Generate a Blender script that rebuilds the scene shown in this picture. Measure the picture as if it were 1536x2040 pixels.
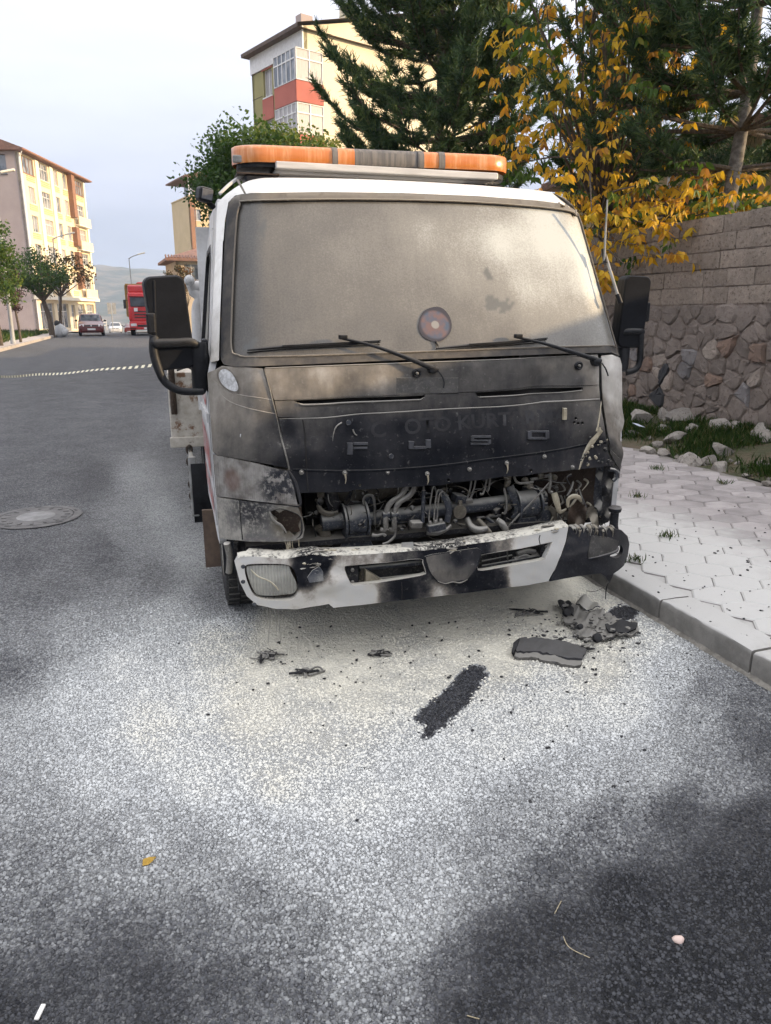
import bpy, bmesh, math, random
import numpy as np
from mathutils import Vector, Matrix
from mathutils.geometry import delaunay_2d_cdt

for o in list(bpy.data.objects): bpy.data.objects.remove(o)
scn = bpy.context.scene
COL = scn.collection
R = math.radians
rnd = random.Random(7)
nr = np.random.RandomState(7)

# ------------------------------------------------------------------ camera
CAM_H = 1.6
FPX, CX, CY = 1450.0, 768.0, 1020.0          # focal length and centre in photo pixels (1536 x 2040)
HOR, VPX = 622.0, 292.0                      # horizon row and vanishing column of the street
PITCH = math.atan((CY-HOR)/FPX)
YAW = math.atan((CX-VPX)/(FPX*math.cos(PITCH)+(CY-HOR)*math.sin(PITCH)))
cam_d = bpy.data.cameras.new('camera'); cam = bpy.data.objects.new('camera', cam_d); COL.objects.link(cam)
cam.location = (0, 0, CAM_H)
cam.rotation_euler = (math.pi/2-PITCH, 0, -YAW)
cam_d.sensor_fit = 'HORIZONTAL'; cam_d.sensor_width = 36.0; cam_d.lens = 36.0*FPX/1536.0
cam_d.clip_start = 0.05; cam_d.clip_end = 20000
scn.camera = cam

# ------------------------------------------------------------------ sun, sky, exposure
SUN_AZ, SUN_EL = R(68), R(13.3)              # to the right and a little behind the camera
sun_vec = Vector((math.sin(SUN_AZ)*math.cos(SUN_EL), -math.cos(SUN_AZ)*math.cos(SUN_EL), math.sin(SUN_EL)))
sd = bpy.data.lights.new('sun', 'SUN'); sd.energy = 5.0; sd.angle = R(0.6); sd.color = (1.0, 0.74, 0.44)
so = bpy.data.objects.new('sun', sd); COL.objects.link(so); so.location = (20, -10, 30)
so.rotation_euler = sun_vec.to_track_quat('Z', 'Y').to_euler()

world = bpy.data.worlds.new('World'); scn.world = world; world.use_nodes = True
wn = world.node_tree.nodes; wl = world.node_tree.links
wn.clear()
w_out = wn.new('ShaderNodeOutputWorld')
w_sky = wn.new('ShaderNodeTexSky'); w_sky.sky_type = 'NISHITA'; w_sky.sun_disc = False
w_sky.sun_elevation = SUN_EL; w_sky.sun_rotation = math.pi-SUN_AZ; w_sky.air_density = 1.0; w_sky.dust_density = 2.0
w_b1 = wn.new('ShaderNodeBackground'); w_b1.inputs['Strength'].default_value = 0.10
wl.new(w_sky.outputs[0], w_b1.inputs['Color'])
# a thin high cloud layer: brighter overhead, blue-grey towards the horizon, softly streaked
w_tc = wn.new('ShaderNodeTexCoord'); w_sep = wn.new('ShaderNodeSeparateXYZ')
wl.new(w_tc.outputs['Generated'], w_sep.inputs[0])
w_map = wn.new('ShaderNodeMapping'); w_map.inputs['Scale'].default_value = (1.0, 1.0, 5.0)
wl.new(w_tc.outputs['Generated'], w_map.inputs[0])
w_nz = wn.new('ShaderNodeTexNoise'); w_nz.inputs['Scale'].default_value = 2.2; w_nz.inputs['Detail'].default_value = 5; w_nz.inputs['Roughness'].default_value = 0.5
wl.new(w_map.outputs[0], w_nz.inputs['Vector'])
w_add = wn.new('ShaderNodeMath'); w_add.operation = 'MULTIPLY_ADD'
w_add.inputs[1].default_value = 0.22; wl.new(w_nz.outputs['Fac'], w_add.inputs[0]); 
w_sub = wn.new('ShaderNodeMath'); w_sub.operation = 'ADD'; w_sub.inputs[1].default_value = -0.11
wl.new(w_sep.outputs['Z'], w_sub.inputs[0]); wl.new(w_sub.outputs[0], w_add.inputs[2])
w_cr = wn.new('ShaderNodeValToRGB')
cr = w_cr.color_ramp; cr.elements[0].position = 0.0; cr.elements[0].color = (0.23, 0.25, 0.32, 1)
cr.elements[1].position = 0.62; cr.elements[1].color = (0.95, 0.945, 0.99, 1)
e = cr.elements.new(1.0); e.color = (1.55, 1.53, 1.58, 1)
e = cr.elements.new(0.10); e.color = (0.33, 0.355, 0.44, 1)
e = cr.elements.new(0.27); e.color = (0.61, 0.63, 0.73, 1)
e = cr.elements.new(0.42); e.color = (0.88, 0.88, 0.95, 1)
wl.new(w_add.outputs[0], w_cr.inputs[0])
w_b2 = wn.new('ShaderNodeBackground'); w_b2.inputs['Strength'].default_value = 1.0
wl.new(w_cr.outputs[0], w_b2.inputs['Color'])
w_mix = wn.new('ShaderNodeMixShader'); w_mix.inputs[0].default_value = 0.92
wl.new(w_b1.outputs[0], w_mix.inputs[1]); wl.new(w_b2.outputs[0], w_mix.inputs[2])
wl.new(w_mix.outputs[0], w_out.inputs[0])

vs = scn.view_settings
vs.view_transform = 'Standard'; vs.look = 'None'; vs.gamma = 1.0; vs.exposure = 0.80; vs.use_curve_mapping = False
scn.cycles.max_bounces = 5; scn.cycles.diffuse_bounces = 3; scn.cycles.glossy_bounces = 3
scn.cycles.transparent_max_bounces = 8; scn.cycles.volume_bounces = 1
scn.cycles.use_adaptive_sampling = True; scn.cycles.adaptive_threshold = 0.03
scn.cycles.use_denoising = True; scn.cycles.sample_clamp_indirect = 4.0

# ------------------------------------------------------------------ rays: a photo pixel at a real depth
_r = np.array([1., 0, 0]); _f = np.array([0, math.cos(PITCH), -math.sin(PITCH)]); _u = np.array([0, math.sin(PITCH), math.cos(PITCH)])
_c, _s = math.cos(-YAW), math.sin(-YAW)
_Rz = np.array([[_c, -_s, 0], [_s, _c, 0], [0, 0, 1]])
CR, CU, CF = _Rz@_r, _Rz@_u, _Rz@_f
EYE = np.array([0, 0, CAM_H])
def ray(px, py):
    return (px-CX)/FPX*CR-(py-CY)/FPX*CU+CF
def onZ(px, py, z=0.0):
    d = ray(px, py); return EYE+(z-CAM_H)/d[2]*d
def onY(px, py, Y):
    d = ray(px, py); return EYE+Y/d[1]*d
def onX(px, py, X):
    d = ray(px, py); return EYE+X/d[0]*d
def pix(P):
    v = np.asarray(P, float)-EYE
    c = v@CF; c = np.where(np.abs(c) < 1e-3, 1e-3, c)
    return CX+FPX*(v@CR)/c, CY-FPX*(v@CU)/c, c

# ------------------------------------------------------------------ object helpers
def tag(o, label=None, cat=None, group=None, kind=None):
    if label: o['label'] = label
    if cat: o['category'] = cat
    if group: o['group'] = group
    if kind: o['kind'] = kind
    return o
def empty(name, loc=(0, 0, 0), rz=0.0, parent=None):
    o = bpy.data.objects.new(name, None); COL.objects.link(o)
    o.location = loc; o.rotation_euler = (0, 0, rz); o.empty_display_size = 0.1
    if parent: o.parent = parent
    return o
def link(name, me, mat=None, parent=None, loc=None, rot=None):
    o = bpy.data.objects.new(name, me); COL.objects.link(o)
    if mat is not None and not me.materials: me.materials.append(mat)
    if parent is not None: o.parent = parent
    if loc is not None: o.location = loc
    if rot is not None: o.rotation_euler = rot
    return o
def finish(me, smooth=None):
    me.validate(); me.update()
    if smooth:
        me.polygons.foreach_set('use_smooth', [True]*len(me.polygons))
        try: me.set_sharp_from_angle(angle=R(smooth))
        except Exception: pass
    return me

class MB:
    """collects boxes, tubes, lathes, prisms into one mesh"""
    def __init__(self): self.v = []; self.f = []; self.m = []; self.mi = 0; self.at = {}
    def add(self, vs, fs):
        b = len(self.v); self.v += [tuple(map(float, p)) for p in vs]
        self.f += [tuple(i+b for i in f) for f in fs]; self.m += [self.mi]*len(fs); return self
    def box(self, x0, y0, z0, x1, y1, z1, M=None):
        vs = [Vector(p) for p in ((x0, y0, z0), (x1, y0, z0), (x1, y1, z0), (x0, y1, z0), (x0, y0, z1), (x1, y0, z1), (x1, y1, z1), (x0, y1, z1))]
        if M is not None: vs = [M@p for p in vs]
        return self.add(vs, [(0, 3, 2, 1), (4, 5, 6, 7), (0, 1, 5, 4), (1, 2, 6, 5), (2, 3, 7, 6), (3, 0, 4, 7)])
    def bar(self, a, b, w, h, up=(0, 0, 1)):
        """a rectangular bar from a to b"""
        a, b = Vector(a), Vector(b); d = (b-a).normalized(); u = Vector(up)
        if abs(d.dot(u)) > .98: u = Vector((0, 1, 0))
        s = d.cross(u).normalized(); u = s.cross(d).normalized()
        vs = []
        for p in (a, b):
            for i, j in ((-1, -1), (1, -1), (1, 1), (-1, 1)): vs.append(p+s*(i*w/2)+u*(j*h/2))
        return self.add(vs, [(3, 2, 1, 0), (4, 5, 6, 7), (0, 1, 5, 4), (1, 2, 6, 5), (2, 3, 7, 6), (3, 0, 4, 7)])
    def tube(self, pts, rad, n=8, caps=True, flat=1.0):
        pts = [Vector(p) for p in pts]; k = len(pts)
        rr = rad if isinstance(rad, (list, tuple)) else [rad]*k
        ref = None; vs = []; fs = []
        for i, p in enumerate(pts):
            d = (pts[min(i+1, k-1)]-pts[max(i-1, 0)])
            if d.length < 1e-9: d = Vector((0, 0, 1))
            d.normalize()
            if ref is None:
                ref = d.orthogonal().normalized()
                if flat != 1.0:
                    ref = d.cross(Vector((0, 1, 0)));  ref = ref.normalized() if ref.length > .01 else d.orthogonal().normalized()
            s = (ref-d*ref.dot(d)); s = s.normalized() if s.length > 1e-6 else d.orthogonal().normalized(); ref = s
            t = d.cross(s)
            for j in range(n):
                a = 2*math.pi*j/n; vs.append(p+s*(math.cos(a)*rr[i])+t*(math.sin(a)*rr[i]*flat))
        for i in range(k-1):
            for j in range(n):
                a = i*n+j; b = i*n+(j+1) % n; fs.append((a, b, b+n, a+n))
        if caps: fs.append(tuple(range(n-1, -1, -1))); fs.append(tuple(range((k-1)*n, k*n)))
        return self.add(vs, fs)
    def lathe(self, prof, n=24, M=None, close=False):
        """prof: (r, h) pairs around local z"""
        vs = []; fs = []; k = len(prof)
        for r_, h in prof:
            for j in range(n):
                a = 2*math.pi*j/n; p = Vector((r_*math.cos(a), r_*math.sin(a), h)); vs.append(M@p if M is not None else p)
        for i in range(k-1 if not close else k):
            for j in range(n):
                a = i*n+j; b = i*n+(j+1) % n; i2 = (i+1) % k; fs.append((a, b, i2*n+(j+1) % n, i2*n+j))
        if not close: fs.append(tuple(range(n-1, -1, -1))); fs.append(tuple(range((k-1)*n, k*n)))
        return self.add(vs, fs)
    def prism(self, poly, h0, h1, M=None):
        """poly: (x, y) counter-clockwise, extruded along local z"""
        n = len(poly); vs = [Vector((x, y, h0)) for x, y in poly]+[Vector((x, y, h1)) for x, y in poly]
        if M is not None: vs = [M@p for p in vs]
        return self.add(vs, [tuple(range(n-1, -1, -1)), tuple(range(n, 2*n))]+[(i, (i+1) % n, (i+1) % n+n, i+n) for i in range(n)])
    def grid(self, P):
        """P: rows x cols x 3"""
        P = np.asarray(P, float); a, b = P.shape[:2]
        return self.add(P.reshape(-1, 3), [(i*b+j, i*b+j+1, (i+1)*b+j+1, (i+1)*b+j) for i in range(a-1) for j in range(b-1)])
    def blob(self, c, r, seed=0, sub=2, noise=.2, sc=(1, 1, 1)):
        bm = bmesh.new(); bmesh.ops.create_icosphere(bm, subdivisions=sub, radius=1.0); g = random.Random(seed)
        dirs = [Vector((g.gauss(0, 1), g.gauss(0, 1), g.gauss(0, 1))).normalized() for _ in range(9)]; am = [g.uniform(-1, 1) for _ in dirs]
        vs = []
        for v in bm.verts:
            q = v.co.normalized(); k = 1+noise*sum(a*max(0, q.dot(d))**3 for a, d in zip(am, dirs))+g.uniform(-.04, .04)*noise*3
            vs.append(Vector(c)+Vector((q.x*sc[0], q.y*sc[1], q.z*sc[2]))*(r*k))
        fs = [tuple(v.index for v in f.verts) for f in bm.faces]; bm.free()
        return self.add(vs, fs)
    def mesh(self, name, smooth=None):
        me = bpy.data.meshes.new(name); me.from_pydata(self.v, [], self.f)
        me.polygons.foreach_set('material_index', self.m[:len(me.polygons)]) if any(self.m) else None
        return finish(me, smooth)
    def build(self, name, mat=None, parent=None, smooth=None, loc=None, rot=None, bevel=0):
        me = self.mesh(name, smooth)
        if isinstance(mat, (list, tuple)):
            for m_ in mat: me.materials.append(m_)
            o = link(name, me, None, parent, loc, rot)
        else: o = link(name, me, mat, parent, loc, rot)
        if bevel:
            b = o.modifiers.new('bevel', 'BEVEL'); b.width = bevel; b.segments = 2; b.limit_method = 'ANGLE'; b.angle_limit = R(40)
        return o
def copy_tree(o, parent=None):
    c = o.copy(); COL.objects.link(c)
    if parent is not None: c.parent = parent
    for ch in list(o.children): copy_tree(ch, c)
    return c
def rings(prof, n=24, M=None):
    return MB().lathe(prof, n, M)
def spline(pts, k=8, closed=False):
    """Catmull-Rom through points"""
    P = [np.asarray(p, float) for p in pts]; n = len(P); out = []
    rng = range(n) if closed else range(n-1)
    for i in rng:
        if closed: a, b, c, d = P[(i-1) % n], P[i], P[(i+1) % n], P[(i+2) % n]
        else: a, b, c, d = P[max(i-1, 0)], P[i], P[i+1], P[min(i+2, n-1)]
        for j in range(k):
            t = j/k; out.append(.5*((2*b)+(-a+c)*t+(2*a-5*b+4*c-d)*t*t+(-a+3*b-3*c+d)*t**3))
    if not closed: out.append(P[-1])
    return out
def rrect(x0, y0, x1, y1, r, k=4):
    out = []
    for cx, cy, a in ((x1-r, y1-r, 0), (x0+r, y1-r, 90), (x0+r, y0+r, 180), (x1-r, y0+r, 270)):
        for i in range(k+1):
            t = R(a+90*i/k); out.append((cx+r*math.cos(t), cy+r*math.sin(t)))
    return out
def inside(poly, pts):
    poly = np.asarray(poly, float); pts = np.asarray(pts, float)
    x, y = pts[:, 0], pts[:, 1]; c = np.zeros(len(pts), bool); n = len(poly)
    for i in range(n):
        x1, y1 = poly[i]; x2, y2 = poly[(i+1) % n]
        if y1 == y2: continue
        k = ((y1 > y) != (y2 > y)) & (x < (x2-x1)*(y-y1)/(y2-y1)+x1); c ^= k
    return c
def densify(poly, step):
    out = []; n = len(poly)
    for i in range(n):
        a = np.asarray(poly[i], float); b = np.asarray(poly[(i+1) % n], float)
        m = max(1, int(round(np.linalg.norm(b-a)/step)))
        for j in range(m): out.append(a+(b-a)*j/m)
    return out
def sheet(name, outline, holes=(), step=12., fn=None, thick=.004, mat=None, parent=None, attrs=None, smooth=45, off=0.0, seed=1):
    """a plate with holes: outline in plane coordinates, fn(points, offset) puts them on a surface"""
    polys = [densify(outline, step)]+[densify(h, step*.7) for h in holes]
    V = []; E = []
    for p in polys:
        b = len(V); V += [tuple(q) for q in p]; E += [(b+i, b+(i+1) % len(p)) for i in range(len(p))]
    A = np.asarray(V); x0, y0 = A.min(0); x1, y1 = A.max(0)
    g = [(x0+(i+.5*(j % 2))*step, y0+j*step*.87) for j in range(int((y1-y0)/(step*.87))+2) for i in range(int((x1-x0)/step)+2)]
    g = np.asarray(g); k = inside(outline, g)
    for h in holes: k &= ~inside(h, g)
    g = g[k]
    if len(g):
        d = np.min(np.linalg.norm(g[:, None, :]-A[None, :, :], axis=2), axis=1); g = g[d > step*.55]
        V += [tuple(q) for q in g]
    r_ = delaunay_2d_cdt([Vector(q) for q in V], E, [], 0, 1e-6)
    P = np.array([(q.x, q.y) for q in r_[0]]); F = [f for f in r_[2]]
    cen = np.array([P[list(f)].mean(0) for f in F]); k = inside(outline, cen)
    for h in holes: k &= ~inside(h, cen)
    F = [f for f, kk in zip(F, k) if kk]
    used = sorted({i for f in F for i in f}); mp = {u: i for i, u in enumerate(used)}
    P = P[used]; F = [tuple(mp[i] for i in f) for f in F]; n = len(P)
    top = fn(P, off); bot = fn(P, off-thick)
    cnt = {}
    for f in F:
        for i in range(len(f)):
            a, b = f[i], f[(i+1) % len(f)]; key = (min(a, b), max(a, b)); cnt.setdefault(key, []).append((a, b))
    fs = list(F)+[tuple(i+n for i in reversed(f)) for f in F]
    for es in cnt.values():
        if len(es) == 1: a, b = es[0]; fs.append((b, a, a+n, b+n))
    me = bpy.data.meshes.new(name); me.from_pydata([tuple(map(float, q)) for q in np.vstack([top, bot])], [], fs)
    bm = bmesh.new(); bm.from_mesh(me); bmesh.ops.recalc_face_normals(bm, faces=bm.faces); bm.to_mesh(me); bm.free()
    if attrs:
        for an, af in attrs.items():
            v = np.asarray(af(P), np.float32); a = me.attributes.new(an, 'FLOAT', 'POINT'); a.data.foreach_set('value', np.concatenate([v, v]))
    finish(me, smooth)
    return link(name, me, mat, parent)
def shepard(ctrl, p=3.0):
    """smooth interpolation of (x, y, value) samples"""
    C = np.asarray(ctrl, float)
    def f(P):
        d = np.sqrt(((np.asarray(P, float)[:, None, :]-C[None, :, :2])**2).sum(2))+12.0
        w = d**(-p); return (w*C[None, :, 2]).sum(1)/w.sum(1)
    return f

# ------------------------------------------------------------------ materials
class NT:
    def __init__(self, name):
        self.mat = bpy.data.materials.new(name); self.mat.use_nodes = True
        self.n = self.mat.node_tree.nodes; self.l = self.mat.node_tree.links
        self.b = self.n['Principled BSDF']; self.out = self.n['Material Output']; self._pos = None
    def new(self, t, **kw):
        x = self.n.new(t)
        for k, v in kw.items(): setattr(x, k, v)
        return x
    def _in(self, sock, v):
        if v is None: return
        if hasattr(v, 'links') or isinstance(v, bpy.types.NodeSocket): self.l.new(v, sock)
        else: sock.default_value = (tuple(v)+(1,) if isinstance(v, (tuple, list)) and len(v) == 3 and sock.type == 'RGBA' else v)
    def pos(self, obj=True):
        t = self.new('ShaderNodeTexCoord'); return t.outputs['Object']
    def wpos(self): return self.new('ShaderNodeNewGeometry').outputs['Position']
    def noise(self, vec, scale, detail=4, rough=.55, dist=0):
        t = self.new('ShaderNodeTexNoise'); self._in(t.inputs['Vector'], vec); t.inputs['Scale'].default_value = scale
        t.inputs['Detail'].default_value = detail; t.inputs['Roughness'].default_value = rough; t.inputs['Distortion'].default_value = dist
        return t.outputs['Fac']
    def voro(self, vec, scale, feature='F1', rand=1.0, out='Distance'):
        t = self.new('ShaderNodeTexVoronoi', feature=feature); self._in(t.inputs['Vector'], vec); t.inputs['Scale'].default_value = scale
        t.inputs['Randomness'].default_value = rand; return t.outputs[out]
    def math(self, op, a, b=None, c=None, clamp=False):
        t = self.new('ShaderNodeMath', operation=op, use_clamp=clamp)
        self._in(t.inputs[0], a); self._in(t.inputs[1], b); self._in(t.inputs[2], c); return t.outputs[0]
    def ramp(self, fac, lo, hi, a=0.0, b=1.0):
        t = self.new('ShaderNodeMapRange', interpolation_type='SMOOTHSTEP'); self._in(t.inputs['Value'], fac)
        for k, v in (('From Min', lo), ('From Max', hi), ('To Min', a), ('To Max', b)): self._in(t.inputs[k], v)
        return t.outputs[0]
    def mix(self, fac, a, b, mode='MIX'):
        t = self.new('ShaderNodeMix', data_type='RGBA', blend_type=mode); self._in(t.inputs[0], fac); self._in(t.inputs[6], a); self._in(t.inputs[7], b); return t.outputs[2]
    def attr(self, name):
        return self.new('ShaderNodeAttribute', attribute_name=name).outputs['Fac']
    def objrand(self): return self.new('ShaderNodeObjectInfo').outputs['Random']
    def mapping(self, vec, scale=(1, 1, 1), rot=(0, 0, 0), loc=(0, 0, 0)):
        t = self.new('ShaderNodeMapping'); self._in(t.inputs[0], vec); t.inputs['Scale'].default_value = scale; t.inputs['Rotation'].default_value = rot; t.inputs['Location'].default_value = loc; return t.outputs[0]
    def bump(self, h, strength=.3, dist=.01, normal=None):
        t = self.new('ShaderNodeBump'); t.inputs['Strength'].default_value = strength; t.inputs['Distance'].default_value = dist
        self._in(t.inputs['Height'], h); self._in(t.inputs['Normal'], normal); return t.outputs[0]
    def set(self, color=None, rough=None, normal=None, metal=None, spec=None, **kw):
        for k, v in (('Base Color', color), ('Roughness', rough), ('Normal', normal), ('Metallic', metal), ('Specular IOR Level', spec)): self._in(self.b.inputs[k], v)
        for k, v in kw.items(): self._in(self.b.inputs[k], v)
        return self.mat
def M_simple(name, c1, c2=None, scale=6., rough=.6, rvar=.15, bump=.15, bscale=60., bdist=.003, metal=0., spec=.5, lo=.35, hi=.65, objvar=0.0, detail=5, stretch=(1, 1, 1)):
    """two-tone surface broken up by noise, with fine relief and uneven gloss"""
    t = NT(name); p = t.pos(); q = t.mapping(p, stretch) if stretch != (1, 1, 1) else p
    n1 = t.noise(q, scale, detail, .6)
    col = t.mix(t.ramp(n1, lo, hi), c1, c2 if c2 else tuple(x*.75 for x in c1))
    if objvar:
        hs = t.new('ShaderNodeHueSaturation'); t._in(hs.inputs['Color'], col)
        t._in(hs.inputs['Value'], t.math('MULTIPLY_ADD', t.objrand(), objvar*2, 1-objvar)); col = hs.outputs[0]
    n2 = t.noise(p, bscale, 4, .6)
    return t.set(color=col, rough=t.math('MULTIPLY_ADD', n1, rvar*2, rough-rvar), normal=t.bump(n2, bump, bdist), metal=metal, spec=spec)
# ================================================================== ground, road, pavements
def zroad(Y):
    Y = np.asarray(Y, float)
    a = np.clip(Y-52, 0, 30); z = -a*a*.00047
    z = z-np.clip(Y-82, 0, 80)*.0282-np.clip(Y-162, 0, 700)*.045
    return z

POWDER = [(700,1240,1),(900,1230,1),(560,1260,1),(1100,1190,1),(520,1330,.95),(700,1350,.97),(860,1330,.92),(1000,1290,.96),(500,1420,.9),(650,1450,.86),
 (430,1280,.85),(330,1230,.68),(430,1185,.33),(310,1150,.32),(200,1100,.22),(380,1100,.6),(330,1020,.6),(280,950,.48),(370,980,.42),(250,1050,.42),(180,950,.16),
 (60,1060,.24),(40,1110,.22),(60,1180,.28),(130,1160,.28),(150,1250,.5),(50,1280,.38),(20,1330,.28),(250,1330,.72),(150,1400,.66),(60,1450,.55),(300,1450,.82),
 (400,1550,.75),(200,1550,.65),(60,1600,.46),(550,1550,.84),(700,1600,.75),(850,1550,.7),(1000,1480,.75),(1100,1420,.77),(1250,1400,.76),(1400,1420,.46),
 (1480,1420,.26),(1520,1480,.22),(1350,1340,.6),(1410,1370,.34),(1200,1330,.9),(1300,1520,.52),(1450,1550,.36),(1150,1550,.58),(1050,1600,.48),(1200,1650,.3),
 (1350,1620,.2),(1480,1650,.12),(1000,1700,.42),(1100,1750,.24),(1250,1800,.05),(1450,1800,.04),(1100,1850,.10),(1000,1900,.10),(900,1950,.22),(950,2020,.08),
 (1300,1980,.03),(800,1850,.55),(850,1750,.55),(700,1750,.6),(600,1700,.6),(500,1650,.62),(400,1700,.46),(300,1650,.55),(200,1700,.42),(80,1720,.36),(700,1900,.48),
 (780,1980,.36),(600,1850,.36),(500,1800,.38),(400,1850,.3),(250,1900,.2),(100,1950,.18),(300,1980,.15),(450,1960,.2),(600,1990,.26),(100,1850,.28),(50,1800,.32),
 (150,900,.2),(60,900,.2),(250,850,.2),(100,760,.18),(280,760,.16),(200,700,.18),(30,960,.2),(330,880,.3),(1536,1900,.03),(1536,1700,.08),(0,2040,.08),(1300,1250,.8),(640,1300,1),(1200,1250,.95)]
powder_f = shepard(POWDER, 3.6)
STRIP = [(822, 1430), (860, 1398), (900, 1362), (938, 1322), (962, 1330), (972, 1345), (955, 1368), (936, 1400), (915, 1420), (880, 1450), (852, 1475), (838, 1470), (852, 1448), (826, 1440)]
SMUDGE = [(1195, 1232), (1235, 1205), (1270, 1208), (1275, 1222), (1258, 1236), (1225, 1240), (1205, 1246)]

def breaks(*segs):
    out = []
    for a, b, s in segs: out += list(np.arange(a, b-1e-6, s))
    return np.array(out+[segs[-1][1]])
KERB_X, LKERB_X = 2.49, -5.95
xb = breaks((LKERB_X, -2.6, .25), (-2.6, KERB_X, .022))
yb = breaks((-14, .3, .6), (.3, 6.6, .022), (6.6, 9, .08), (9, 20, .4), (20, 130, 2.0), (130, 420, 20.))
GX, GY = np.meshgrid(xb, yb)
# very slight unevenness of the lay
GZ = zroad(GY)+.004*np.sin(GX*1.7+.6*np.sin(GY*.9))*np.sin(GY*1.3)
GZ[:, -1] = zroad(yb)
pts = np.stack([GX, GY, GZ], -1).reshape(-1, 3)
px_, py_, pc_ = pix(pts)
P2 = np.stack([np.clip(px_, -40, 1576), np.clip(py_, 640, 2080)], -1)
P2[pc_ < .4] = (768, 2080)
pw = np.zeros(len(pts))
for i in range(0, len(pts), 20000): pw[i:i+20000] = powder_f(P2[i:i+20000])
# pieces that lay on the road while the powder came down left bare shapes
jit = nr.normal(size=P2.shape)*2.2+np.stack([2.5*np.sin(P2[:, 1]*.43+P2[:, 0]*.31), 2.5*np.sin(P2[:, 0]*.57+1)], -1)
bare = inside(STRIP, P2+jit)*.85+inside(SMUDGE, P2+jit*.6)*.9
pw = pw*(1-np.clip(bare, 0, 1))
a_, b_ = GX.shape
idx = np.arange(a_*b_).reshape(a_, b_)
F = np.stack([idx[:-1, :-1], idx[:-1, 1:], idx[1:, 1:], idx[1:, :-1]], -1).reshape(-1, 4)
me = bpy.data.meshes.new('road'); me.from_pydata(pts.tolist(), [], F.tolist()); 
at_ = me.attributes.new('powder', 'FLOAT', 'POINT'); at_.data.foreach_set('value', pw.astype(np.float32))
finish(me, 60)

t = NT('asphalt_with_powder'); p = t.wpos()
pw_ = t.new('ShaderNodeVectorMath', operation='ADD'); t._in(pw_.inputs[0], p); nw = t.new('ShaderNodeTexNoise'); t._in(nw.inputs['Vector'], p); nw.inputs['Scale'].default_value = 45; sc_w = t.new('ShaderNodeVectorMath', operation='SCALE'); t._in(sc_w.inputs[0], nw.outputs['Color']); sc_w.inputs['Scale'].default_value = .016; t._in(pw_.inputs[1], sc_w.outputs[0])
pq = pw_.outputs[0]
v1 = t.voro(pq, 78, 'F1'); v2 = t.voro(pq, 150, 'F1'); cr_ = t.voro(pq, 78, 'F1', out='Color')
sepc = t.new('ShaderNodeSeparateColor'); t._in(sepc.inputs[0], cr_)
fine = t.noise(p, 260, 3, .6); mid = t.noise(p, 9, 5, .6); big = t.noise(p, 2.1, 4, .6)
pd = t.attr('powder')
stone = t.ramp(t.math('ADD', t.math('MULTIPLY', v1, .8), t.math('MULTIPLY', v2, .45)), .85, .2)                 # 1 on stone tops, 0 in the gaps
pit = t.noise(p, 170, 4, .75)
pd2 = t.math('ADD', pd, t.math('MULTIPLY', t.math('SUBTRACT', mid, .5), .16))
pd2 = t.math('ADD', pd2, t.math('MULTIPLY', t.math('SUBTRACT', big, .5), .12))
pd2 = t.math('MULTIPLY', pd2, t.ramp(pd, 0.0, .12))
rel = t.math('ADD', t.math('MULTIPLY', sepc.outputs[0], .5), t.math('MULTIPLY', fine, .32))
r1 = t.math('MULTIPLY_ADD', fine, .5, t.math('MULTIPLY', sepc.outputs[0], .62))          # how each stone took the powder
pits = t.math('MULTIPLY', t.ramp(t.math('ADD', t.math('MULTIPLY', stone, .45), pit), .61, .47), t.ramp(pd2, 1.0, .75, .12, 1.0))
cov = t.math('SUBTRACT', t.math('MULTIPLY', pd2, 1.75), t.math('MULTIPLY', r1, t.ramp(pd2, 1.0, .6, .0, .62)), clamp=True)
cov = t.math('MULTIPLY', cov, t.ramp(stone, .0, .45, .72, 1.0))
cov = t.math('MULTIPLY', cov, t.math('SUBTRACT', 1.0, t.math('MULTIPLY', pits, .55)))
cov = t.math('MAXIMUM', cov, t.ramp(pd2, .86, 1.0))
crev = pits
asph = t.mix(t.ramp(t.math('MULTIPLY_ADD', sepc.outputs[1], .40, t.math('MULTIPLY', stone, .7)), .15, .95), (.006, .007, .009), (.080, .082, .089))
asph = t.mix(t.ramp(big, .4, .7), asph, t.mix(.35, asph, (.075, .073, .072)))
asph = t.mix(t.math('MULTIPLY', t.ramp(pd2, .04, .26, 0., .72), t.math('SUBTRACT', 1.0, t.math('MULTIPLY', crev, .7))), asph, t.mix(t.ramp(t.math('MULTIPLY_ADD', stone, .6, t.math('MULTIPLY', fine, .5)), .2, .9), (.075, .077, .085), (.235, .237, .247)))
powc = t.mix(t.ramp(pd2, .75, 1.0), (.66, .68, .675), (.74, .71, .60))
powc = t.mix(t.ramp(t.noise(p, 38, 4, .7), .35, .7), powc, t.mix(.22, powc, (.40, .39, .34)))
col = t.mix(cov, asph, powc)
# a thin film lies over everything near the spill
hgt = t.math('ADD', t.math('MULTIPLY', stone, .8), t.math('MULTIPLY', fine, .25))
thick = t.ramp(pd2, .8, 1.05)
lump = t.math('MULTIPLY_ADD', t.noise(p, 30, 4, .65), .9, t.math('MULTIPLY', fine, .12))
mh = t.new('ShaderNodeMix', data_type='FLOAT'); t._in(mh.inputs[0], thick); t._in(mh.inputs[2], hgt); t._in(mh.inputs[3], lump)
M_ROAD = t.set(color=col, rough=t.math('MULTIPLY_ADD', cov, .25, .68), normal=t.bump(mh.outputs[0], 1.0, .017), spec=.35)
road = tag(link('road', me, M_ROAD), kind='structure')

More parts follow.
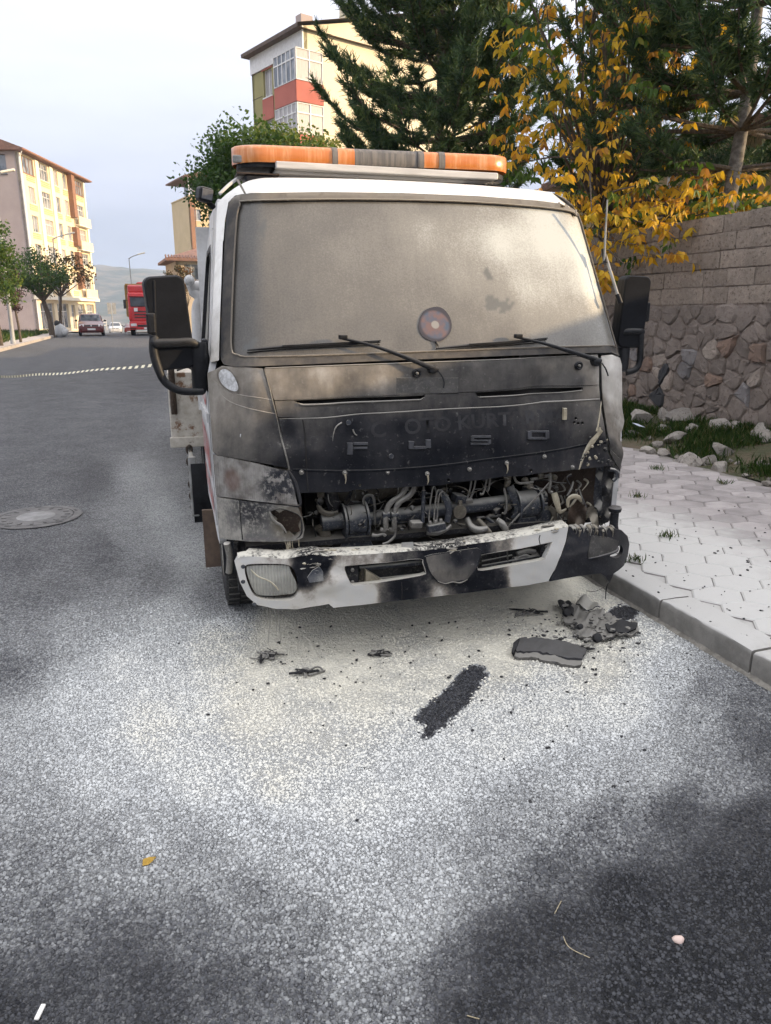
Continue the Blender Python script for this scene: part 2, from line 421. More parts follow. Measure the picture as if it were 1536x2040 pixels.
# chippings standing proud of the binder, where the road is close enough to see them
ag = np.random.RandomState(3); sp_ = .0100
gx0, gy0 = np.meshgrid(np.arange(-2.6, KERB_X-.03, sp_), np.arange(.75, 5.4, sp_))
q = np.stack([gx0.ravel(), gy0.ravel()], -1)+ag.uniform(-.0046, .0046, (gx0.size, 2))
q3 = np.concatenate([q, np.zeros((len(q), 1))], 1); ax_, ay_, ac_ = pix(q3)
kk = (ax_ > -60) & (ax_ < 1600) & (ay_ > 1160) & (ay_ < 2090) & (ac_ > .3); q, ax_, ay_ = q[kk], ax_[kk], ay_[kk]
PA = np.stack([ax_, ay_], -1); ap = powder_f(PA)*(1-np.clip(inside(STRIP, PA+ag.normal(size=PA.shape)*2.5)*.88+inside(SMUDGE, PA+ag.normal(size=PA.shape)*2.5)*.92, 0, 1))
an_ = ap+ag.normal(size=len(q))*.04+.07*np.sin(q[:, 0]*9+3*np.sin(q[:, 1]*7))*np.sin(q[:, 1]*11+2*np.sin(q[:, 0]*6))
kk = ag.rand(len(q)) < np.interp(an_, [.78, .98], [.9, .08])*np.clip((ay_-1160)/200, 0, 1)**.8; q, ap = q[kk], ap[kk]; n = len(q)
rr_ = ag.uniform(.0034, .0062, n)*ag.choice([.7, 1, 1, 1.4], n); hh_ = ag.uniform(.0012, .0042, n); th = ag.uniform(0, 6.28, n)
ang_ = th[:, None]+np.arange(5)[None, :]*2*math.pi/5+ag.uniform(-.35, .35, (n, 5)); ra = rr_[:, None]*ag.uniform(.75, 1.2, (n, 5))
base_z = .004*np.sin(q[:, 0]*1.7+.6*np.sin(q[:, 1]*.9))*np.sin(q[:, 1]*1.3)
B = np.stack([q[:, :1]+ra*np.cos(ang_), q[:, 1:]+ra*np.sin(ang_), np.repeat(base_z[:, None]-.001, 5, 1)], -1)
tl_ = ag.uniform(-.25, .25, (n, 2)); T_ = np.stack([q[:, :1]+ra*.62*np.cos(ang_), q[:, 1:]+ra*.62*np.sin(ang_), base_z[:, None]+hh_[:, None]+ra*(.62*(np.cos(ang_)*tl_[:, :1]+np.sin(ang_)*tl_[:, 1:]))], -1)
V_ = np.concatenate([B, T_], 1).reshape(-1, 3); o5 = np.arange(n)[:, None]*10
sd_ = np.stack([np.stack([o5[:, 0]+i, o5[:, 0]+(i+1) % 5, o5[:, 0]+5+(i+1) % 5, o5[:, 0]+5+i], -1) for i in range(5)], 1).reshape(-1, 4); tp_ = o5+np.arange(5, 10)[None, :]
me = bpy.data.meshes.new('chippings'); me.vertices.add(len(V_)); me.vertices.foreach_set('co', V_.reshape(-1).astype(np.float32))
lv = np.concatenate([sd_.reshape(-1), tp_.reshape(-1)]).astype(np.int32); me.loops.add(len(lv)); me.loops.foreach_set('vertex_index', lv)
me.polygons.add(len(sd_)+n); me.polygons.foreach_set('loop_start', np.concatenate([np.arange(len(sd_))*4, len(sd_)*4+np.arange(n)*5]).astype(np.int32)); me.update(calc_edges=True)
for nm, vv in (('powder', ap), ('took', ag.rand(n))): a = me.attributes.new(nm, 'FLOAT', 'POINT'); a.data.foreach_set('value', np.repeat(vv, 10).astype(np.float32))
t = NT('road_chipping'); p = t.wpos(); pdx = t.math('ADD', t.attr('powder'), t.math('MULTIPLY', t.math('SUBTRACT', t.noise(p, 9, 5, .6), .5), .16)); tk = t.attr('took'); nf = t.noise(p, 300, 3, .6)
cv = t.math('SUBTRACT', t.math('MULTIPLY', pdx, 1.78), t.math('MULTIPLY_ADD', nf, .35, t.math('MULTIPLY', tk, .42)), clamp=True); cv = t.math('MULTIPLY', cv, t.ramp(pdx, .05, .3)); cv = t.math('MAXIMUM', cv, t.ramp(pdx, .86, 1.0))
ng = t.new('ShaderNodeNewGeometry'); ns = t.new('ShaderNodeSeparateXYZ'); t._in(ns.inputs[0], ng.outputs['Normal']); cv = t.math('MULTIPLY', cv, t.ramp(ns.outputs['Z'], .15, .8, .35, 1.0))
cb = t.mix(t.ramp(t.math('MULTIPLY_ADD', nf, .4, t.math('MULTIPLY', tk, .7)), .2, .95), (.012, .013, .017), (.066, .069, .077)); cb = t.mix(t.ramp(pdx, .10, .36, 0., .5), cb, (.13, .134, .145))
M_CHIP = t.set(color=t.mix(cv, cb, t.mix(t.ramp(pdx, .6, 1.0), (.66, .68, .675), (.74, .71, .60))), rough=.75, spec=.3, normal=t.bump(nf, .3, .002))
tag(link('chippings', me, M_CHIP, road), kind='stuff')
# land beyond and around, one sheet to the horizon
M_LAND = M_simple('dry_land', (.17, .145, .095), (.10, .115, .055), scale=.05, rough=.9, bump=.3, bscale=3, bdist=.05)
gx = np.concatenate([np.linspace(-5000, -60, 12), np.linspace(-40, 40, 9), np.linspace(60, 5000, 12)]); gy = np.concatenate([np.linspace(-3000, -20, 8), np.linspace(0, 160, 41), np.linspace(200, 900, 12), np.linspace(1000, 6000, 10)])
LX, LY = np.meshgrid(gx, gy); LZ = zroad(np.clip(LY, -1e9, 900))-.09
LZ = np.where(LY > 900, zroad(900)-.09, LZ)
tag(MB().grid(np.stack([LX, LY, LZ], -1)).build('ground', M_LAND, smooth=60), kind='structure')

# hills across the valley
M_HILL = M_simple('hill_scrub', (.13, .105, .07), (.04, .05, .028), scale=.018, rough=.95, bump=.6, bscale=.02, bdist=8, lo=.38, hi=.6, detail=9)
hx = np.linspace(-2600, 2600, 105); hy = np.linspace(950, 3600, 54)
HX, HY = np.meshgrid(hx, hy)
ridge = 0*HX
for k, (cx_, cy_, sx_, sy_, am) in enumerate([(250, 2150, 900, 480, 104), (-190, 1950, 320, 420, 44), (60, 1650, 240, 260, 22), (-1300, 2300, 800, 500, 130), (1600, 2400, 900, 600, 150), (-700, 2700, 900, 500, 80), (500, 3000, 1200, 500, 90)]):
    ridge += am*np.exp(-((HX-cx_)/sx_)**2-((HY-cy_)/sy_)**2)
ridge += 7*np.sin(HX*.011+1.3*np.sin(HY*.006))*np.sin(HY*.009+HX*.004)+3.2*np.sin(HX*.037+HY*.021)+1.6*np.sin(HX*.083-HY*.05)
ridge *= np.clip((HY-950)/500, 0, 1)
tag(MB().grid(np.stack([HX, HY, float(zroad(900))-2+ridge*.82+np.clip((HY-1000)/900, 0, 1)*22], -1)).build('hills', M_HILL, smooth=80), kind='structure')

# ------------------------------------------------------------------ right pavement
def M_stone_powder(name, c1, c2, scale=7., objvar=.2, film=1.0):
    t = NT(name); p = t.wpos(); q = t.pos()
    n1 = t.noise(p, scale, 6, .65); n2 = t.noise(p, 90, 4, .6)
    base = t.mix(t.ramp(n1, .35, .68), c1, c2)
    hs = t.new('ShaderNodeHueSaturation'); t._in(hs.inputs['Color'], base); t._in(hs.inputs['Value'], t.math('MULTIPLY_ADD', t.objrand(), objvar*2, 1-objvar)); base = hs.outputs[0]
    # powder carried onto the kerb and pavement beside the cab
    d = t.new('ShaderNodeVectorMath', operation='DISTANCE'); t._in(d.inputs[0], t.mapping(p, (1.0, .55, 0))); d.inputs[1].default_value = (2.75, 1.95, 0)
    near = t.ramp(d.outputs['Value'], 1.9, .25)
    cov = t.ramp(t.math('ADD', t.math('MULTIPLY', near, 1.0), t.math('MULTIPLY', t.math('SUBTRACT', n1, .5), .9)), .25, .95)
    nz = t.new('ShaderNodeNewGeometry'); sp = t.new('ShaderNodeSeparateXYZ'); t._in(sp.inputs[0], nz.outputs['Normal'])
    cov = t.math('MULTIPLY', cov, t.ramp(sp.outputs['Z'], .1, .8, .06, 1.0)); cov = t.math('MULTIPLY', cov, film)
    spk = t.ramp(t.noise(p, 55, 3, .7), .66, .74)
    col = t.mix(cov, base, (.50, .495, .475)); col = t.mix(t.math('MULTIPLY', spk, .35), col, (.12, .11, .10))
    return t.set(color=col, rough=.85, normal=t.bump(t.math('ADD', n2, t.math('MULTIPLY', n1, .6)), .35, .004), spec=.3)
M_PAVER = M_stone_powder('hexagonal_paver', (.33, .305, .30), (.25, .23, .225))
M_KERB = M_stone_powder('kerb_concrete', (.20, .19, .172), (.125, .118, .105), scale=9, film=.9)
M_JOINT = M_stone_powder('joint_sand', (.16, .15, .14), (.22, .20, .18), film=.8)
PAVE_Z = .125; PAVE_X1 = 5.18
pave = tag(MB().box(KERB_X+.19, -12, -.1, PAVE_X1, 60, PAVE_Z-.014).build('pavement', M_JOINT), kind='structure')
hexr = .128
def hex_mesh(sc=1.0, dz=0.0):
    m = MB(); a = hexr*.982*sc; ch = .008
    def ring(r_, z): return [(r_*math.cos(R(60*i))*1.22, r_*math.sin(R(60*i)), z) for i in range(6)]
    vs = ring(a, -.03)+ring(a, -.006)+ring(a-ch, 0)
    m.add(vs, [tuple(range(12, 18))]+[(i, (i+1) % 6, 6+(i+1) % 6, 6+i) for i in range(6)]+[(6+i, 6+(i+1) % 6, 12+(i+1) % 6, 12+i) for i in range(6)])
    return m
HEXM = hex_mesh().mesh('paver'); HEXM.materials.append(M_PAVER)
spots = []
dxh = hexr*1.5*1.22; dyh = hexr*math.sqrt(3)
x = KERB_X+.19+hexr*1.22*.95; i = 0
while x < PAVE_X1-.1:
    y = 1.2+(dyh/2 if i % 2 else 0)
    while y < 24: spots.append((x, y)); y += dyh
    x += dxh; i += 1
def vis_px(x, y, z):
    a, b, c = pix((x, y, z)); return (c > .3) and -30 < a < 1570 and 300 < b < 2060
def hidden_by_truck(x, y, z):
    a, b, c = pix((x, y, z)); return 400 < a < 1215 and y > 3.2
vis = [s for s in spots if vis_px(s[0], s[1], PAVE_Z) and not hidden_by_truck(s[0], s[1], PAVE_Z)]
vis.sort(key=lambda s: s[0]**2+s[1]**2); near = set(vis[:300])
rest = MB(); hv = hex_mesh()
for (x, y) in spots:
    tilt = (rnd.uniform(-.012, .012), rnd.uniform(-.012, .012), rnd.uniform(-.01, .01)); dz = rnd.uniform(-.003, .002)
    if (x, y) in near:
        link('paver', HEXM, None, pave, (x, y, PAVE_Z+dz), tilt)
    else: rest.add([(vx+x, vy+y, vz+PAVE_Z+dz) for vx, vy, vz in hv.v], hv.f)
tag(rest.build('far_pavers', M_PAVER, pave), kind='stuff')
# kerb stones
kerb = tag(MB().box(KERB_X+.03, -12, -.12, KERB_X+.18, 60, PAVE_Z-.03).build('kerb', M_JOINT), kind='structure')
yk = -.55; kn = 0; ke = [2.365, 2.98]
y = 2.365-.64*6
while y < 36:
    ln = .64 if y < 20 else .9
    prf = [(.0, -.1), (.0, .03), (.001, .09), (.002, PAVE_Z-.008), (.006, PAVE_Z-.001), (.014, PAVE_Z+.003), (.10, PAVE_Z+.004), (.186, PAVE_Z+.002), (.19, PAVE_Z-.02)]; rows_ = []
    for j_ in range(13):
        yy_ = .005+(ln-.010)*j_/12; e0_ = .006 if j_ in (0, 12) else 0; ch_ = max(0, rnd.gauss(0, .004)); rows_.append([(x_+(ch_ if 2 < i_ < 6 else 0)+rnd.uniform(-.0015, .0015), yy_+(e0_ if False else 0), z_-(ch_*1.2+e0_ if 2 < i_ < 8 else 0)+rnd.uniform(-.0012, .0012)) for i_, (x_, z_) in enumerate(prf)])
    m = MB().grid(rows_)
    for r_, rev in ((rows_[0], False), (rows_[-1], True)): m.add(r_+[(.19, r_[0][1], -.1)], [tuple(range(len(r_)+1)) if rev else tuple(range(len(r_), -1, -1))])
    o = m.build('kerbstone', M_KERB, kerb, smooth=35, loc=(KERB_X+rnd.uniform(-.004, .004), y, rnd.uniform(-.003, .003)), rot=(0, rnd.uniform(-.012, .012), rnd.uniform(-.004, .004)))
    y += ln
M_MORT_G = M_simple('gutter_mortar', (.26, .245, .215), (.16, .15, .13), scale=20, rough=.95, bump=.8, bscale=60, bdist=.01)
# gutter line: crumbled mortar along the foot of the kerb
g = MB(); P = []
for i in range(160):
    yy = .4+i*.05; w = .010+.006*math.sin(i*1.7)+.006*rnd.random(); P.append([(KERB_X-w-.012, yy, .001), (KERB_X-w*.5, yy, .009+.007*rnd.random()), (KERB_X+.006, yy, .014+.004*rnd.random())])
tag(g.grid(P).build('gutter_mortar', M_MORT_G, kerb, smooth=60))

# ------------------------------------------------------------------ left pavement
lp = tag(MB().box(-30, 8, -.1, LKERB_X-.16, 52, .13).build('far_pavement', M_simple('pale_concrete', (.46, .40, .35), (.36, .31, .28), scale=1.5, rough=.9)), kind='structure')
lp2 = MB(); yy = np.linspace(52, 130, 30)
lp2.grid(np.stack([np.stack([np.full(30, x_), yy, zroad(yy)+.13], -1) for x_ in (-30, LKERB_X-.16)])); lp2.build('slab', M_simple('pale_concrete_far', (.46, .40, .35), (.36, .31, .28), scale=1.5, rough=.9), lp)
lk = tag(MB().box(LKERB_X-.155, 8, -.1, LKERB_X-.02, 60, .10).build('far_kerb', M_JOINT), kind='structure')
km = MB().box(-.15, .01, -.1, 0, .99, .14).mesh('kerbstone'); km.materials.append(M_simple('far_kerb_concrete', (.42, .38, .34), (.30, .27, .25), scale=4, rough=.85, objvar=.1))
for k in range(16, 60): link('kerbstone', km, None, lk, (LKERB_X, k, float(zroad(k))))

# ------------------------------------------------------------------ verge at the wall foot
WALL_X = 6.42
M_SOIL = M_simple('verge_soil', (.10, .078, .05), (.055, .06, .028), scale=5, rough=.95, bump=.8, bscale=25, bdist=.03)
def verge_z(x, y):
    u = (x-PAVE_X1)/(WALL_X-PAVE_X1)
    return PAVE_Z-.01+.20*np.clip(u, 0, 1)**1.3+.025*np.sin(x*6.1+y*3.3)*np.sin(y*4.7)*np.clip(u*4, 0, 1)
vx = np.linspace(PAVE_X1-.02, WALL_X+.05, 28); vy = np.linspace(-2, 24, 270)
VX, VY = np.meshgrid(vx, vy); VX[:, 0] += .05*np.sin(vy*5.1)+.04*np.sin(vy*11.3)
VZ = verge_z(VX, VY); VZ[:, 0] = PAVE_Z-.012
tag(MB().grid(np.stack([VX, VY, VZ], -1)).build('verge', M_SOIL, smooth=70), kind='structure')

# ================================================================== stone wall with block courses
WALL_TOP, BLK = 2.69, .2
def M_rough(name, c1, c2, pit, scale=12., objvar=.1):
    t = NT(name); p = t.wpos(); n1 = t.noise(p, scale, 6, .7); n2 = t.noise(p, 30, 7, .75); n3 = t.noise(p, 2.2, 4, .6)
    col = t.mix(t.ramp(n1, .3, .7), c1, c2); col = t.mix(t.ramp(n2, .54, .64), col, pit); col = t.mix(t.math('MULTIPLY', t.ramp(n2, .42, .30), .45), col, tuple(x*1.45 for x in c1)); col = t.mix(t.math('MULTIPLY', t.ramp(n3, .45, .75), .35), col, (.12, .10, .085))
    hs = t.new('ShaderNodeHueSaturation'); t._in(hs.inputs['Color'], col); t._in(hs.inputs['Value'], t.math('MULTIPLY_ADD', t.objrand(), objvar*2, 1-objvar))
    return t.set(color=hs.outputs[0], rough=.95, spec=.2, normal=t.bump(t.math('MULTIPLY_ADD', n2, 1.0, t.math('MULTIPLY', n1, .8)), 1.0, .014))
M_BLOCK = M_rough('wall_block', (.28, .235, .195), (.205, .168, .138), (.085, .068, .055), 14, .12)
M_MORTAR = M_rough('wall_mortar', (.235, .19, .162), (.175, .14, .118), (.09, .072, .06), 9, 0)
M_STONE = M_rough('wall_stone', (.21, .176, .152), (.155, .13, .113), (.10, .08, .07), 8, .13)
M_STONE_RUST = M_rough('wall_stone_rust', (.24, .165, .125), (.18, .13, .105), (.11, .085, .07), 9, .12)
M_STONE_PALE = M_rough('wall_stone_pale', (.31, .265, .225), (.24, .20, .17), (.11, .085, .07), 9, .12)
M_STONE_BLUE = M_rough('wall_stone_blue', (.20, .19, .19), (.155, .145, .142), (.11, .085, .07), 9, .12)
M_STONE_DARK = M_simple('wall_stone_dark', (.022, .023, .026), (.04, .04, .042), scale=9, rough=.85, bump=.8, bscale=40, bdist=.012)
wall = tag(empty('stone_wall', (WALL_X, 0, 0)), 'long rough stone boundary wall topped with courses of grey concrete blocks behind the pavement', 'wall')
WY0, WY1 = -14., 34.
core = MB().box(.018, WY0, -.3, .36, WY1, WALL_TOP-.012)
core.build('core', M_MORTAR, wall)
by0, by1 = 4.6, 13.0
for c in range(5):
    y = by0+(.2 if c % 2 else 0)+rnd.uniform(-.03, .03); z0 = WALL_TOP-BLK*(c+1)
    while y < by1:
        ln = rnd.choice((.39, .40, .41, .40, .34)); n = 5
        h = BLK-.009-rnd.uniform(0, .006)
        m = MB(); g_ = rnd
        # face with worn edges and a little hollow
        P = []
        for i in range(4):
            row = []
            for j in range(6):
                uu, vv = j/5, i/3; e_ = min(uu, 1-uu)*5, min(vv, 1-vv)*3
                dep = (.008 if min(e_) == 0 else 0)+rnd.uniform(-.003, .003)
                row.append((dep, (ln-.007)*uu+.0035+rnd.uniform(-.003, .003), h*vv+.006+rnd.uniform(-.003, .003)))
            P.append(row)
        m.grid(P); nb = len(m.v)
        top = [(.2, P[3][0][1], P[3][0][2]), (.2, P[3][5][1], P[3][5][2])]
        m.add([P[3][0], P[3][5], top[1], top[0]], [(0, 1, 2, 3)])
        m.add([P[0][0], P[3][0], (.2, P[3][0][1], P[3][0][2]), (.2, P[0][0][1], P[0][0][2])], [(0, 1, 2, 3)])
        m.add([P[0][5], P[3][5], (.2, P[3][5][1], P[3][5][2]), (.2, P[0][5][1], P[0][5][2])], [(3, 2, 1, 0)])
        m.add([P[0][0], P[0][5], (.2, P[0][5][1], P[0][5][2]), (.2, P[0][0][1], P[0][0][2])], [(3, 2, 1, 0)])
        bm_me = m.mesh('block', 35)
        link('block', bm_me, M_BLOCK, wall, (rnd.uniform(-.006, .008), y, z0+rnd.uniform(-.004, .004)), (rnd.uniform(-.006, .006), rnd.uniform(-.01, .01), rnd.uniform(-.006, .006)))
        y += ln
# coping of the unbuilt stretch is plain core; rubble stones below the blocks
seeds = []
zz = .16; row = 0
while zz < WALL_TOP-5*BLK-.04:
    y = by0-.2+rnd.uniform(0, .2)
    while y < 12.6:
        seeds.append((y+rnd.uniform(-.09, .09), zz+rnd.uniform(-.07, .07))); y += rnd.uniform(.13, .42)
    zz += rnd.uniform(.15, .21); row += 1
seeds = [s for s in seeds if s[1] < WALL_TOP-5*BLK-.02]
def cell(i):
    s = seeds[i]; ymax = WALL_TOP-5*BLK-.005
    poly = [(s[0]-.4, max(.02, s[1]-.3)), (s[0]+.4, max(.02, s[1]-.3)), (s[0]+.4, min(ymax, s[1]+.3)), (s[0]-.4, min(ymax, s[1]+.3))]
    for j, q in enumerate(seeds):
        if j == i or abs(q[0]-s[0]) > .9 or abs(q[1]-s[1]) > .7: continue
        mx, my = (s[0]+q[0])/2, (s[1]+q[1])/2; nx, ny = q[0]-s[0], q[1]-s[1]
        out = []
        for k in range(len(poly)):
            a, b = poly[k], poly[(k+1) % len(poly)]
            da = (a[0]-mx)*nx+(a[1]-my)*ny; db = (b[0]-mx)*nx+(b[1]-my)*ny
            if da <= 0: out.append(a)
            if da*db < 0:
                t_ = da/(da-db); out.append((a[0]+(b[0]-a[0])*t_, a[1]+(b[1]-a[1])*t_))
        poly = out
        if len(poly) < 3: return None
    return poly
SPECIAL = [((1325, 737), M_STONE_DARK), ((1316, 793), M_STONE_DARK), ((1457, 696), M_STONE_RUST), ((1405, 710), M_STONE_PALE), ((1369, 736), M_STONE_BLUE), ((1481, 781), M_STONE_BLUE), ((1337, 772), M_STONE_PALE), ((1525, 702), M_STONE_RUST), ((1287, 732), M_STONE_RUST), ((1508, 742), M_STONE_PALE), ((1413, 760), M_STONE_RUST)]
sp_idx = {}
for (a, b), m_ in SPECIAL:
    w = onX(a, b, WALL_X); k = min(range(len(seeds)), key=lambda i: (seeds[i][0]-w[1])**2+(seeds[i][1]-w[2])**2); sp_idx[k] = m_
for i in range(len(seeds)):
    poly = cell(i)
    if not poly: continue
    s = seeds[i]; poly = [np.array(p_) for p_ in poly]; c_ = sum(poly)/len(poly)
    poly = [p_+(c_-p_)/max(1e-6, np.linalg.norm(c_-p_))*.005 for p_ in poly]
    poly = [p_ for p_ in spline(poly, 3, True)]; poly = [c_+(p_-c_)*rnd.uniform(.86, .98) for p_ in poly]; n = len(poly)
    proud = rnd.uniform(-.006, .016)+(.02 if i in sp_idx else 0)
    if i in sp_idx and sp_idx[i] is M_STONE_DARK: proud = .012
    m = MB(); vs = []
    for fx, sc in ((.06, 1.0), (.014-proud*.3, .97), (-proud, .80)):
        for p_ in poly:
            q = c_+(p_-c_)*sc; vs.append((fx+(rnd.uniform(-.010, .010) if sc < 1 else 0), q[0]+rnd.uniform(-.008, .008)*(sc < 1), q[1]+rnd.uniform(-.008, .008)*(sc < 1)))
    vs.append((-proud-rnd.uniform(0, .006), c_[0], c_[1]))
    fs = []
    for k in range(2):
        for j in range(n): fs.append((k*n+j, (k+1)*n+j, (k+1)*n+(j+1) % n, k*n+(j+1) % n))
    fs += [(2*n+j, 3*n, 2*n+(j+1) % n) for j in range(n)]
    m.add(vs, fs)
    r2 = rnd.random()
    m_noise = 0
    mt = sp_idx.get(i) or (M_STONE_PALE if r2 < .02 else M_STONE_RUST if r2 < .035 else M_STONE_BLUE if r2 < .06 else M_STONE)
    m.build('stone', mt, wall, smooth=28)
# ================================================================== the burnt tow truck
TR_O = np.array([1.30, 3.10, 0.0]); TR_A = R(-1.8)
truck = tag(empty('tow_truck', tuple(TR_O), TR_A), 'burnt white cab-over recovery truck with sooty front and orange light bar parked at the kerb', 'truck')
_tc, _ts = math.cos(TR_A), math.sin(TR_A)
TRM = np.array([[_tc, -_ts, 0], [_ts, _tc, 0], [0, 0, 1]])
EYE_L = TRM.T@(EYE-TR_O)
def L(px, py, ly):
    """truck-local point seen at a photo pixel, ly metres behind the grille line"""
    d = TRM.T@ray(px, py); return EYE_L+(ly-EYE_L[1])/d[1]*d
def hwid(z):  return np.interp(z, [0, .9, 1.33, 1.42, 2.12, 2.3], [1.055, 1.068, 1.068, 1.045, .955, .93])
def prof(z):  return np.interp(z, [.3, .55, .8, 1.0, 1.36, 1.40, 2.09, 2.14, 2.19, 2.25], [.01, 0, .0, .015, .075, .095, .42, .46, .53, .68])
def bprof(z): return np.interp(z, [.15, .28, .42, .53, .7], [-.02, -.075, -.085, -.06, -.03])
def front(x, z):
    u = np.abs(x)/hwid(z); k = np.clip((u-.78)/.22, 0, 1.6); return prof(z)+.06*u*u+.17*k**2.2
def bfront(x, z):
    u = np.abs(x)/1.07; k = np.clip((u-.72)/.28, 0, 1.6); return bprof(z)+.03*u*u+.13*k**2
def project(P, f, clampx=True):
    P = np.asarray(P, float)
    D = (np.outer(P[:, 0]-CX, CR)/FPX-np.outer(P[:, 1]-CY, CU)/FPX+CF)@TRM
    lo = np.full(len(P), (-.6-EYE_L[1]))/D[:, 1]; hi = np.full(len(P), (1.6-EYE_L[1]))/D[:, 1]
    for _ in range(44):
        m = (lo+hi)/2; Q = EYE_L+m[:, None]*D; g = Q[:, 1]-f(Q[:, 0], Q[:, 2]); lo = np.where(g < 0, m, lo); hi = np.where(g < 0, hi, m)
    Q = EYE_L+hi[:, None]*D
    if clampx:
        h = hwid(Q[:, 2])+.002; k = np.abs(Q[:, 0]) > h; Q[k, 0] = np.sign(Q[k, 0])*h[k]; Q[k, 1] = np.minimum(Q[k, 1], f(Q[k, 0], Q[k, 2]))
    return Q
DENTS = [(690, 800, 26, -.006), (640, 830, 30, .008), (720, 826, 26, -.008), (1100, 750, 60, -.016), (1150, 765, 26, .012), (1075, 770, 24, -.012), (1120, 793, 30, .012), (1060, 800, 30, -.010),
         (560, 905, 22, .012), (575, 870, 20, -.010), (1185, 850, 26, .012), (1170, 890, 30, -.012), (620, 900, 26, .008), (600, 940, 20, -.008), (480, 860, 60, .006), (980, 930, 60, -.006), (760, 950, 40, .005),
         (1235, 850, 16, -.012), (1228, 820, 14, .012), (1222, 880, 16, .014)]
def dent(P):
    P = np.asarray(P, float); o = np.zeros(len(P))
    for x, y, r, a in DENTS: o += 1.5*a*np.exp(-((P[:, 0]-x)**2+(P[:, 1]-y)**2)/(r*r))
    return o+.0012*np.sin(P[:, 0]*.11+P[:, 1]*.05)*np.sin(P[:, 1]*.13)
def SF(P, off=0.0):
    Q = project(P, front); Q[:, 1] -= off+dent(P); return Q
def SFs(P, off=0.0):
    Q = project(P, front); Q[:, 1] -= off; return Q
def BF(P, off=0.0):
    Q = project(P, bfront, False); P = np.asarray(P, float)
    Q[:, 1] -= off+.010*np.exp(-((P[:, 0]-655)/26)**2)*np.sin(P[:, 1]*.12)+.0015*np.sin(P[:, 0]*.09)*np.sin(P[:, 1]*.21); return Q
def s1(px, py, off=0.0): return Vector(SFs([(px, py)], off)[0])

# ---- materials of the truck
SOOT = [(450,740,.42),(520,760,.44),(440,820,.44),(500,840,.5),(540,900,.7),(562,930,.9),(470,890,.6),(425,780,.35),(545,850,.72),(425,860,.5),
 (560,760,.46),(650,750,.36),(700,780,.52),(600,790,.42),(760,760,.40),(800,790,.6),(850,760,.6),(950,740,.64),(1000,760,.68),(1100,735,.56),(1150,765,.74),(1185,725,.4),(1080,770,.7),
 (600,810,.62),(700,805,.7),(800,810,.70),(900,800,.70),(1000,790,.70),(1100,785,.68),(1170,780,.5),(640,826,.75),
 (570,850,.9),(600,950,.95),(700,850,.96),(700,930,1),(800,850,.95),(850,930,1),(900,840,.86),(1000,820,.82),(1000,900,.95),(1100,820,.78),(1100,880,.9),(1160,840,.72),(1180,900,.85),(1000,940,.9),(1200,920,.85),(900,900,.97),
 (1220,730,.06),(1240,760,.04),(1215,790,.12),(1232,830,.14),(1205,830,.55),(1218,865,.42),(1200,880,.85),(1222,900,.62),(1212,920,.8),(1205,760,.3),(1195,800,.7)]
SOOT_B = [(490,1110,.22),(478,1160,.2),(560,1118,.32),(620,1115,1),(600,1150,.9),(640,1130,1),(645,1180,.3),(600,1195,.3),(560,1206,.22),(690,1180,.05),(730,1190,.12),(800,1182,.92),(850,1175,.68),(800,1105,.62),(700,1112,.45),(670,1140,.25),(740,1100,.4),
 (880,1100,1),(900,1090,1),(930,1100,.95),(900,1140,.8),(970,1165,.9),(1000,1160,.75),(1030,1155,.08),(1070,1140,.03),(1110,1090,.02),(1100,1060,.12),(1050,1085,.22),(1000,1082,.5),(950,1085,.8),(1120,1120,.02),(1090,1130,.02),(870,1180,.32),(770,1190,.6)]
def sootmat(name, clean=(.70, .685, .65), gloss=.45, dustup=1.0, amp=.32, nsc=11):
    t = NT(name); p = t.pos()
    n1 = t.noise(p, nsc, 7, .7); n2 = t.noise(p, 42, 4, .7); n3 = t.noise(t.mapping(p, (9, 9, 1.2)), 3, 4, .6)
    s = t.math('ADD', t.attr('soot') if amp < .5 else t.ramp(t.attr('soot'), .10, .88), t.math('MULTIPLY', t.math('SUBTRACT', n1, .5), amp)); s = t.math('ADD', s, t.math('MULTIPLY', t.math('SUBTRACT', n3, .5), .16))
    cr = t.new('ShaderNodeValToRGB'); r_ = cr.color_ramp; t._in(cr.inputs[0], s)
    r_.elements[0].position = .02; r_.elements[0].color = clean+(1,)
    r_.elements[1].position = .97; r_.elements[1].color = (.007, .008, .011, 1)
    for po, c in ((.2, (.46, .44, .40)), (.45, (.185, .165, .14)), (.62, (.082, .077, .071)), (.8, (.024, .024, .027))):
        e = r_.elements.new(po); e.color = c+(1,)
    col = cr.outputs[0]
    # dried powder film: light grey specks and streaks
    spk = t.ramp(n2, .60, .74); col = t.mix(t.math('MULTIPLY', spk, .22), col, (.36, .35, .32))
    g = t.new('ShaderNodeNewGeometry'); sp = t.new('ShaderNodeSeparateXYZ'); t._in(sp.inputs[0], g.outputs['Normal'])
    up = t.math('MULTIPLY', t.ramp(t.math('ADD', sp.outputs['Z'], t.math('MULTIPLY', t.math('SUBTRACT', n2, .5), .5)), .45, .85), .8*dustup)
    col = t.mix(up, col, (.55, .53, .46))
    fl = t.ramp(t.noise(p, 160, 3, .6), .7, .78); col = t.mix(t.math('MULTIPLY', fl, .3), col, (.5, .48, .42))
    return t.set(color=col, rough=t.math('ADD', t.math('MULTIPLY_ADD', n1, .3, gloss-.15), t.ramp(s, .1, .8, 0., .28)), normal=t.bump(t.math('ADD', n2, t.math('MULTIPLY', n1, .4)), .22, .004), spec=t.ramp(s, .1, .85, .5, .10))
M_SOOT = sootmat('sooty_white_paint')
M_SOOTN = sootmat('sooty_fold', dustup=.12)
M_SOOTB = sootmat('sooty_bumper_paint', clean=(.45, .445, .425), gloss=.45, amp=.85, nsc=19)
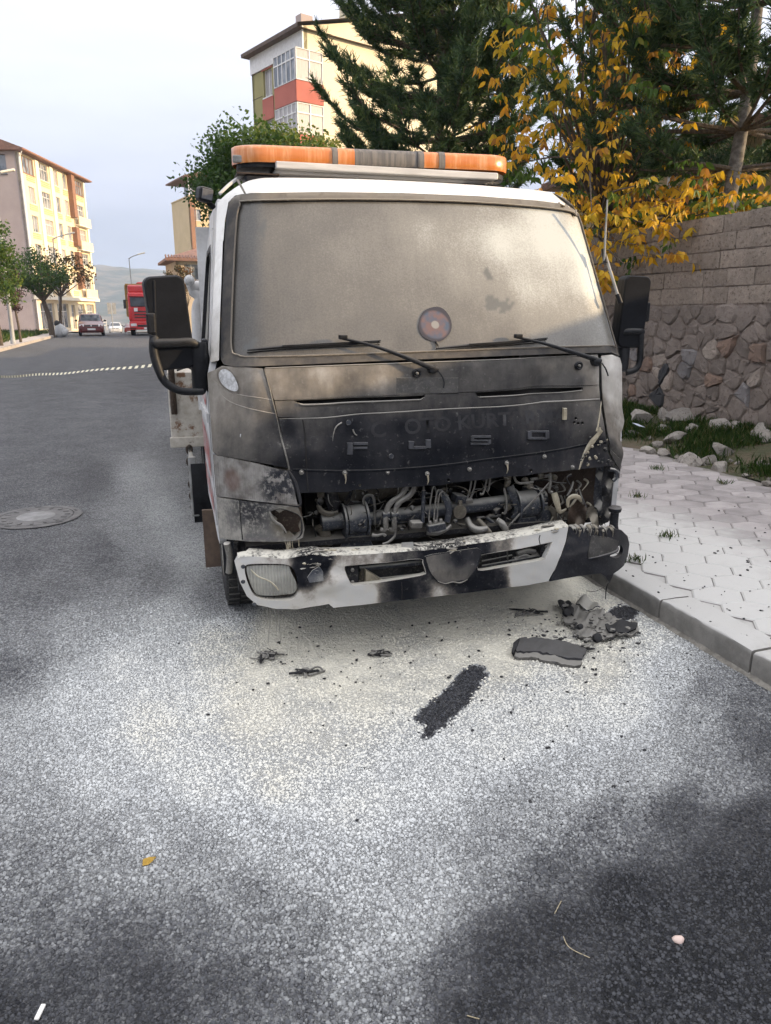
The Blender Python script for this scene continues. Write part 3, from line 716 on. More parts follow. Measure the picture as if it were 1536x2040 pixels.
soot_f = shepard(SOOT, 3.2); soot_b = shepard(SOOT_B, 3.6)
def const(v): return lambda P: np.full(len(P), v)
def dirty(name, c, d=(.40, .375, .32), scale=12, rough=.6, metal=0.0, dust=.75, amt=.25, spec=.22, fine=80):
    """a coloured part with powder lying on whatever faces up and blotches elsewhere"""
    t = NT(name); p = t.pos(); n1 = t.noise(p, scale, 6, .65); n2 = t.noise(p, fine, 4, .65)
    col = t.mix(t.ramp(n1, .3, .7), c, tuple(x*.55 for x in c))
    g = t.new('ShaderNodeNewGeometry'); sp = t.new('ShaderNodeSeparateXYZ'); t._in(sp.inputs[0], g.outputs['Normal'])
    up = t.math('MULTIPLY', t.ramp(t.math('ADD', sp.outputs['Z'], t.math('MULTIPLY', t.math('SUBTRACT', n1, .5), .8)), .15, .8), dust)
    bl = t.math('MULTIPLY', t.ramp(n2, .5, .75), amt)
    col = t.mix(t.math('MAXIMUM', up, bl), col, d)
    return t.set(color=col, rough=rough, metal=metal, spec=spec, normal=t.bump(n2, .3, .003))
M_CHAR = dirty('charred_metal', (.020, .020, .023), dust=.55, amt=.18)
M_STEEL = dirty('dusty_dark_steel', (.045, .05, .062), d=(.40, .39, .35), dust=1.0, amt=.4)
M_PIPE = dirty('dusty_grey_pipe', (.18, .172, .155), d=(.50, .48, .43), dust=.9, amt=.4)
M_DUCT = dirty('brown_grey_duct', (.13, .115, .09), d=(.33, .30, .24), dust=.8, amt=.4)
M_RUST = dirty('burnt_rust', (.055, .038, .028), d=(.22, .19, .15), dust=.6, amt=.3)
M_MELT = dirty('melted_pale_plastic', (.42, .37, .27), d=(.62, .58, .46), dust=.8, amt=.45)
M_ASHY = dirty('grey_ash', (.20, .19, .17), d=(.45, .43, .38), dust=.6, amt=.4)
M_VOID = M_simple('burnt_out_void', (.012, .011, .011), (.022, .02, .018), rough=.95)
M_BLKPL = dirty('black_plastic', (.014, .015, .018), d=(.12, .118, .115), dust=.35, amt=.10, rough=.5)
M_MIRROR = dirty('mirror_shell_plastic', (.008, .009, .012), d=(.03, .03, .034), dust=.1, amt=.05, rough=.5, spec=.15)
M_RUBBER = dirty('sooty_rubber_seal', (.034, .034, .038), d=(.22, .195, .16), dust=.7, amt=.12, rough=.75)
M_WHITE = dirty('dusty_white_paint', (.62, .62, .62), d=(.52, .50, .46), dust=.3, amt=.25, rough=.42, scale=4)
M_BRWHITE = sootmat('white_roof_paint', clean=(.74, .73, .70), gloss=.38, dustup=.4)
M_TYRE = dirty('tyre_rubber', (.028, .028, .029), d=(.20, .19, .17), dust=.5, amt=.35, rough=.85)
M_RIM = dirty('dusty_rim', (.30, .30, .29), d=(.40, .38, .33), dust=.5, amt=.3, rough=.6)
M_ALU = M_simple('aluminium_tray', (.56, .55, .53), (.42, .41, .40), scale=3, rough=.5, metal=.0, stretch=(1, 8, 8))

def tubeo(name, pts, rad, mat, parent, n=10, k=5, flat=1.0):
    q = spline(pts, k) if len(pts) > 2 else pts
    return MB().tube(q, rad if not isinstance(rad, (list, tuple)) else list(np.interp(np.linspace(0, 1, len(q)), np.linspace(0, 1, len(rad)), rad)), n, flat=flat).build(name, mat, parent, smooth=50)
def setattr_(o, name, v):
    a = o.data.attributes.new(name, 'FLOAT', 'POINT'); a.data.foreach_set('value', np.full(len(o.data.vertices), v, np.float32)); return o
PXM = lambda ly: (ly-EYE_L[1])/FPX*1.03       # metres per photo pixel at depth ly

# ---- windscreen and its seal
WS_OUT = [(470, 391), (500, 386), (650, 384), (800, 386), (950, 392), (1070, 401), (1140, 410), (1165, 424), (1180, 455), (1212, 560), (1240, 665), (1246, 692), (1236, 701), (1100, 705), (800, 717), (520, 729), (455, 728), (441, 716), (440, 680), (444, 560), (450, 440), (457, 403)]
WS_IN = [(492, 401), (640, 398), (800, 399), (950, 404), (1070, 413), (1130, 421), (1146, 431), (1160, 458), (1194, 560), (1221, 660), (1224, 680), (1216, 688), (1100, 691), (800, 702), (520, 711), (474, 707), (461, 696), (461, 640), (465, 540), (471, 440), (478, 409)]
WS_OUT = [tuple(p) for p in spline(WS_OUT, 3, True)]; WS_IN = [tuple(p) for p in spline(WS_IN, 3, True)]
c_ws = np.mean(WS_IN, axis=0); WS_GL = [tuple(c_ws+(np.array(p)-c_ws)*1.012) for p in WS_IN]
DUST_SUN_TONE = [(480,450,.26),(478,600,.18),(500,670,.2),(560,440,.44),(620,410,.5),(700,500,.56),(620,560,.42),(850,450,.75),(1000,480,1.0),(1100,480,1.12),(1180,560,1.1),(1100,430,1.05),(1000,600,.62),(1150,620,.72),(850,600,.5),(700,620,.46),(600,660,.38),(760,690,.40),(900,690,.34),(1100,675,.6),(1200,670,.7),(1050,560,.85),(930,540,.7),(950,640,.45),(540,520,.4),(600,694,.22),(800,694,.24),(1000,690,.28),(700,645,.36),(1150,685,.5),(900,660,.36),(560,404,.34),(700,402,.42),(850,404,.5),(1000,410,.68),(1130,430,.8),(466,520,.12),(466,660,.12)]
tone_f = shepard(DUST_SUN_TONE, 3.0)  # powder and soot tone, with the sunlit upper right painted in paler
WIPE = [[(968, 590), (975, 586), (984, 590), (995, 593), (999, 606), (990, 620), (976, 622), (969, 608)], [(1012, 594), (1016, 604), (1008, 622), (996, 627), (994, 618), (1002, 603)], [(1018, 602), (1024, 604), (1017, 622), (1014, 618)], [(962, 534), (974, 538), (984, 552), (974, 556), (966, 546)], [(515, 450), (528, 430), (530, 465), (524, 480), (519, 462)], [(484, 690), (500, 675), (515, 678), (505, 696), (490, 700)]]
def wipe_f(P):
    P = np.asarray(P, float); j = P+np.stack([1.6*np.sin(P[:, 1]*.9), 1.6*np.sin(P[:, 0]*.8)], -1); k = np.zeros(len(P))
    for w in WIPE: k = np.maximum(k, inside(w, j))
    return k
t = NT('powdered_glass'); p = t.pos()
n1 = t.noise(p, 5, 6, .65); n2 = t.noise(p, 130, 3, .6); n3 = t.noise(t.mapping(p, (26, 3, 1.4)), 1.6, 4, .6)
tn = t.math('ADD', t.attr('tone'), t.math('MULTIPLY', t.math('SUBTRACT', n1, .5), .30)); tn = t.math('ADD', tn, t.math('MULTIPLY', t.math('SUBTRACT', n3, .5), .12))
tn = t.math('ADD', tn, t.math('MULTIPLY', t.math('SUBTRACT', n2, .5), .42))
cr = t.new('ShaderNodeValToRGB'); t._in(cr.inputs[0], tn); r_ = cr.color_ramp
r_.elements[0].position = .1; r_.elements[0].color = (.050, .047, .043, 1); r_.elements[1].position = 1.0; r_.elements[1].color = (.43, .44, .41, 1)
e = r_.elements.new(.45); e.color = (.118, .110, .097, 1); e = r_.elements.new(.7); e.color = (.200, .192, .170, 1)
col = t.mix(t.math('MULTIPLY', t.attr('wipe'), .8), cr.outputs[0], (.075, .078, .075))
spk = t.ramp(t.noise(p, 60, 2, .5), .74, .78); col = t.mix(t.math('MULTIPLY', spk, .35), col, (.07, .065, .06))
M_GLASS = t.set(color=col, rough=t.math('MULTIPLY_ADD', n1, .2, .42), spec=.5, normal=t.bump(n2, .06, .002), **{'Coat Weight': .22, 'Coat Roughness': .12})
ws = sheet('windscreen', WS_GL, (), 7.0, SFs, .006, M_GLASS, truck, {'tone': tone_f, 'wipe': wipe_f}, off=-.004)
sheet('seal', WS_OUT, (WS_IN,), 9.0, SFs, .022, M_RUBBER, ws, off=.010)
# inner bead of the seal
tubeo('seal_bead', [Vector(q) for q in SFs(WS_IN+WS_IN[:1], .012)], .0045, dirty('dusty_bead', (.16, .14, .115), d=(.34, .31, .26), dust=.6, amt=.4, rough=.8), ws, n=6, k=1)
# round dark sticker on the glass
t = NT('sticker_print'); p = t.pos(); d = t.new('ShaderNodeVectorMath', operation='DISTANCE')
sc_ = s1(867, 647, .0); t._in(d.inputs[0], p); d.inputs[1].default_value = tuple(sc_)
nn = t.noise(p, 22, 3, .5); rr = d.outputs['Value']
c1 = t.mix(t.ramp(nn, .35, .65), (.045, .065, .10), (.12, .07, .065)); c1 = t.mix(t.ramp(rr, .062, .076), c1, (.02, .016, .022)); c1 = t.mix(t.ramp(rr, .022, .016), c1, (.21, .20, .185))
M_STK = t.set(color=c1, rough=.45)
sheet('sticker', [(867+33*math.cos(R(a))*(1+.03*math.sin(R(a*3))), 646+35*math.sin(R(a))*(1+.02*math.cos(R(a*5)))) for a in range(0, 360, 12)], (), 8, SFs, .003, M_STK, ws, off=.0005)
# streaks of burnt glue under the sticker
tubeo('drip', [s1(868, 680, .003), s1(872, 690, .004), s1(866, 697, .003)], [.006, .004, .002], M_CHAR, ws, n=6)

# ---- roof and visor
VISOR = [(404, 470), (409, 430), (418, 395), (432, 374), (455, 362), (520, 355), (650, 354), (850, 359), (1000, 367), (1085, 379), (1130, 388), (1160, 403), (1180, 430), (1196, 475), (1189, 478), (1180, 452), (1168, 424), (1140, 409), (1070, 400), (950, 391), (800, 385), (650, 383), (500, 385), (468, 390), (455, 403), (448, 440), (445, 480)]
def VF(P, off=0.0):
    Q = SFs(P, 0.0)
    for _ in range(2):
        u = np.clip(np.abs(Q[:, 0])/.955, 0, 1); zt_ = 2.232-.028*u*u-.10*np.clip((u-.72)/.28, 0, 1)**2.2; k = Q[:, 2] > zt_; Q[k, 2] = zt_[k]; Q[k, 1] = front(Q[k, 0], Q[k, 2])
    Q[:, 1] -= off; Q[:, 2] += off*.3; return Q
sheet('roof_visor', VISOR, (), 8.0, VF, .006, M_BRWHITE, truck, {'soot': lambda P: np.clip(.03+.0*P[:, 0], 0, 1)+.10*np.exp(-((P[:, 0]-1160)/30)**2)}, off=.003)
sheet('windscreen_pillar', [(402, 466), (444, 476), (441, 560), (438, 640), (436, 718), (420, 722), (404, 700), (402, 600)], (), 9, VF, .006, M_BRWHITE, truck, {'soot': lambda P: .05+.12*np.clip((P[:, 1]-600)/120, 0, 1)}, off=.003)
sheet('visor_seam', [(470, 358), (478, 372), (486, 386), (490, 386), (483, 372), (475, 357)], (), 5, SFs, .004, M_RUBBER, truck, off=.0045)
N = 33; us = np.linspace(-1, 1, N); rows = []
for kk, ly_ in enumerate(np.linspace(0, 1, 14)):
    row = []
    for u in us:
        zt = 2.232-.028*u*u-.10*np.clip((abs(u)-.72)/.28, 0, 1)**2.2
        x_ = u*.955; l0 = float(front(np.array(x_*.998), np.array(zt)))-.004; row.append((x_, l0+(1.75-l0)*ly_, zt+.018*math.sin(math.pi*ly_)*(1-u*u)))
    rows.append(row)
for d_ in (2, 3): pass
o = MB().grid(rows).build('roof', M_WHITE, truck, smooth=60)

# ---- cab sides: plates with a window opening, in (depth, height) coordinates
def side_fn(sgn):
    def fn(P, off=0.0):
        P = np.asarray(P, float); z = P[:, 1]; x = hwid(z); l0 = front(x, z)
        ly_ = l0+(1.75-l0)*P[:, 0]; return np.stack([sgn*(x+off-.012*np.clip((P[:, 0]-.8)/.2, 0, 1)), ly_, z], -1)
    return fn
WIN = [(.16, 1.36), (.20, 1.34), (.70, 1.34), (.74, 1.38), (.74, 1.86), (.70, 1.92), (.40, 1.93), (.30, 1.86), (.20, 1.60)]
DOOR = [(.10, .58), (.78, .50), (.80, .56), (.80, 1.99), (.76, 2.03), (.36, 2.03), (.24, 1.93), (.13, 1.6), (.07, 1.36)]
for sgn in (-1, 1):
    fn = side_fn(sgn)
    sheet('cab_side', [(0.0, .56), (.05, .52), (.16, .50), (.22, .50), (.45, .52), (.95, .46), (1, .55), (1, 2.10), (.9, 2.13), (.1, 2.13), (0, 2.12), (0, 1.4)], (DOOR,), .07, fn, .03, M_WHITE, truck)
    dr = sheet('door', [tuple(np.array((.44, 1.25))+(np.array(q)-np.array((.44, 1.25)))*.985) for q in DOOR], (WIN,), .05, fn, .03, M_WHITE, truck, off=.004)
    sheet('window_seal', [tuple(np.array((.45, 1.62))+(np.array(q)-np.array((.45, 1.62)))*1.05) for q in WIN], ([tuple(np.array((.45, 1.62))+(np.array(q)-np.array((.45, 1.62)))*.95) for q in WIN],), .05, fn, .02, M_BLKPL, dr, off=.008)
    M_SIDEGL = M_GLASS
    sheet('window_pane', [tuple(np.array((.45, 1.62))+(np.array(q)-np.array((.45, 1.62)))*.99) for q in WIN], (), .06, fn, .006, M_SIDEGL, dr, {'tone': const(.75), 'wipe': const(0)}, off=-.012)
    fo = MB().box(-.02, -.09, -.02, .02, .09, .02); fo.build('door_handle', M_BLKPL, dr, loc=(sgn*1.085, 1.42, 1.18), bevel=.008)
    # swage line across the door
    sheet('door_moulding', [(.07, 1.10), (.80, 1.04), (.80, 1.08), (.07, 1.14)], (), .05, fn, .012, M_WHITE, dr, off=.014)
MB().box(-1.03, 1.72, .55, 1.03, 1.76, 2.10).build('cab_rear', M_WHITE, truck)
MB().box(-1.0, .75, .62, 1.0, 1.7, .70).build('cab_floor', M_CHAR, truck)

# ---- front panels
A = {'soot': soot_f}
LCORN = [(428, 737), (442, 729), (480, 731), (523, 734), (535, 775), (548, 822), (560, 872), (574, 932), (500, 918), (430, 905), (404, 880), (402, 800), (405, 745)]
corner = sheet('corner_panel', LCORN, (), 9, SF, .006, M_SOOT, truck, A, off=.004)
# raised crease lines pressed into the corner
for pl in ([(424, 757), (450, 776), (480, 787), (520, 793), (543, 797)], [(426, 772), (455, 798), (490, 812), (525, 820), (548, 824)]):
    setattr_(tubeo('crease', [Vector(q) for q in SF(spline([np.array(p) for p in pl], 6), .003)], [.001, .0025, .003, .002], M_SOOTN, corner, n=8, k=1), 'soot', .40)
COWL = [(527, 733), (700, 727), (840, 722), (1000, 716), (1100, 711), (1190, 708), (1193, 735), (1192, 766), (1100, 769), (945, 780), (845, 784), (700, 791), (580, 796), (546, 797), (537, 770)]
cowl = sheet('cowl_panel', COWL, (), 9, SF, .006, M_SOOT, truck, A, off=.006)
MID = [(547, 799), (580, 797), (700, 792), (845, 785), (945, 781), (1100, 771), (1193, 767), (1195, 794), (1100, 798), (1060, 803), (990, 808), (900, 812), (800, 818), (720, 823), (650, 829), (600, 832), (553, 831)]
SL1 = [(584, 798), (600, 797), (840, 788), (846, 786), (846, 791), (838, 796), (720, 801), (610, 806), (594, 803)]; SL2 = [(946, 782), (1090, 774), (1160, 771), (1158, 777), (1100, 784), (952, 791)]
mid = sheet('mid_panel', MID, (SL1, SL2), 8, SF, .014, M_SOOT, truck, A, off=.002)
LOW = [(555, 834), (600, 834), (650, 832), (720, 826), (800, 821), (900, 815), (990, 811), (1060, 806), (1100, 801), (1194, 796), (1200, 850), (1210, 900), (1222, 926), (1170, 933), (1150, 934), (1120, 938), (1080, 941), (1040, 948), (1000, 950), (950, 957), (900, 961), (880, 966), (850, 967), (800, 970), (760, 972), (705, 975), (690, 980), (640, 980), (585, 982), (578, 940), (566, 890)]
HOLES = [[(x+3*math.cos(R(a)), y+3*math.sin(R(a))) for a in range(0, 360, 45)] for x, y in ((1143, 841), (1150, 843), (1158, 842), (893, 956), (1057, 937), (716, 966), (1146, 833))]
low = sheet('lower_front_panel', LOW, HOLES, 8, SF, .005, M_SOOT, truck, A, off=.007)
M_BACK = M_VOID
sheet('panel_backing', [(560, 760), (1190, 740), (1200, 930), (600, 960)], (), 40, SFs, .01, M_VOID, truck, off=-.05)
# lower flange of the panel: a fold with bolts and a seam above it
FL = [(583, 936), (700, 938), (850, 930), (1000, 912), (1100, 898), (1205, 880)]
setattr_(tubeo('fold', [Vector(q) for q in SF(spline([np.array(p) for p in FL], 8), .004)], .007, M_SOOTN, low, n=8, k=1), 'soot', .97)
tubeo('seam', [Vector(q) for q in SF(spline([np.array(p) for p in [(602, 835), (606, 860), (608, 900), (611, 940), (613, 978)]], 6), .008)], .003, M_VOID, low, n=6, k=1)
for i, (x, y) in enumerate(((600, 940), (686, 941), (771, 941), (850, 943), (934, 934), (1008, 922), (1083, 909), (1139, 930))):
    q = s1(x, y, .010); Mx = Matrix.Translation(q)@Matrix.Rotation(math.pi/2, 4, 'X')
    m = MB().lathe([(.011, -.002), (.011, .003), (.006, .004), (.006, .009), (.004, .011)], 10, Mx); m.build('bolt', M_PIPE, low, smooth=40)
    if i in (1, 3, 5): tubeo('drip', [q+Vector((0, -.006, -.004)), q+Vector((.003, -.007, -.03)), q+Vector((0, -.004, -.05))], [.005, .003, .001], M_MELT, low, n=6)
# the four raised letters
def pbox(m, x0, y0, x1, y1, h=.010, surf=SF):
    P = [(x0, y0), (x1, y0), (x1, y1), (x0, y1)]; a = surf(P, .006); b = surf([(x0+.8, y0+.8), (x1-.8, y0+.8), (x1-.8, y1-.8), (x0+.8, y1-.8)], .007+h)
    m.add(list(a)+list(b), [(4, 7, 6, 5), (0, 1, 5, 4), (1, 2, 6, 5), (2, 3, 7, 6), (3, 0, 4, 7)])
M_LETTER = dirty('sooty_letter_metal', (.075, .077, .085), d=(.22, .22, .22), dust=.5, amt=.12, rough=.38, metal=.35)
for bx_ in ([(690, 881, 702, 905), (702, 880, 732, 886), (702, 889, 731, 894)],
            [(812, 878, 823, 894), (846, 875, 857, 892), (822, 888, 848, 894)],
            [(938, 867, 977, 872), (936, 868, 943, 879), (940, 875, 973, 879), (970, 875, 977, 884), (936, 881, 974, 886)],
            [(1053, 857, 1090, 861), (1050, 870, 1088, 875), (1048, 858, 1057, 874), (1083, 857, 1092, 873)]):
    m = MB()
    for b in bx_: pbox(m, *b)
    m.build('letter', M_LETTER, low)
# ghost of the burnt-off lettering
def text_mesh(name, body, size=1.0, bold=.02):
    cu = bpy.data.curves.new(name, 'FONT'); cu.body = body; cu.size = size; cu.offset = bold; cu.resolution_u = 3
    ob = bpy.data.objects.new(name, cu); COL.objects.link(ob); dg = bpy.context.evaluated_depsgraph_get()
    me = bpy.data.meshes.new_from_object(ob.evaluated_get(dg)); bpy.data.objects.remove(ob); bpy.data.curves.remove(cu)
    return me
M_GHOST = dirty('scorched_lettering', (.036, .036, .039), d=(.06, .06, .06), dust=.2, amt=.1, rough=.55)
def ghost(body, corners, off, parent, mat, surf=SF):
    me = text_mesh('lettering', body); V = np.array([v.co[:2] for v in me.vertices]); a, b = V.min(0), V.max(0); U = (V-a)/(b-a)
    (x0, y0), (x1, y1), (x2, y2), (x3, y3) = corners     # bottom-left, bottom-right, top-right, top-left
    X = (1-U[:, 1])*((1-U[:, 0])*x0+U[:, 0]*x1)+U[:, 1]*((1-U[:, 0])*x3+U[:, 0]*x2); Y = (1-U[:, 1])*((1-U[:, 0])*y0+U[:, 0]*y1)+U[:, 1]*((1-U[:, 0])*y3+U[:, 0]*y2)
    Q = surf(np.stack([X, Y], -1), off)
    for v, q in zip(me.vertices, Q): v.co = q
    me.update(); return link('lettering', me, mat, parent)
ghost('OTO KURTARMA', [(806, 866), (1132, 838), (1130, 812), (804, 834)], .0085, low, M_GHOST)
ghost('C', [(738, 872), (768, 870), (768, 838), (738, 840)], .0085, low, M_GHOST)
# burnt bracket stub and flakes on the panel
pb = MB(); pbox(pb, 1118, 812, 1126, 836, .012); pb.build('bracket', M_MELT, low)
for pl in ([(680, 841), (668, 850), (663, 865), (662, 878)], [(702, 855), (706, 864), (711, 867)]):
    tubeo('flake', [Vector(q) for q in SF([np.array(p) for p in pl], .010)], [.004, .003, .001], M_PIPE, low, n=6)
for (x, y) in ((693, 841), (778, 908)):
    q = s1(x, y, .012); MB().lathe([(.012, 0), (.012, .004), (.007, .005)], 10, Matrix.Translation(q)@Matrix.Rotation(math.pi/2, 4, 'X')).build('bolt', M_STEEL, low, smooth=40)
# pale run of melted plastic at the right corner of the panel
rn = random.Random(3)
for pl, w in (([(1193, 855), (1180, 880), (1165, 905), (1152, 935)], [.012, .016, .009, .003]), ([(1190, 850), (1186, 870), (1172, 890), (1168, 910)], [.006, .012, .008, .003]), ([(1196, 800), (1190, 830), (1184, 858)], [.003, .004, .006])):
    tubeo('melt_run', [Vector(q) for q in SF([np.array(p) for p in pl], .010)], w, M_MELT, low, n=8, flat=.5)
for i in range(26):
    x, y = rn.uniform(1155, 1215), rn.uniform(870, 925); q = s1(x, y, .010); MB().blob(q, rn.uniform(.004, .010), i, 1, .5, (1, .5, 1)).build('char_flake', M_CHAR if i % 3 else M_MELT, low)
# nozzles
for x, y in ((828, 743), (1150, 728)):
    q = s1(x, y, .012); Mx = Matrix.Translation(q)@Matrix.Rotation(math.pi/2, 4, 'X')
    nz_ = MB().lathe([(.021, -.004), (.021, .006), (.015, .010), (.011, .006), (.011, -.002)], 18, Mx).build('washer_nozzle', M_BLKPL, truck, smooth=40)
    MB().lathe([(.006, .002), (.006, .016), (.003, .018)], 8, Mx).build('jet', M_PIPE, nz_, smooth=40)
# flat patch and cowl dirt plate on the cowl
pb = MB(); pbox(pb, 789, 752, 912, 783, .0006); pb.build('patch', dirty('old_sticker_patch', (.085, .082, .078), dust=.2, amt=.2), cowl)

# pale tubes on the panel lips: powder, plus edge highlights put into their colour
M_LIP = dirty('powder_highlight_fold', (.20, .19, .17), d=(.46, .44, .40), dust=.6, amt=.3, rough=.7)
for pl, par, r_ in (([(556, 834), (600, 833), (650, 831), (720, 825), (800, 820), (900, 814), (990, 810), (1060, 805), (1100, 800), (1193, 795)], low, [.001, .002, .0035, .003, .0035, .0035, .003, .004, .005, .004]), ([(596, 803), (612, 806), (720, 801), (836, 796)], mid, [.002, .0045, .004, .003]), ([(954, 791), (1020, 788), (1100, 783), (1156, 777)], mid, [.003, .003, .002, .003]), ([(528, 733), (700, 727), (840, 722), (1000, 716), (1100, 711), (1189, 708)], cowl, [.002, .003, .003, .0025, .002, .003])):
    tubeo('highlight_lip', [Vector(q) for q in SF(spline([np.array(p_) for p_ in pl], 6), .007)], r_, M_LIP, par, n=6, k=1)
tubeo('highlight_lip', [Vector(q) for q in SF(spline([np.array(p_) for p_ in [(526, 736), (538, 780), (550, 828), (562, 880), (576, 935)]], 6), .007)], [.002, .003, .002, .004, .004], M_LIP, corner, n=6, k=1)
# ---- wipers
def wiper(arm, blade, pivot):
    w = tubeo('wiper', [s1(x, y, o_) for x, y, o_ in arm], [.013, .012, .009, .007, .006], M_BLKPL, truck, n=8, k=6, flat=.7)
    q = s1(*pivot, .02); MB().lathe([(.020, -.02), (.020, .016), (.012, .022)], 14, Matrix.Translation(q)@Matrix.Rotation(math.pi/2, 4, 'X')).build('pivot', M_BLKPL, w, smooth=40)
    b = [s1(x, y, .020) for x, y in blade]
    tubeo('blade', b, [.004, .007, .009, .007, .004], M_BLKPL, w, n=6, k=6)
    tubeo('rubber', [s1(x, y+5, .007) for x, y in blade], .004, M_TYRE, w, n=6, k=6)
    # bridge with claws
    n_ = len(blade); mid_ = blade[len(blade)//2]
    br = MB()
    q0 = [Vector(v) for v in spline([np.array(s1(x, y-3, .030)) for x, y in blade[1:]], 8)]
    br.tube(q0, [.003]*len(q0), 6)
    for i in range(2, len(q0)-1, 3): br.tube([q0[i], q0[i]+Vector((0, .012, -.012))], .0028, 5)
    br.build('bridge', M_BLKPL, w, smooth=50)
    return w
w1 = wiper([(868, 736, .03), (845, 728, .04), (790, 706, .045), (735, 687, .04), (672, 672, .034)], [(492, 697), (560, 691), (640, 687), (700, 684), (755, 681)], (858, 735))
w2 = wiper([(1190, 719, .03), (1168, 712, .04), (1110, 694, .045), (1070, 682, .04), (1018, 670, .034)], [(866, 694), (930, 688), (990, 684), (1040, 680), (1085, 676)], (1182, 721))
for pl in ([(868, 738), (876, 748), (880, 760), (879, 772)], [(1192, 722), (1200, 734), (1205, 748)]):
    tubeo('washer_hose', [s1(x, y, .03) for x, y in pl], .0035, M_BLKPL, truck, n=6)
for xx, yy in ((680, 671), (1026, 669)):
    MB().box(-.02, -.012, -.010, .02, .012, .010).build('wiper_clip', M_BLKPL, w1 if xx < 800 else w2, loc=s1(xx, yy, .036), bevel=.005)

# ---- right front corner: white panel sagging from the heat
RCORN = [(1197, 709), (1240, 704), (1262, 704), (1268, 750), (1258, 790), (1250, 830), (1240, 870), (1232, 905), (1226, 925), (1214, 900), (1206, 850), (1200, 796)]
rc = sheet('corner_panel', RCORN, (), 7, SF, .006, M_SOOT, truck, A, off=.005)

# ---- left lamps
ml = [(x, y) for x, y in spline([np.array(q) for q in [(436, 742), (446, 735), (460, 742), (470, 758), (474, 774), (466, 779), (450, 772), (438, 758)]], 4, True)]
M_MARK = M_simple('frosted_lamp', (.52, .53, .54), (.34, .34, .34), scale=60, rough=.35, bump=.5, bscale=120)
mk = sheet('marker_lamp', ml, (), 5, SF, .012, M_MARK, truck, off=.012)
rim = [tuple(np.array((455, 757))+(np.array(q)-np.array((455, 757)))*1.18) for q in ml]
setattr_(sheet('rim', rim, (ml,), 5, SF, .008, M_SOOTN, mk, off=.008), 'soot', .5)
TS = [(404, 900), (430, 906), (500, 920), (572, 938), (582, 960), (592, 1004), (560, 1003), (500, 996), (432, 987), (404, 975)]
t = NT('smoked_lens'); p = t.pos(); n1 = t.noise(p, 14, 5, .6); rib = t.new('ShaderNodeTexWave', wave_type='BANDS', bands_direction='X'); t._in(rib.inputs[0], p); rib.inputs['Scale'].default_value = 34
col = t.mix(t.ramp(n1, .3, .7), (.115, .105, .095), (.26, .25, .235)); d = t.new('ShaderNodeVectorMath', operation='DISTANCE'); t._in(d.inputs[0], p); d.inputs[1].default_value = tuple(s1(462, 955, .01))
col = t.mix(t.math('MULTIPLY', t.ramp(d.outputs['Value'], .07, .03), .55), col, (.11, .055, .04)); d2 = t.new('ShaderNodeVectorMath', operation='DISTANCE'); t._in(d2.inputs[0], p); d2.inputs[1].default_value = tuple(s1(555, 965, .01))
n2 = t.noise(p, 30, 4, .7); col = t.mix(t.math('MULTIPLY', t.ramp(d2.outputs['Value'], .12, .05), t.ramp(n2, .4, .55)), col, (.02, .022, .028))
M_LENS = t.set(color=col, rough=.22, normal=t.bump(rib.outputs['Fac'], .35, .004), spec=.5)
ts = sheet('turn_signal', TS, (), 8, SF, .02, M_LENS, truck, off=.012)
HL = [(410, 985), (432, 990), (500, 999), (560, 1006), (592, 1008), (602, 1030), (606, 1052), (603, 1070), (590, 1076), (560, 1078), (500, 1078), (455, 1074), (415, 1066)]
HH = [(534, 1019), (546, 1013), (556, 1021), (566, 1015), (580, 1017), (592, 1022), (600, 1036), (594, 1045), (599, 1058), (587, 1067), (576, 1058), (567, 1063), (562, 1049), (549, 1043), (552, 1033)]
t = NT('scorched_headlamp'); p = t.pos(); n1 = t.noise(p, 12, 6, .65); n2 = t.noise(p, 60, 4, .7)
d = t.new('ShaderNodeVectorMath', operation='DISTANCE'); t._in(d.inputs[0], p); d.inputs[1].default_value = tuple(s1(500, 1010, .01))
col = t.mix(t.ramp(t.math('ADD', n1, t.math('MULTIPLY', n2, .4)), .55, .85), (.30, .285, .25), (.12, .115, .11)); col = t.mix(t.math('MULTIPLY', t.ramp(d.outputs['Value'], .16, .04), t.ramp(n2, .3, .55)), col, (.015, .015, .019)); d3 = t.new('ShaderNodeVectorMath', operation='DISTANCE'); t._in(d3.inputs[0], p); d3.inputs[1].default_value = tuple(s1(575, 1040, .01)); col = t.mix(t.math('MULTIPLY', t.ramp(d3.outputs['Value'], .11, .04), t.ramp(n1, .3, .55)), col, (.10, .085, .06))
M_HEAD = t.set(color=col, rough=.45, normal=t.bump(n2, .3, .004))
hl = sheet('headlamp', HL, (HH,), 7, SF, .02, M_HEAD, truck, off=.008)
sheet('reflector', [(530, 1010), (604, 1016), (608, 1066), (560, 1068)], (), 8, SFs, .01, M_RUST, hl, off=-.05)
tubeo('torn_edge', [Vector(q) for q in SF([np.array(p) for p in [(536, 1018), (545, 1036), (560, 1046), (570, 1060)]], .014)], [.004, .007, .006, .003], M_ASHY, hl, n=8, flat=.5)
tubeo('torn_edge', [Vector(q) for q in SF([np.array(p) for p in [(538, 1018), (556, 1012), (580, 1018), (598, 1030), (600, 1060), (590, 1072)]], .010)], [.001, .003, .0015, .003, .004, .001], M_CHAR, hl, n=8, flat=.6)
tubeo('torn_edge', [Vector(q) for q in SF([np.array(p) for p in [(572, 935), (588, 960), (596, 990), (596, 1006), (570, 1004)]], .012)], [.005, .007, .008, .006, .003], M_RUBBER, ts, n=8, flat=.6)
tubeo('seam', [Vector(q) for q in SF([np.array(p) for p in [(477, 996), (479, 1030), (483, 1074)]], .008)], .003, M_CHAR, hl, n=6)
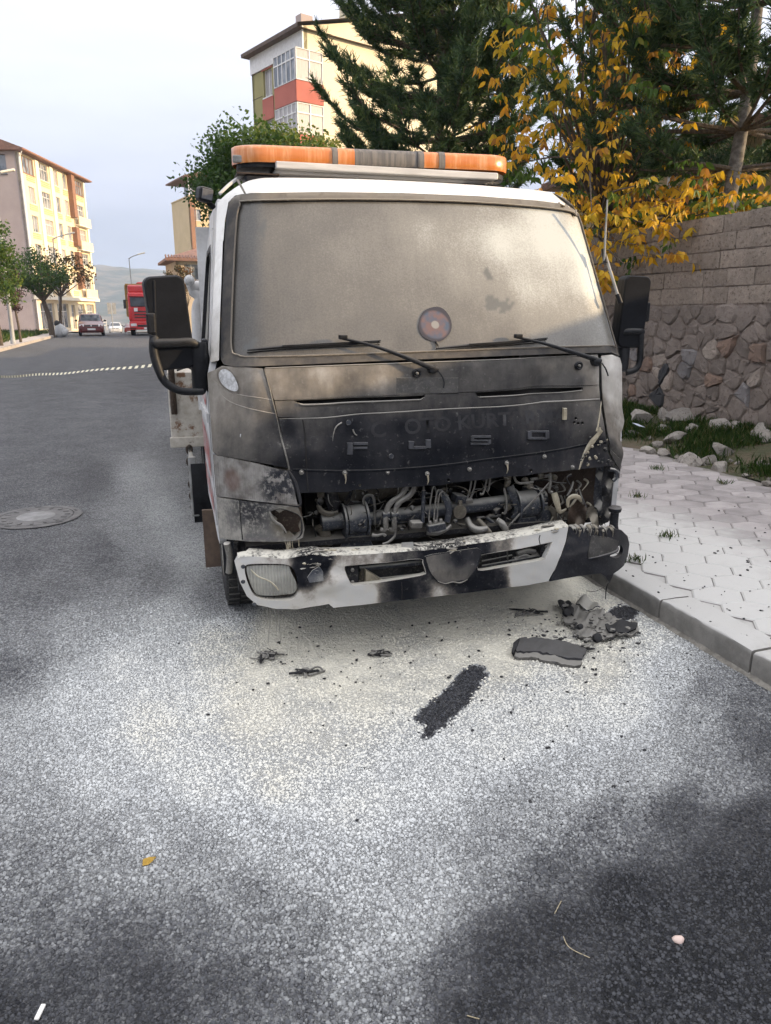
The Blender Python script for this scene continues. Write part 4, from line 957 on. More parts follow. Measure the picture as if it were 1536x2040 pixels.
for i in range(9):
    x = rn.uniform(552, 596); a = s1(x, 1074, .0); tubeo('melted_thread', [a, a+Vector((rn.uniform(-.01, .01), .0, -.03)), a+Vector((rn.uniform(-.015, .015), .0, -rn.uniform(.04, .11)))], [.003, .0018, .001], M_MELT, hl, n=5)

pq_ = s1(482, 868, .006); MB().blob(pq_, .012, 3, 2, .2, (.8, .2, 1.0)).build('paint_chip', M_MARK, corner, smooth=60)
# ---- bumper
BA = {'soot': soot_b}
BUMP = [(468, 1122), (474, 1111), (500, 1108), (560, 1113), (590, 1108), (625, 1104), (650, 1106), (690, 1105), (750, 1102), (800, 1099), (850, 1095), (900, 1089), (950, 1082), (1000, 1075), (1060, 1064), (1100, 1055), (1132, 1049), (1128, 1075), (1118, 1105), (1105, 1135), (1092, 1158), (1050, 1166), (1000, 1172), (940, 1180), (880, 1187), (800, 1196), (740, 1203), (690, 1208), (664, 1210), (655, 1203), (625, 1208), (590, 1214), (550, 1213), (512, 1205), (492, 1188), (478, 1160)]
FOG = [tuple(q) for q in spline([np.array(q) for q in [(488, 1130), (498, 1124), (540, 1123), (574, 1126), (588, 1140), (594, 1165), (592, 1184), (580, 1195), (540, 1196), (512, 1190), (500, 1176), (490, 1150)]], 3, True)]
SLOT1 = [tuple(q) for q in spline([np.array(q) for q in [(686, 1130), (700, 1126), (770, 1120), (836, 1113), (843, 1122), (848, 1138), (842, 1146), (780, 1157), (712, 1166), (700, 1164), (692, 1150)]], 3, True)]
SLOT2 = [tuple(q) for q in spline([np.array(q) for q in [(955, 1108), (970, 1103), (1040, 1092), (1098, 1080), (1098, 1086), (1088, 1108), (1080, 1116), (1020, 1127), (960, 1137), (951, 1132), (950, 1120)]], 3, True)]
bumper = sheet('bumper', BUMP, (FOG, SLOT1, SLOT2), 7, BF, .035, M_SOOTB, truck, BA, off=.0)
# shelf on top of the bumper, thick with fallen powder
top_px = [(474, 1111), (500, 1108), (560, 1112), (590, 1108), (625, 1104), (650, 1106), (690, 1105), (750, 1102), (800, 1099), (850, 1095), (900, 1089), (950, 1082), (1000, 1075), (1060, 1064), (1100, 1055), (1132, 1049)]
q0 = BF(top_px, 0.002); P = []
for k, (dy, dz) in enumerate(((0, -.002), (.008, .008), (.03, .012), (.06, .014), (.085, .012), (.10, .0), (.10, -.05))):
    P.append([(q[0], q[1]+dy*(1 if i_ > 4 else .5), q[2]+dz+.0012*math.sin(i_*.37+k*1.3)) for i_, q in enumerate(np.array(spline(q0, 5)))])
t = NT('powder_on_ledge'); p = t.pos(); n1 = t.noise(p, 14, 6, .7); n2 = t.noise(p, 70, 4, .7)
sx_ = t.new('ShaderNodeSeparateXYZ'); t._in(sx_.inputs[0], p)
burn = t.math('MAXIMUM', t.ramp(t.math('ABSOLUTE', t.math('SUBTRACT', sx_.outputs['X'], -.03)), .20, .05), t.ramp(t.math('ABSOLUTE', t.math('SUBTRACT', sx_.outputs['X'], -.68)), .12, .03))
col = t.mix(t.ramp(t.math('ADD', n1, t.math('MULTIPLY', t.math('SUBTRACT', n2, .5), .6)), .3, .55), (.09, .085, .08), (.64, .615, .53)); col = t.mix(t.math('MULTIPLY', burn, t.ramp(n2, .62, .45)), col, (.02, .02, .022))
M_LEDGE = t.set(color=col, rough=.9, normal=t.bump(n2, .6, .008))
MB().grid(P).build('top_ledge', M_LEDGE, bumper, smooth=60)
for i in range(90):       # lumps of ash and melted plastic caked on the ledge
    c_ = rn.choice(((650, 1100, 45), (720, 1092, 50), (900, 1084, 50), (1090, 1050, 30), (630, 1125, 26), (880, 1092, 30), (905, 1105, 26)))
    x, y = rn.gauss(c_[0], c_[2]*.5), rn.gauss(c_[1], 5)
    if not 480 < x < 1130: continue
    yt = np.interp(x, [a for a, b in top_px], [b for a, b in top_px]); q = BF([(x, max(y, yt-2))], 0)[0]
    if y < yt: q[1] += (yt-y)*.003; q[2] += .010
    MB().blob(q, rn.uniform(.003, .011)*rn.choice((.6, 1, 1.3)), i+40, 1, .9, (rn.uniform(.8, 2.2), .8, rn.uniform(.3, .7))).build('ash_lump', rn.choice((M_MELT, M_CHAR, M_CHAR, M_ASHY)), bumper)
for q in ((812, 1088, 24), (826, 1092, 18)):
    a = L(q[0], q[1], -.03); MB().box(-.028, -.004, -.018, .028, .004, .018).build('plastic_scrap', M_STEEL if q[2] > 20 else M_CHAR, bumper, loc=a, rot=(rn.uniform(-1, 1), rn.uniform(-.6, .6), rn.uniform(-.6, .6)))
# frame and central plate on the bumper face
CP = [(846, 1108), (860, 1104), (900, 1098), (950, 1091), (958, 1096), (950, 1125), (938, 1144), (928, 1154), (900, 1158), (872, 1159), (862, 1148), (852, 1130)]
cp = sheet('centre_plate', CP, (), 7, BF, .012, M_SOOT, bumper, {'soot': lambda P: np.clip(.58+.35*np.exp(-((P[:, 0]-912)/24)**2-((P[:, 1]-1108)/22)**2)+.25*np.clip((P[:, 0]-925)/30, 0, 1), 0, 1)}, off=.010)
setattr_(tubeo('plate_rim', [Vector(q) for q in BF(CP+CP[:1], .009)], .003, M_SOOTN, cp, n=6, k=1), 'soot', .85)
tubeo('melted_edge', [Vector(q) for q in BF([(870, 1157), (885, 1161), (900, 1158), (915, 1160), (930, 1153)], .012)], [.003, .005, .004, .006, .002], M_CHAR, cp, n=6)
for hole in (SLOT1, SLOT2):
    setattr_(tubeo('slot_lip', [Vector(q) for q in BF(hole+hole[:1], -.003)], .003, M_SOOTB, bumper, n=6, k=1), 'soot', .4)
tubeo('crack', [Vector(q) for q in BF([(800, 1160), (801, 1180), (800, 1196)], .001)], .002, M_VOID, bumper, n=5)
tubeo('crack', [Vector(q) for q in BF([(1076, 1066), (1074, 1074), (1076, 1085)], .001)], .0025, M_VOID, bumper, n=5)
# bracket plates inside the two openings
MB().box(-.95, .12, .30, .98, .16, .47).build('crossmember', M_CHAR, truck)
for hx0, hx1, hy in ((690, 712, 1147), (1076, 1096, 1100)):
    a = L(hx0, hy, -.02); b = L(hx1, hy, -.02); pl_ = MB().box(a[0], -.03, a[2]-.06, b[0], -.02, a[2]+.05).build('bracket', M_CHAR, truck)
    for dz in (-.03, .03): MB().lathe([(.009, 0), (.009, .006), (.005, .009)], 8, Matrix.Translation(((a[0]+b[0])/2, -.03, a[2]+dz))@Matrix.Rotation(math.pi/2, 4, 'X')).build('bolt', M_PIPE, pl_, smooth=40)
for a, b, r_, m_ in (((716, 1158), (842, 1144), .008, M_PIPE), ((716, 1133), (838, 1121), .012, M_STEEL), ((960, 1128), (1072, 1108), .007, M_STEEL), ((960, 1118), (1020, 1106), .004, M_PIPE), ((1010, 1092), (1012, 1124), .005, M_PIPE), ((722, 1130), (722, 1160), .014, M_DUCT)):
    tubeo('rod', [L(*a, .03), L(*b, .03)], r_, m_, truck, n=8)
m = MB().prism([(0, 0), (.11, 0), (0, .08)], 0, .03, Matrix.Translation(L(726, 1163, .02))@Matrix.Rotation(math.pi/2, 4, 'X')); m.build('gusset', M_MELT, truck)
for i, pl in enumerate(([(1020, 1122), (1040, 1108), (1060, 1112), (1072, 1104)], [(1022, 1114), (1045, 1118), (1068, 1106)], [(1030, 1104), (1050, 1098), (1066, 1100)])):
    tubeo('singed_hose', [L(x, y, .04) for x, y in pl], .014, M_PIPE, truck, n=8)
# fog lamp
t = NT('ribbed_fog_lens'); p = t.pos(); rib = t.new('ShaderNodeTexWave', wave_type='BANDS', bands_direction='X'); t._in(rib.inputs[0], p); rib.inputs['Scale'].default_value = 24
n1 = t.noise(p, 10, 5, .6); col = t.mix(t.ramp(n1, .35, .7), (.34, .335, .29), (.22, .215, .19)); col = t.mix(t.math('MULTIPLY', rib.outputs['Fac'], .3), col, (.15, .15, .14))
M_FOG = t.set(color=col, rough=.25, normal=t.bump(rib.outputs['Fac'], .6, .006), **{'Coat Weight': .3, 'Coat Roughness': .2})
FL_ = [tuple(q) for q in spline([np.array(q) for q in [(492, 1134), (502, 1129), (570, 1128), (580, 1140), (593, 1168), (590, 1178), (578, 1186), (520, 1188), (506, 1178), (496, 1155)]], 3, True)]
fog = sheet('fog_lamp', FL_, (), 7, BF, .05, M_FOG, bumper, off=-.012)
tubeo('scar', [Vector(q) for q in BF([(500, 1136), (515, 1150), (535, 1158), (548, 1168), (556, 1178)], -.010)], [.002, .004, .003, .004, .002], M_MELT, fog, n=6)
sheet('fog_housing', [tuple(np.array((541, 1160))+(np.array(q)-np.array((541, 1160)))*1.06) for q in FOG], (), 12, BF, .01, M_RUST, bumper, off=-.07)
for x, y in ((484, 1128), (484, 1158), (506, 1203), (632, 1140)):
    q = Vector(BF([(x, y)], .002)[0]); MB().lathe([(.010, 0), (.010, .004), (.005, .006)], 10, Matrix.Translation(q)@Matrix.Rotation(math.pi/2, 4, 'X')).build('bolt', M_STEEL, bumper, smooth=40)
GP = [(612, 1150), (622, 1136), (636, 1128), (644, 1140), (644, 1156), (616, 1160)]
sheet('gusset', GP, (), 6, BF, .006, M_STEEL, bumper, off=.006)
for i in range(4):
    x = (536, 545, 552, 530)[i]; a = Vector(BF([(x, 1192)], -.02)[0]); tubeo('hanging_thread', [a, a+Vector((.004, -.01, -.06)), a+Vector((rn.uniform(-.02, .02), -.01, -rn.uniform(.1, .24)))], [.002, .0014, .001], M_PIPE, bumper, n=5)
# charred right end of the bumper
M_END = dirty('scorched_black_plastic', (.020, .021, .026), d=(.20, .19, .18), dust=.55, amt=.12, rough=.5, scale=9)
BE = [(1134, 1049), (1160, 1052), (1190, 1052), (1215, 1052), (1238, 1056), (1250, 1068), (1254, 1084), (1250, 1108), (1243, 1126), (1232, 1136), (1222, 1143), (1214, 1162), (1206, 1148), (1196, 1142), (1150, 1148), (1095, 1158), (1108, 1132), (1121, 1104), (1130, 1075)]
BH = [tuple(q) for q in spline([np.array(q) for q in [(1222, 1096), (1236, 1086), (1241, 1094), (1236, 1108), (1226, 1112), (1214, 1108), (1213, 1100)]], 3, True)]
be = sheet('bumper_end', BE, (BH,), 7, BF, .03, M_END, truck, off=.001)
tubeo('ridge', [Vector(q) for q in BF([(1172, 1113), (1200, 1107), (1226, 1098), (1231, 1090)], .003)], [.005, .008, .008, .005], M_END, be, n=8)
pl_ = sheet('panel_inset', [(1178, 1066), (1212, 1070), (1232, 1078), (1228, 1094), (1210, 1102), (1172, 1112), (1170, 1104)], (), 7, BF, .01, dirty('scorched_grey_plastic', (.06, .058, .056), dust=.3, amt=.15), be, off=.004)
for i in range(26):
    x = rn.uniform(1138, 1222); a = Vector(BF([(x, rn.uniform(1050, 1058))], .006)[0]); tubeo('melt_tongue', [a+Vector((0, .03, .006)), a, a+Vector((rn.uniform(-.01, .01), -.004, -rn.uniform(.01, .06)))], [.010, rn.uniform(.004, .008), .001], (M_CHAR, M_DUCT, M_ASHY)[i % 3], be, n=6, flat=.4)
post = L(1222, 1052, .03); MB().lathe([(.030, -.03), (.026, .0), (.022, .02), (.022, .085), (.032, .09), (.034, .108), (.022, .118)], 14, Matrix.Translation(post)).build('buffer_post', M_END, truck, smooth=40)
tubeo('hanging_wire', [L(1212, 1160, -.02), L(1208, 1172, -.02), L(1206, 1194, -.02)], [.004, .003, .002], M_CHAR, be, n=6)
tubeo('hanging_wire', [L(1214, 1150, -.02), L(1205, 1168, -.03), L(1185, 1178, -.03), L(1168, 1177, -.02)], .0015, M_CHAR, be, n=5)
# ---- burnt-out engine bay behind the missing grille
MB().box(-.98, .62, .28, .98, .645, .93).build('bay_back', M_VOID, truck)
MB().box(-.95, .15, .52, .98, .60, .545).build('bay_floor', M_CHAR, truck)
MB().box(-.80, .10, .88, .84, .60, .91).build('bay_ceiling', M_CHAR, truck)
MB().box(-.62, .42, .50, .20, .46, .86).build('radiator', M_simple('burnt_radiator', (.05, .046, .04), (.02, .02, .02), scale=4, rough=.9, bump=1, bscale=400, bdist=.01), truck)
bay = lambda n_, pts, r_, m_, n=10, k=5, flat=1.0: tubeo(n_, [L(*p) for p in pts], r_, m_, truck, n, k, flat)
px = PXM(.2)
# cross tube with its two bearings
bay('cross_tube', [(650, 1040, .20), (740, 1032, .20), (860, 1018, .20), (1000, 1000, .20), (1085, 990, .20)], 15*px, M_STEEL, n=16)
def drum(name, c0, c1, r_, mat, rim=1.18):
    a, b = Vector(L(*c0)), Vector(L(*c1)); d = (b-a).normalized(); Mx = Matrix.Translation(a)@d.to_track_quat('Z', 'Y').to_matrix().to_4x4(); h = (b-a).length
    o_ = MB().lathe([(r_*.9, 0), (r_, .006), (r_, h-.006), (r_*.9, h)], 28, Mx).build(name, mat, truck, smooth=40)
    for z_ in (-.010, h+.002):
        MB().lathe([(r_*.7, z_-.004), (r_*rim, z_-.004), (r_*rim, z_+.006), (r_*.7, z_+.006)], 28, Mx).build('flange', M_STEEL, o_, smooth=40)
    MB().blob(a+(b-a)*.55+Vector((0, -r_, -.01)), .010, 5, 1, .3).build('plug', M_CHAR, o_)
    return o_
d1 = drum('bearing_drum', (688, 1037, .19), (727, 1032, .19), 31*px, M_STEEL)
d2 = drum('bearing_drum', (1028, 1006, .19), (1066, 1001, .19), 30*px, M_STEEL, 1.28)
m = MB(); a = [L(x, y, .17) for x, y in ((690, 1062), (728, 1060), (748, 1094), (672, 1100))]; b = [L(x, y, .26) for x, y in ((690, 1062), (728, 1060), (748, 1094), (672, 1100))]
m.add(a+b, [(0, 1, 2, 3), (7, 6, 5, 4), (0, 4, 5, 1), (1, 5, 6, 2), (2, 6, 7, 3), (3, 7, 4, 0)]); m.build('drum_foot', M_STEEL, truck, bevel=.006)
m = MB(); a = [L(x, y, .17) for x, y in ((1030, 1032), (1068, 1028), (1090, 1052), (1010, 1068))]; b = [L(x, y, .26) for x, y in ((1030, 1032), (1068, 1028), (1090, 1052), (1010, 1068))]
m.add(a+b, [(0, 1, 2, 3), (7, 6, 5, 4), (0, 4, 5, 1), (1, 5, 6, 2), (2, 6, 7, 3), (3, 7, 4, 0)]); m.build('drum_foot', M_STEEL, truck, bevel=.006)
bay('stub_shaft', [(640, 1042, .20), (684, 1037, .20)], 17*px, M_STEEL, n=14)
bay('steering_joint', [(640, 1046, .22), (646, 1058, .22), (650, 1080, .24)], [16*px, 13*px, 18*px], M_DUCT, n=10)
# arched bracket beside the left bearing
bay('arched_bracket', [(730, 1046, .17), (727, 1015, .17), (724, 996, .17), (731, 987, .17), (742, 988, .17), (746, 1004, .17), (747, 1045, .17)], .007, M_PIPE, n=8)
sheet('bracket_plate', [(727, 990), (744, 989), (744, 1024), (727, 1026)], ([(731, 1003), (740, 1002), (740, 1012), (731, 1013)],), 6, lambda P, off=0: np.array([L(a_, b_, .19-off) for a_, b_ in P]), .008, M_STEEL, truck)
bay('arm', [(742, 1066, .14), (752, 1067, .13), (762, 1064, .13), (768, 1067, .13)], [.010, .007, .006, .009], M_PIPE)
# large air duct above
bay('air_duct', [(676, 985, .34), (700, 984, .32), (740, 976, .32), (800, 962, .34), (850, 950, .38)], [22*px, 27*px, 27*px, 22*px, 16*px], M_DUCT, n=18)
bay('duct_clip', [(680, 968, .26), (690, 960, .25), (700, 966, .25), (698, 984, .25), (688, 996, .25)], .009, M_CHAR)
bay('charred_motor', [(652, 968, .20), (658, 985, .19), (664, 1004, .19), (663, 1016, .19)], [12*px, 15*px, 14*px, 9*px], M_CHAR, n=12)
bay('bolt_boss', [(639, 978, .16), (639, 990, .16)], [9*px, 7*px], M_DUCT, n=10)
bay('cable_loop', [(634, 1005, .18), (640, 1018, .17), (655, 1024, .17), (672, 1020, .18)], [5*px, 6*px, 6*px, 5*px], M_DUCT)
# pair of bent coolant pipes
for dx in (0, 17):
    p_ = bay('coolant_pipe', [(810+dx, 955, .13), (808+dx, 972, .12), (798+dx, 988, .11), (780+dx, 1000, .10), (771+dx, 1014, .10), (768+dx, 1034, .10), (769+dx, 1050, .11)], 5.6*px, M_PIPE, n=12)
    tubeo('pipe_end', [L(769+dx, 1050, .11), L(766+dx, 1056, .12), L(758+dx, 1054, .13)], 4.6*px, M_PIPE, p_, n=10)
    tubeo('clamp', [L(762+dx, 1026, .10), L(776+dx, 1024, .10)], 6.6*px, M_STEEL, p_, n=10)
bay('thin_tube', [(788, 1054, .16), (786, 1068, .15), (774, 1080, .14), (762, 1084, .14)], 2.6*px, M_PIPE)
# strut
s_ = bay('gas_strut', [(845, 944, .10), (844, 978, .10)], 2.2*px, M_PIPE); tubeo('strut_body', [L(844, 977, .10), L(842, 1040, .10)], 4.2*px, M_STEEL, s_, n=10)
MB().box(-.03, -.02, -.016, .03, .02, .016).build('connector', M_PIPE, truck, loc=L(828, 1044, .10), rot=(.2, .1, .1), bevel=.005)
# three brake lines rising in arches from a block
for i, (x0, x1, yt) in enumerate(((854, 866, 978), (864, 876, 984), (870, 886, 988))):
    bay('brake_line', [(x0, 1046, .10), (x0+2, 1014, .10), (x0+5, 988, .10), ((x0+x1)/2+4, yt-8, .11), (x1+3, yt+2, .12), (x1+5, 1000, .14)], 1.9*px, M_PIPE, n=8)
bay('flat_strap', [(874, 978, .13), (886, 990, .12), (893, 1006, .11), (894, 1022, .11), (890, 1040, .11)], [6*px, 7*px, 7.5*px, 7*px, 6*px], M_STEEL, n=10, flat=.4)
blk = MB().box(-.045, -.025, -.018, .045, .025, .018).build('valve_block', M_STEEL, truck, loc=L(868, 1049, .10), rot=(0, -.12, 0), bevel=.004)
for i in range(3): MB().lathe([(.009, 0), (.009, .014), (.006, .018)], 8, Matrix.Translation((-.028+.028*i, -.005, .018))).build('nut', M_PIPE, blk, smooth=40)
bay('bracket_arm', [(850, 1062, .12), (872, 1062, .12), (890, 1054, .12), (898, 1046, .13)], [4*px, 5*px, 4*px, 3*px], M_PIPE)
# round cover on its stem
q = Vector(L(916, 1020, .11)); ds = MB().lathe([(.0, -.006), (.034, -.006), (.036, 0), (.034, .006), (0, .006)], 26, Matrix.Translation(q)@Matrix.Rotation(math.pi/2, 4, 'X')).build('round_cover', M_DUCT, truck, smooth=40)
MB().box(-.009, -.004, .02, .011, .006, .058).build('tab', M_DUCT, ds, loc=q)
MB().box(-.03, -.03, -.02, .03, .03, .02).build('relay_box', M_STEEL, truck, loc=L(914, 992, .16), rot=(.1, .2, .2), bevel=.005)
MB().box(-.02, -.015, -.012, .02, .015, .012).build('relay_box', M_PIPE, truck, loc=L(933, 998, .15), rot=(.1, -.1, .1), bevel=.004)
for a in ([(930, 996, .16), (937, 972, .18), (940, 950, .2)], [(936, 998, .16), (944, 974, .18), (948, 952, .2)], [(970, 950, .16), (966, 972, .15), (962, 984, .14), (956, 984, .14)], [(976, 952, .16), (974, 970, .15), (971, 980, .15)]): bay('rod', a, 2.4*px, M_PIPE, n=8)
# clamp ring and lever on the right half of the tube
bay('clamp_strap', [(1004, 972, .15), (1008, 990, .14), (1009, 1008, .14), (1006, 1022, .14), (1000, 1022, .15)], [2.5*px, 3*px, 3*px, 3*px, 2*px], M_PIPE)
bay('flange_arm', [(1016, 968, .15), (1022, 985, .14), (1030, 1005, .14), (1030, 1022, .14), (1020, 1032, .15)], [9*px, 9*px, 8*px, 7*px, 5*px], M_STEEL, flat=.35)
bay('linkage', [(1024, 944, .12), (1027, 958, .11), (1036, 963, .11), (1050, 962, .11), (1062, 960, .12)], 2.8*px, M_PIPE)
bay('linkage', [(1056, 956, .14), (1076, 952, .14), (1090, 948, .14), (1100, 954, .14)], [4*px, 3*px, 4*px, 4*px], M_PIPE)
bay('lever', [(1096, 942, .08), (1096, 965, .08), (1094, 978, .08), (1100, 981, .08)], 3.2*px, M_PIPE)
for c in ((1046, 958), (1056, 968), (1012, 952), (1010, 962), (1078, 948), (1104, 950)): MB().blob(L(*c, .13), 8*px, c[0], 2, .3).build('joint', M_DUCT, truck, smooth=60)
for k, (x, y) in enumerate(((1074, 978), (1076, 986), (1078, 996), (1082, 1006))):
    MB().lathe([(.028-.003*(k % 2), 0), (.028-.003*(k % 2), .012), (.02, .014)], 14, Matrix.Translation(L(x, y, .18))).build('pump_disc', M_STEEL if k % 2 else M_PIPE, truck, smooth=40)
bay('filter_body', [(1080, 1012, .20), (1082, 1050, .20)], 19*px, M_STEEL, n=16)
bay('singed_belt', [(1094, 1010, .16), (1104, 1022, .15), (1106, 1044, .15), (1102, 1060, .15)], [6*px, 6*px, 5*px, 4*px], M_DUCT, flat=.5)
bay('drag_link', [(1004, 1060, .14), (1030, 1030, .12), (1060, 1000, .10), (1096, 960, .08)], 2.0*px, M_PIPE)
# hoses in the middle bottom, wrapped in scorched cloth
bay('wrapped_hose', [(930, 1032, .16), (936, 1046, .14), (946, 1054, .12), (958, 1056, .11), (972, 1052, .10)], [6*px, 7*px, 8*px, 8*px, 5*px], M_PIPE)
bay('wrapped_hose', [(952, 1036, .18), (962, 1046, .15), (970, 1056, .11), (978, 1062, .10)], [6*px, 6*px, 7*px, 4*px], M_DUCT)
bay('spring_coil', [(990, 1036, .15), (1000, 1044, .13), (1008, 1056, .12), (1010, 1066, .12)], [7*px, 8*px, 7*px, 5*px], M_PIPE)
bay('rail', [(950, 1032, .24), (1005, 1026, .24)], 3*px, M_PIPE); bay('rail', [(968, 1030, .22), (990, 1048, .2)], 4*px, M_STEEL)
for i, a in enumerate([((600, 950), (640, 962)), ((800, 1000), (870, 990)), ((790, 975), (860, 985)), ((835, 985), (850, 1005)), ((700, 1075), (820, 1062)), ((800, 1060), (840, 1050))]):
    bay('frame_rail', [a[0]+(.30,), a[1]+(.30,)], (8, 3, 3, 4, 5, 3)[i]*px, M_CHAR if i % 2 else M_STEEL)
rw = random.Random(11)
for i in range(85):        # singed wiring
    x, y = rw.uniform(610, 1110), rw.uniform(948, 1060); L0 = rw.uniform(20, 70); a = rw.uniform(-.9, 2.6)
    pts_ = [(x, y, rw.uniform(.10, .3))]
    for k in range(3): a += rw.uniform(-.7, .7); x += L0/3*math.cos(a); y += L0/3*math.sin(a)*.8; pts_.append((x, min(max(y, 946), 1075), rw.uniform(.08, .3)))
    bay('singed_wire', pts_, rw.choice((.8, 1.0, 1.4))*px, rw.choice((M_CHAR, M_PIPE, M_DUCT, M_STEEL)), n=5, k=4)
for i in range(75):        # clips, nuts and lumps
    x, y = rw.uniform(610, 1110), rw.uniform(950, 1065); q = L(x, y, rw.uniform(.14, .32))
    MB().blob(q, rw.uniform(3, 8)*px, i, 1, .5, (rw.uniform(.7, 1.5), 1, rw.uniform(.7, 1.3))).build('burnt_clip', rw.choice((M_CHAR, M_DUCT, M_STEEL, M_PIPE)), truck)
# burnt-out right lamp pocket with curled remains
MB().box(.60, .30, .50, 1.02, .34, .90).build('lamp_pocket', M_RUST, truck)
def curl(name, pts_, mat, seed=0, thick=.004, step=9):
    g_ = random.Random(seed); ox, oy = g_.uniform(0, 9), g_.uniform(0, 9)
    def fn(P, off=0.0):
        out = []
        for a_, b_ in P:
            d_ = np.interp(b_, [min(p_[1] for p_ in pts_), max(p_[1] for p_ in pts_)], [pts_[0][2], pts_[-1][2]])
            out.append(L(a_, b_, d_-off+.025*math.sin(a_*.16+ox)*math.cos(b_*.11+oy)))
        return np.array(out)
    return sheet(name, [(p_[0], p_[1]) for p_ in pts_], (), step, fn, thick, mat, truck)
curl('burnt_fender_strip', [(1205, 920, .08), (1226, 918, .08), (1222, 960, .08), (1218, 1000, .08), (1212, 1040, .08), (1196, 1046, .08), (1200, 1000, .08), (1198, 960, .08)], M_CHAR, 2, step=6)
curl('burnt_fender_strip', [(1188, 930, .16), (1204, 928, .16), (1203, 980, .16), (1206, 1020, .16), (1200, 1050, .16), (1186, 1040, .16), (1182, 990, .16)], M_STEEL, 4, step=6)
curl('burnt_shield', [(1134, 1012, .10), (1146, 1002, .10), (1160, 1004, .10), (1170, 1012, .10), (1166, 1040, .10), (1158, 1060, .10), (1132, 1064, .10), (1130, 1035, .10)], M_RUST, 5, step=7)
curl('burnt_shield', [(1170, 1012, .08), (1180, 1006, .08), (1190, 1020, .08), (1194, 1050, .08), (1180, 1046, .08), (1172, 1026, .08)], M_DUCT, 6, step=6)
bay('melted_ring', [(1132, 1010, .09), (1132, 996, .08), (1142, 989, .08), (1154, 992, .08), (1158, 1000, .09)], [3*px, 5*px, 6*px, 5*px, 2*px], M_MELT, flat=.6)
bay('melted_arm', [(1104, 982, .12), (1108, 996, .11), (1112, 1010, .10), (1116, 1020, .10), (1128, 1014, .11)], [7*px, 8*px, 6*px, 5*px, 2*px], M_MELT, flat=.6)
bay('melted_rod', [(1142, 960, .12), (1138, 974, .11), (1130, 988, .11)], 2.4*px, M_PIPE)
for i in range(34):
    x, y = rw.uniform(1105, 1212), rw.uniform(945, 1040); bay('curled_scrap', [(x, y, .2), (x+rw.uniform(-10, 10), y+rw.uniform(6, 16), .16), (x+rw.uniform(-14, 14), y+rw.uniform(16, 34), .14)], [3*px, 2.5*px, 1*px], rw.choice((M_CHAR, M_RUST, M_MELT, M_STEEL)), n=6, flat=.5)
bay('bracket', [(1214, 935, .06), (1226, 938, .06), (1228, 950, .06), (1222, 958, .06)], 4*px, M_STEEL)
# left inner arch and frame
MB().box(-.99, .22, .30, -.80, .26, .62).build('inner_arch', M_CHAR, truck)
bay('arch_brace', [(452, 1082, .18), (458, 1110, .2), (456, 1140, .22)], 7*px, M_PIPE); bay('arch_brace', [(470, 1080, .2), (474, 1120, .22)], 5*px, M_CHAR)
for i in range(10):
    x = rw.uniform(500, 600); bay('charred_harness', [(x, 1082, .2), (x+rw.uniform(-12, 12), 1090, .18), (x+rw.uniform(-25, 25), 1104, .16)], [5*px, 6*px, 3*px], rw.choice((M_CHAR, M_DUCT, M_RUST)), n=7)

# ---- wheels, chassis, flatbed
def wheel(x, y, dual=False):
    w_ = empty('wheel', (x, y, .37), 0, truck); s_ = -1 if x < 0 else 1
    Mx = Matrix.Rotation(s_*math.pi/2, 4, 'Y'); W = .105
    pr = [(.215, -W), (.30, -W), (.345, -W*.96), (.368, -W*.75), (.37, -W*.3), (.37, W*.3), (.368, W*.75), (.345, W*.96), (.30, W), (.215, W)]
    ty = MB().lathe(pr, 48, Mx, True).build('tyre', M_TYRE, w_, smooth=50)
    tr_ = MB()
    for k in range(40):
        a = 2*math.pi*k/40
        for j in (-1, 0, 1):
            tr_.box(-.028, -.022, 0, .028, .022, .009, Matrix.Rotation(a+(.07 if j else 0), 4, 'X')@Matrix.Translation((j*.066, 0, .367)))
    tag(tr_.build('tread', M_TYRE, w_), kind='stuff')
    MB().lathe([(.0, .0), (.06, .0), (.09, .03), (.14, .02), (.17, .05), (.20, .08), (.218, .10), (.218, -.10), (.2, -.1), (0, -.1)], 32, Mx).build('rim', M_RIM, w_, smooth=40)
    for k in range(6):
        a = 2*math.pi*k/6; MB().lathe([(.012, 0), (.012, .02), (.006, .024)], 8, Mx@Matrix.Translation((.115*math.cos(a), .115*math.sin(a), .02))).build('wheel_nut', M_STEEL, w_)
wheel(-.925, .88); wheel(.925, .88); wheel(-.93, 3.6); wheel(.93, 3.6)
for s_ in (-1, 1): MB().box(s_*.42-.04, .2, .52, s_*.42+.04, 6.4, .70).build('chassis_rail', M_CHAR, truck)
MB().tube([(-.85, .88, .37), (.85, .88, .37)], .05, 12).build('front_axle', M_CHAR, truck); MB().tube([(-.85, 3.6, .37), (.85, 3.6, .37)], .06, 12).build('rear_axle', M_CHAR, truck)
fl = [(-1.05, .88+.47*math.cos(R(a)), .37+.47*math.sin(R(a))) for a in range(-10, 200, 14)]
m = MB(); P = [[(x_, y_, z_) for (_, y_, z_) in fl] for x_ in (-1.045, -.80)]; m.grid(P); g_ = m.build('wheel_arch', M_BLKPL, truck, smooth=50)
so_ = g_.modifiers.new('t', 'SOLIDIFY'); so_.thickness = .012
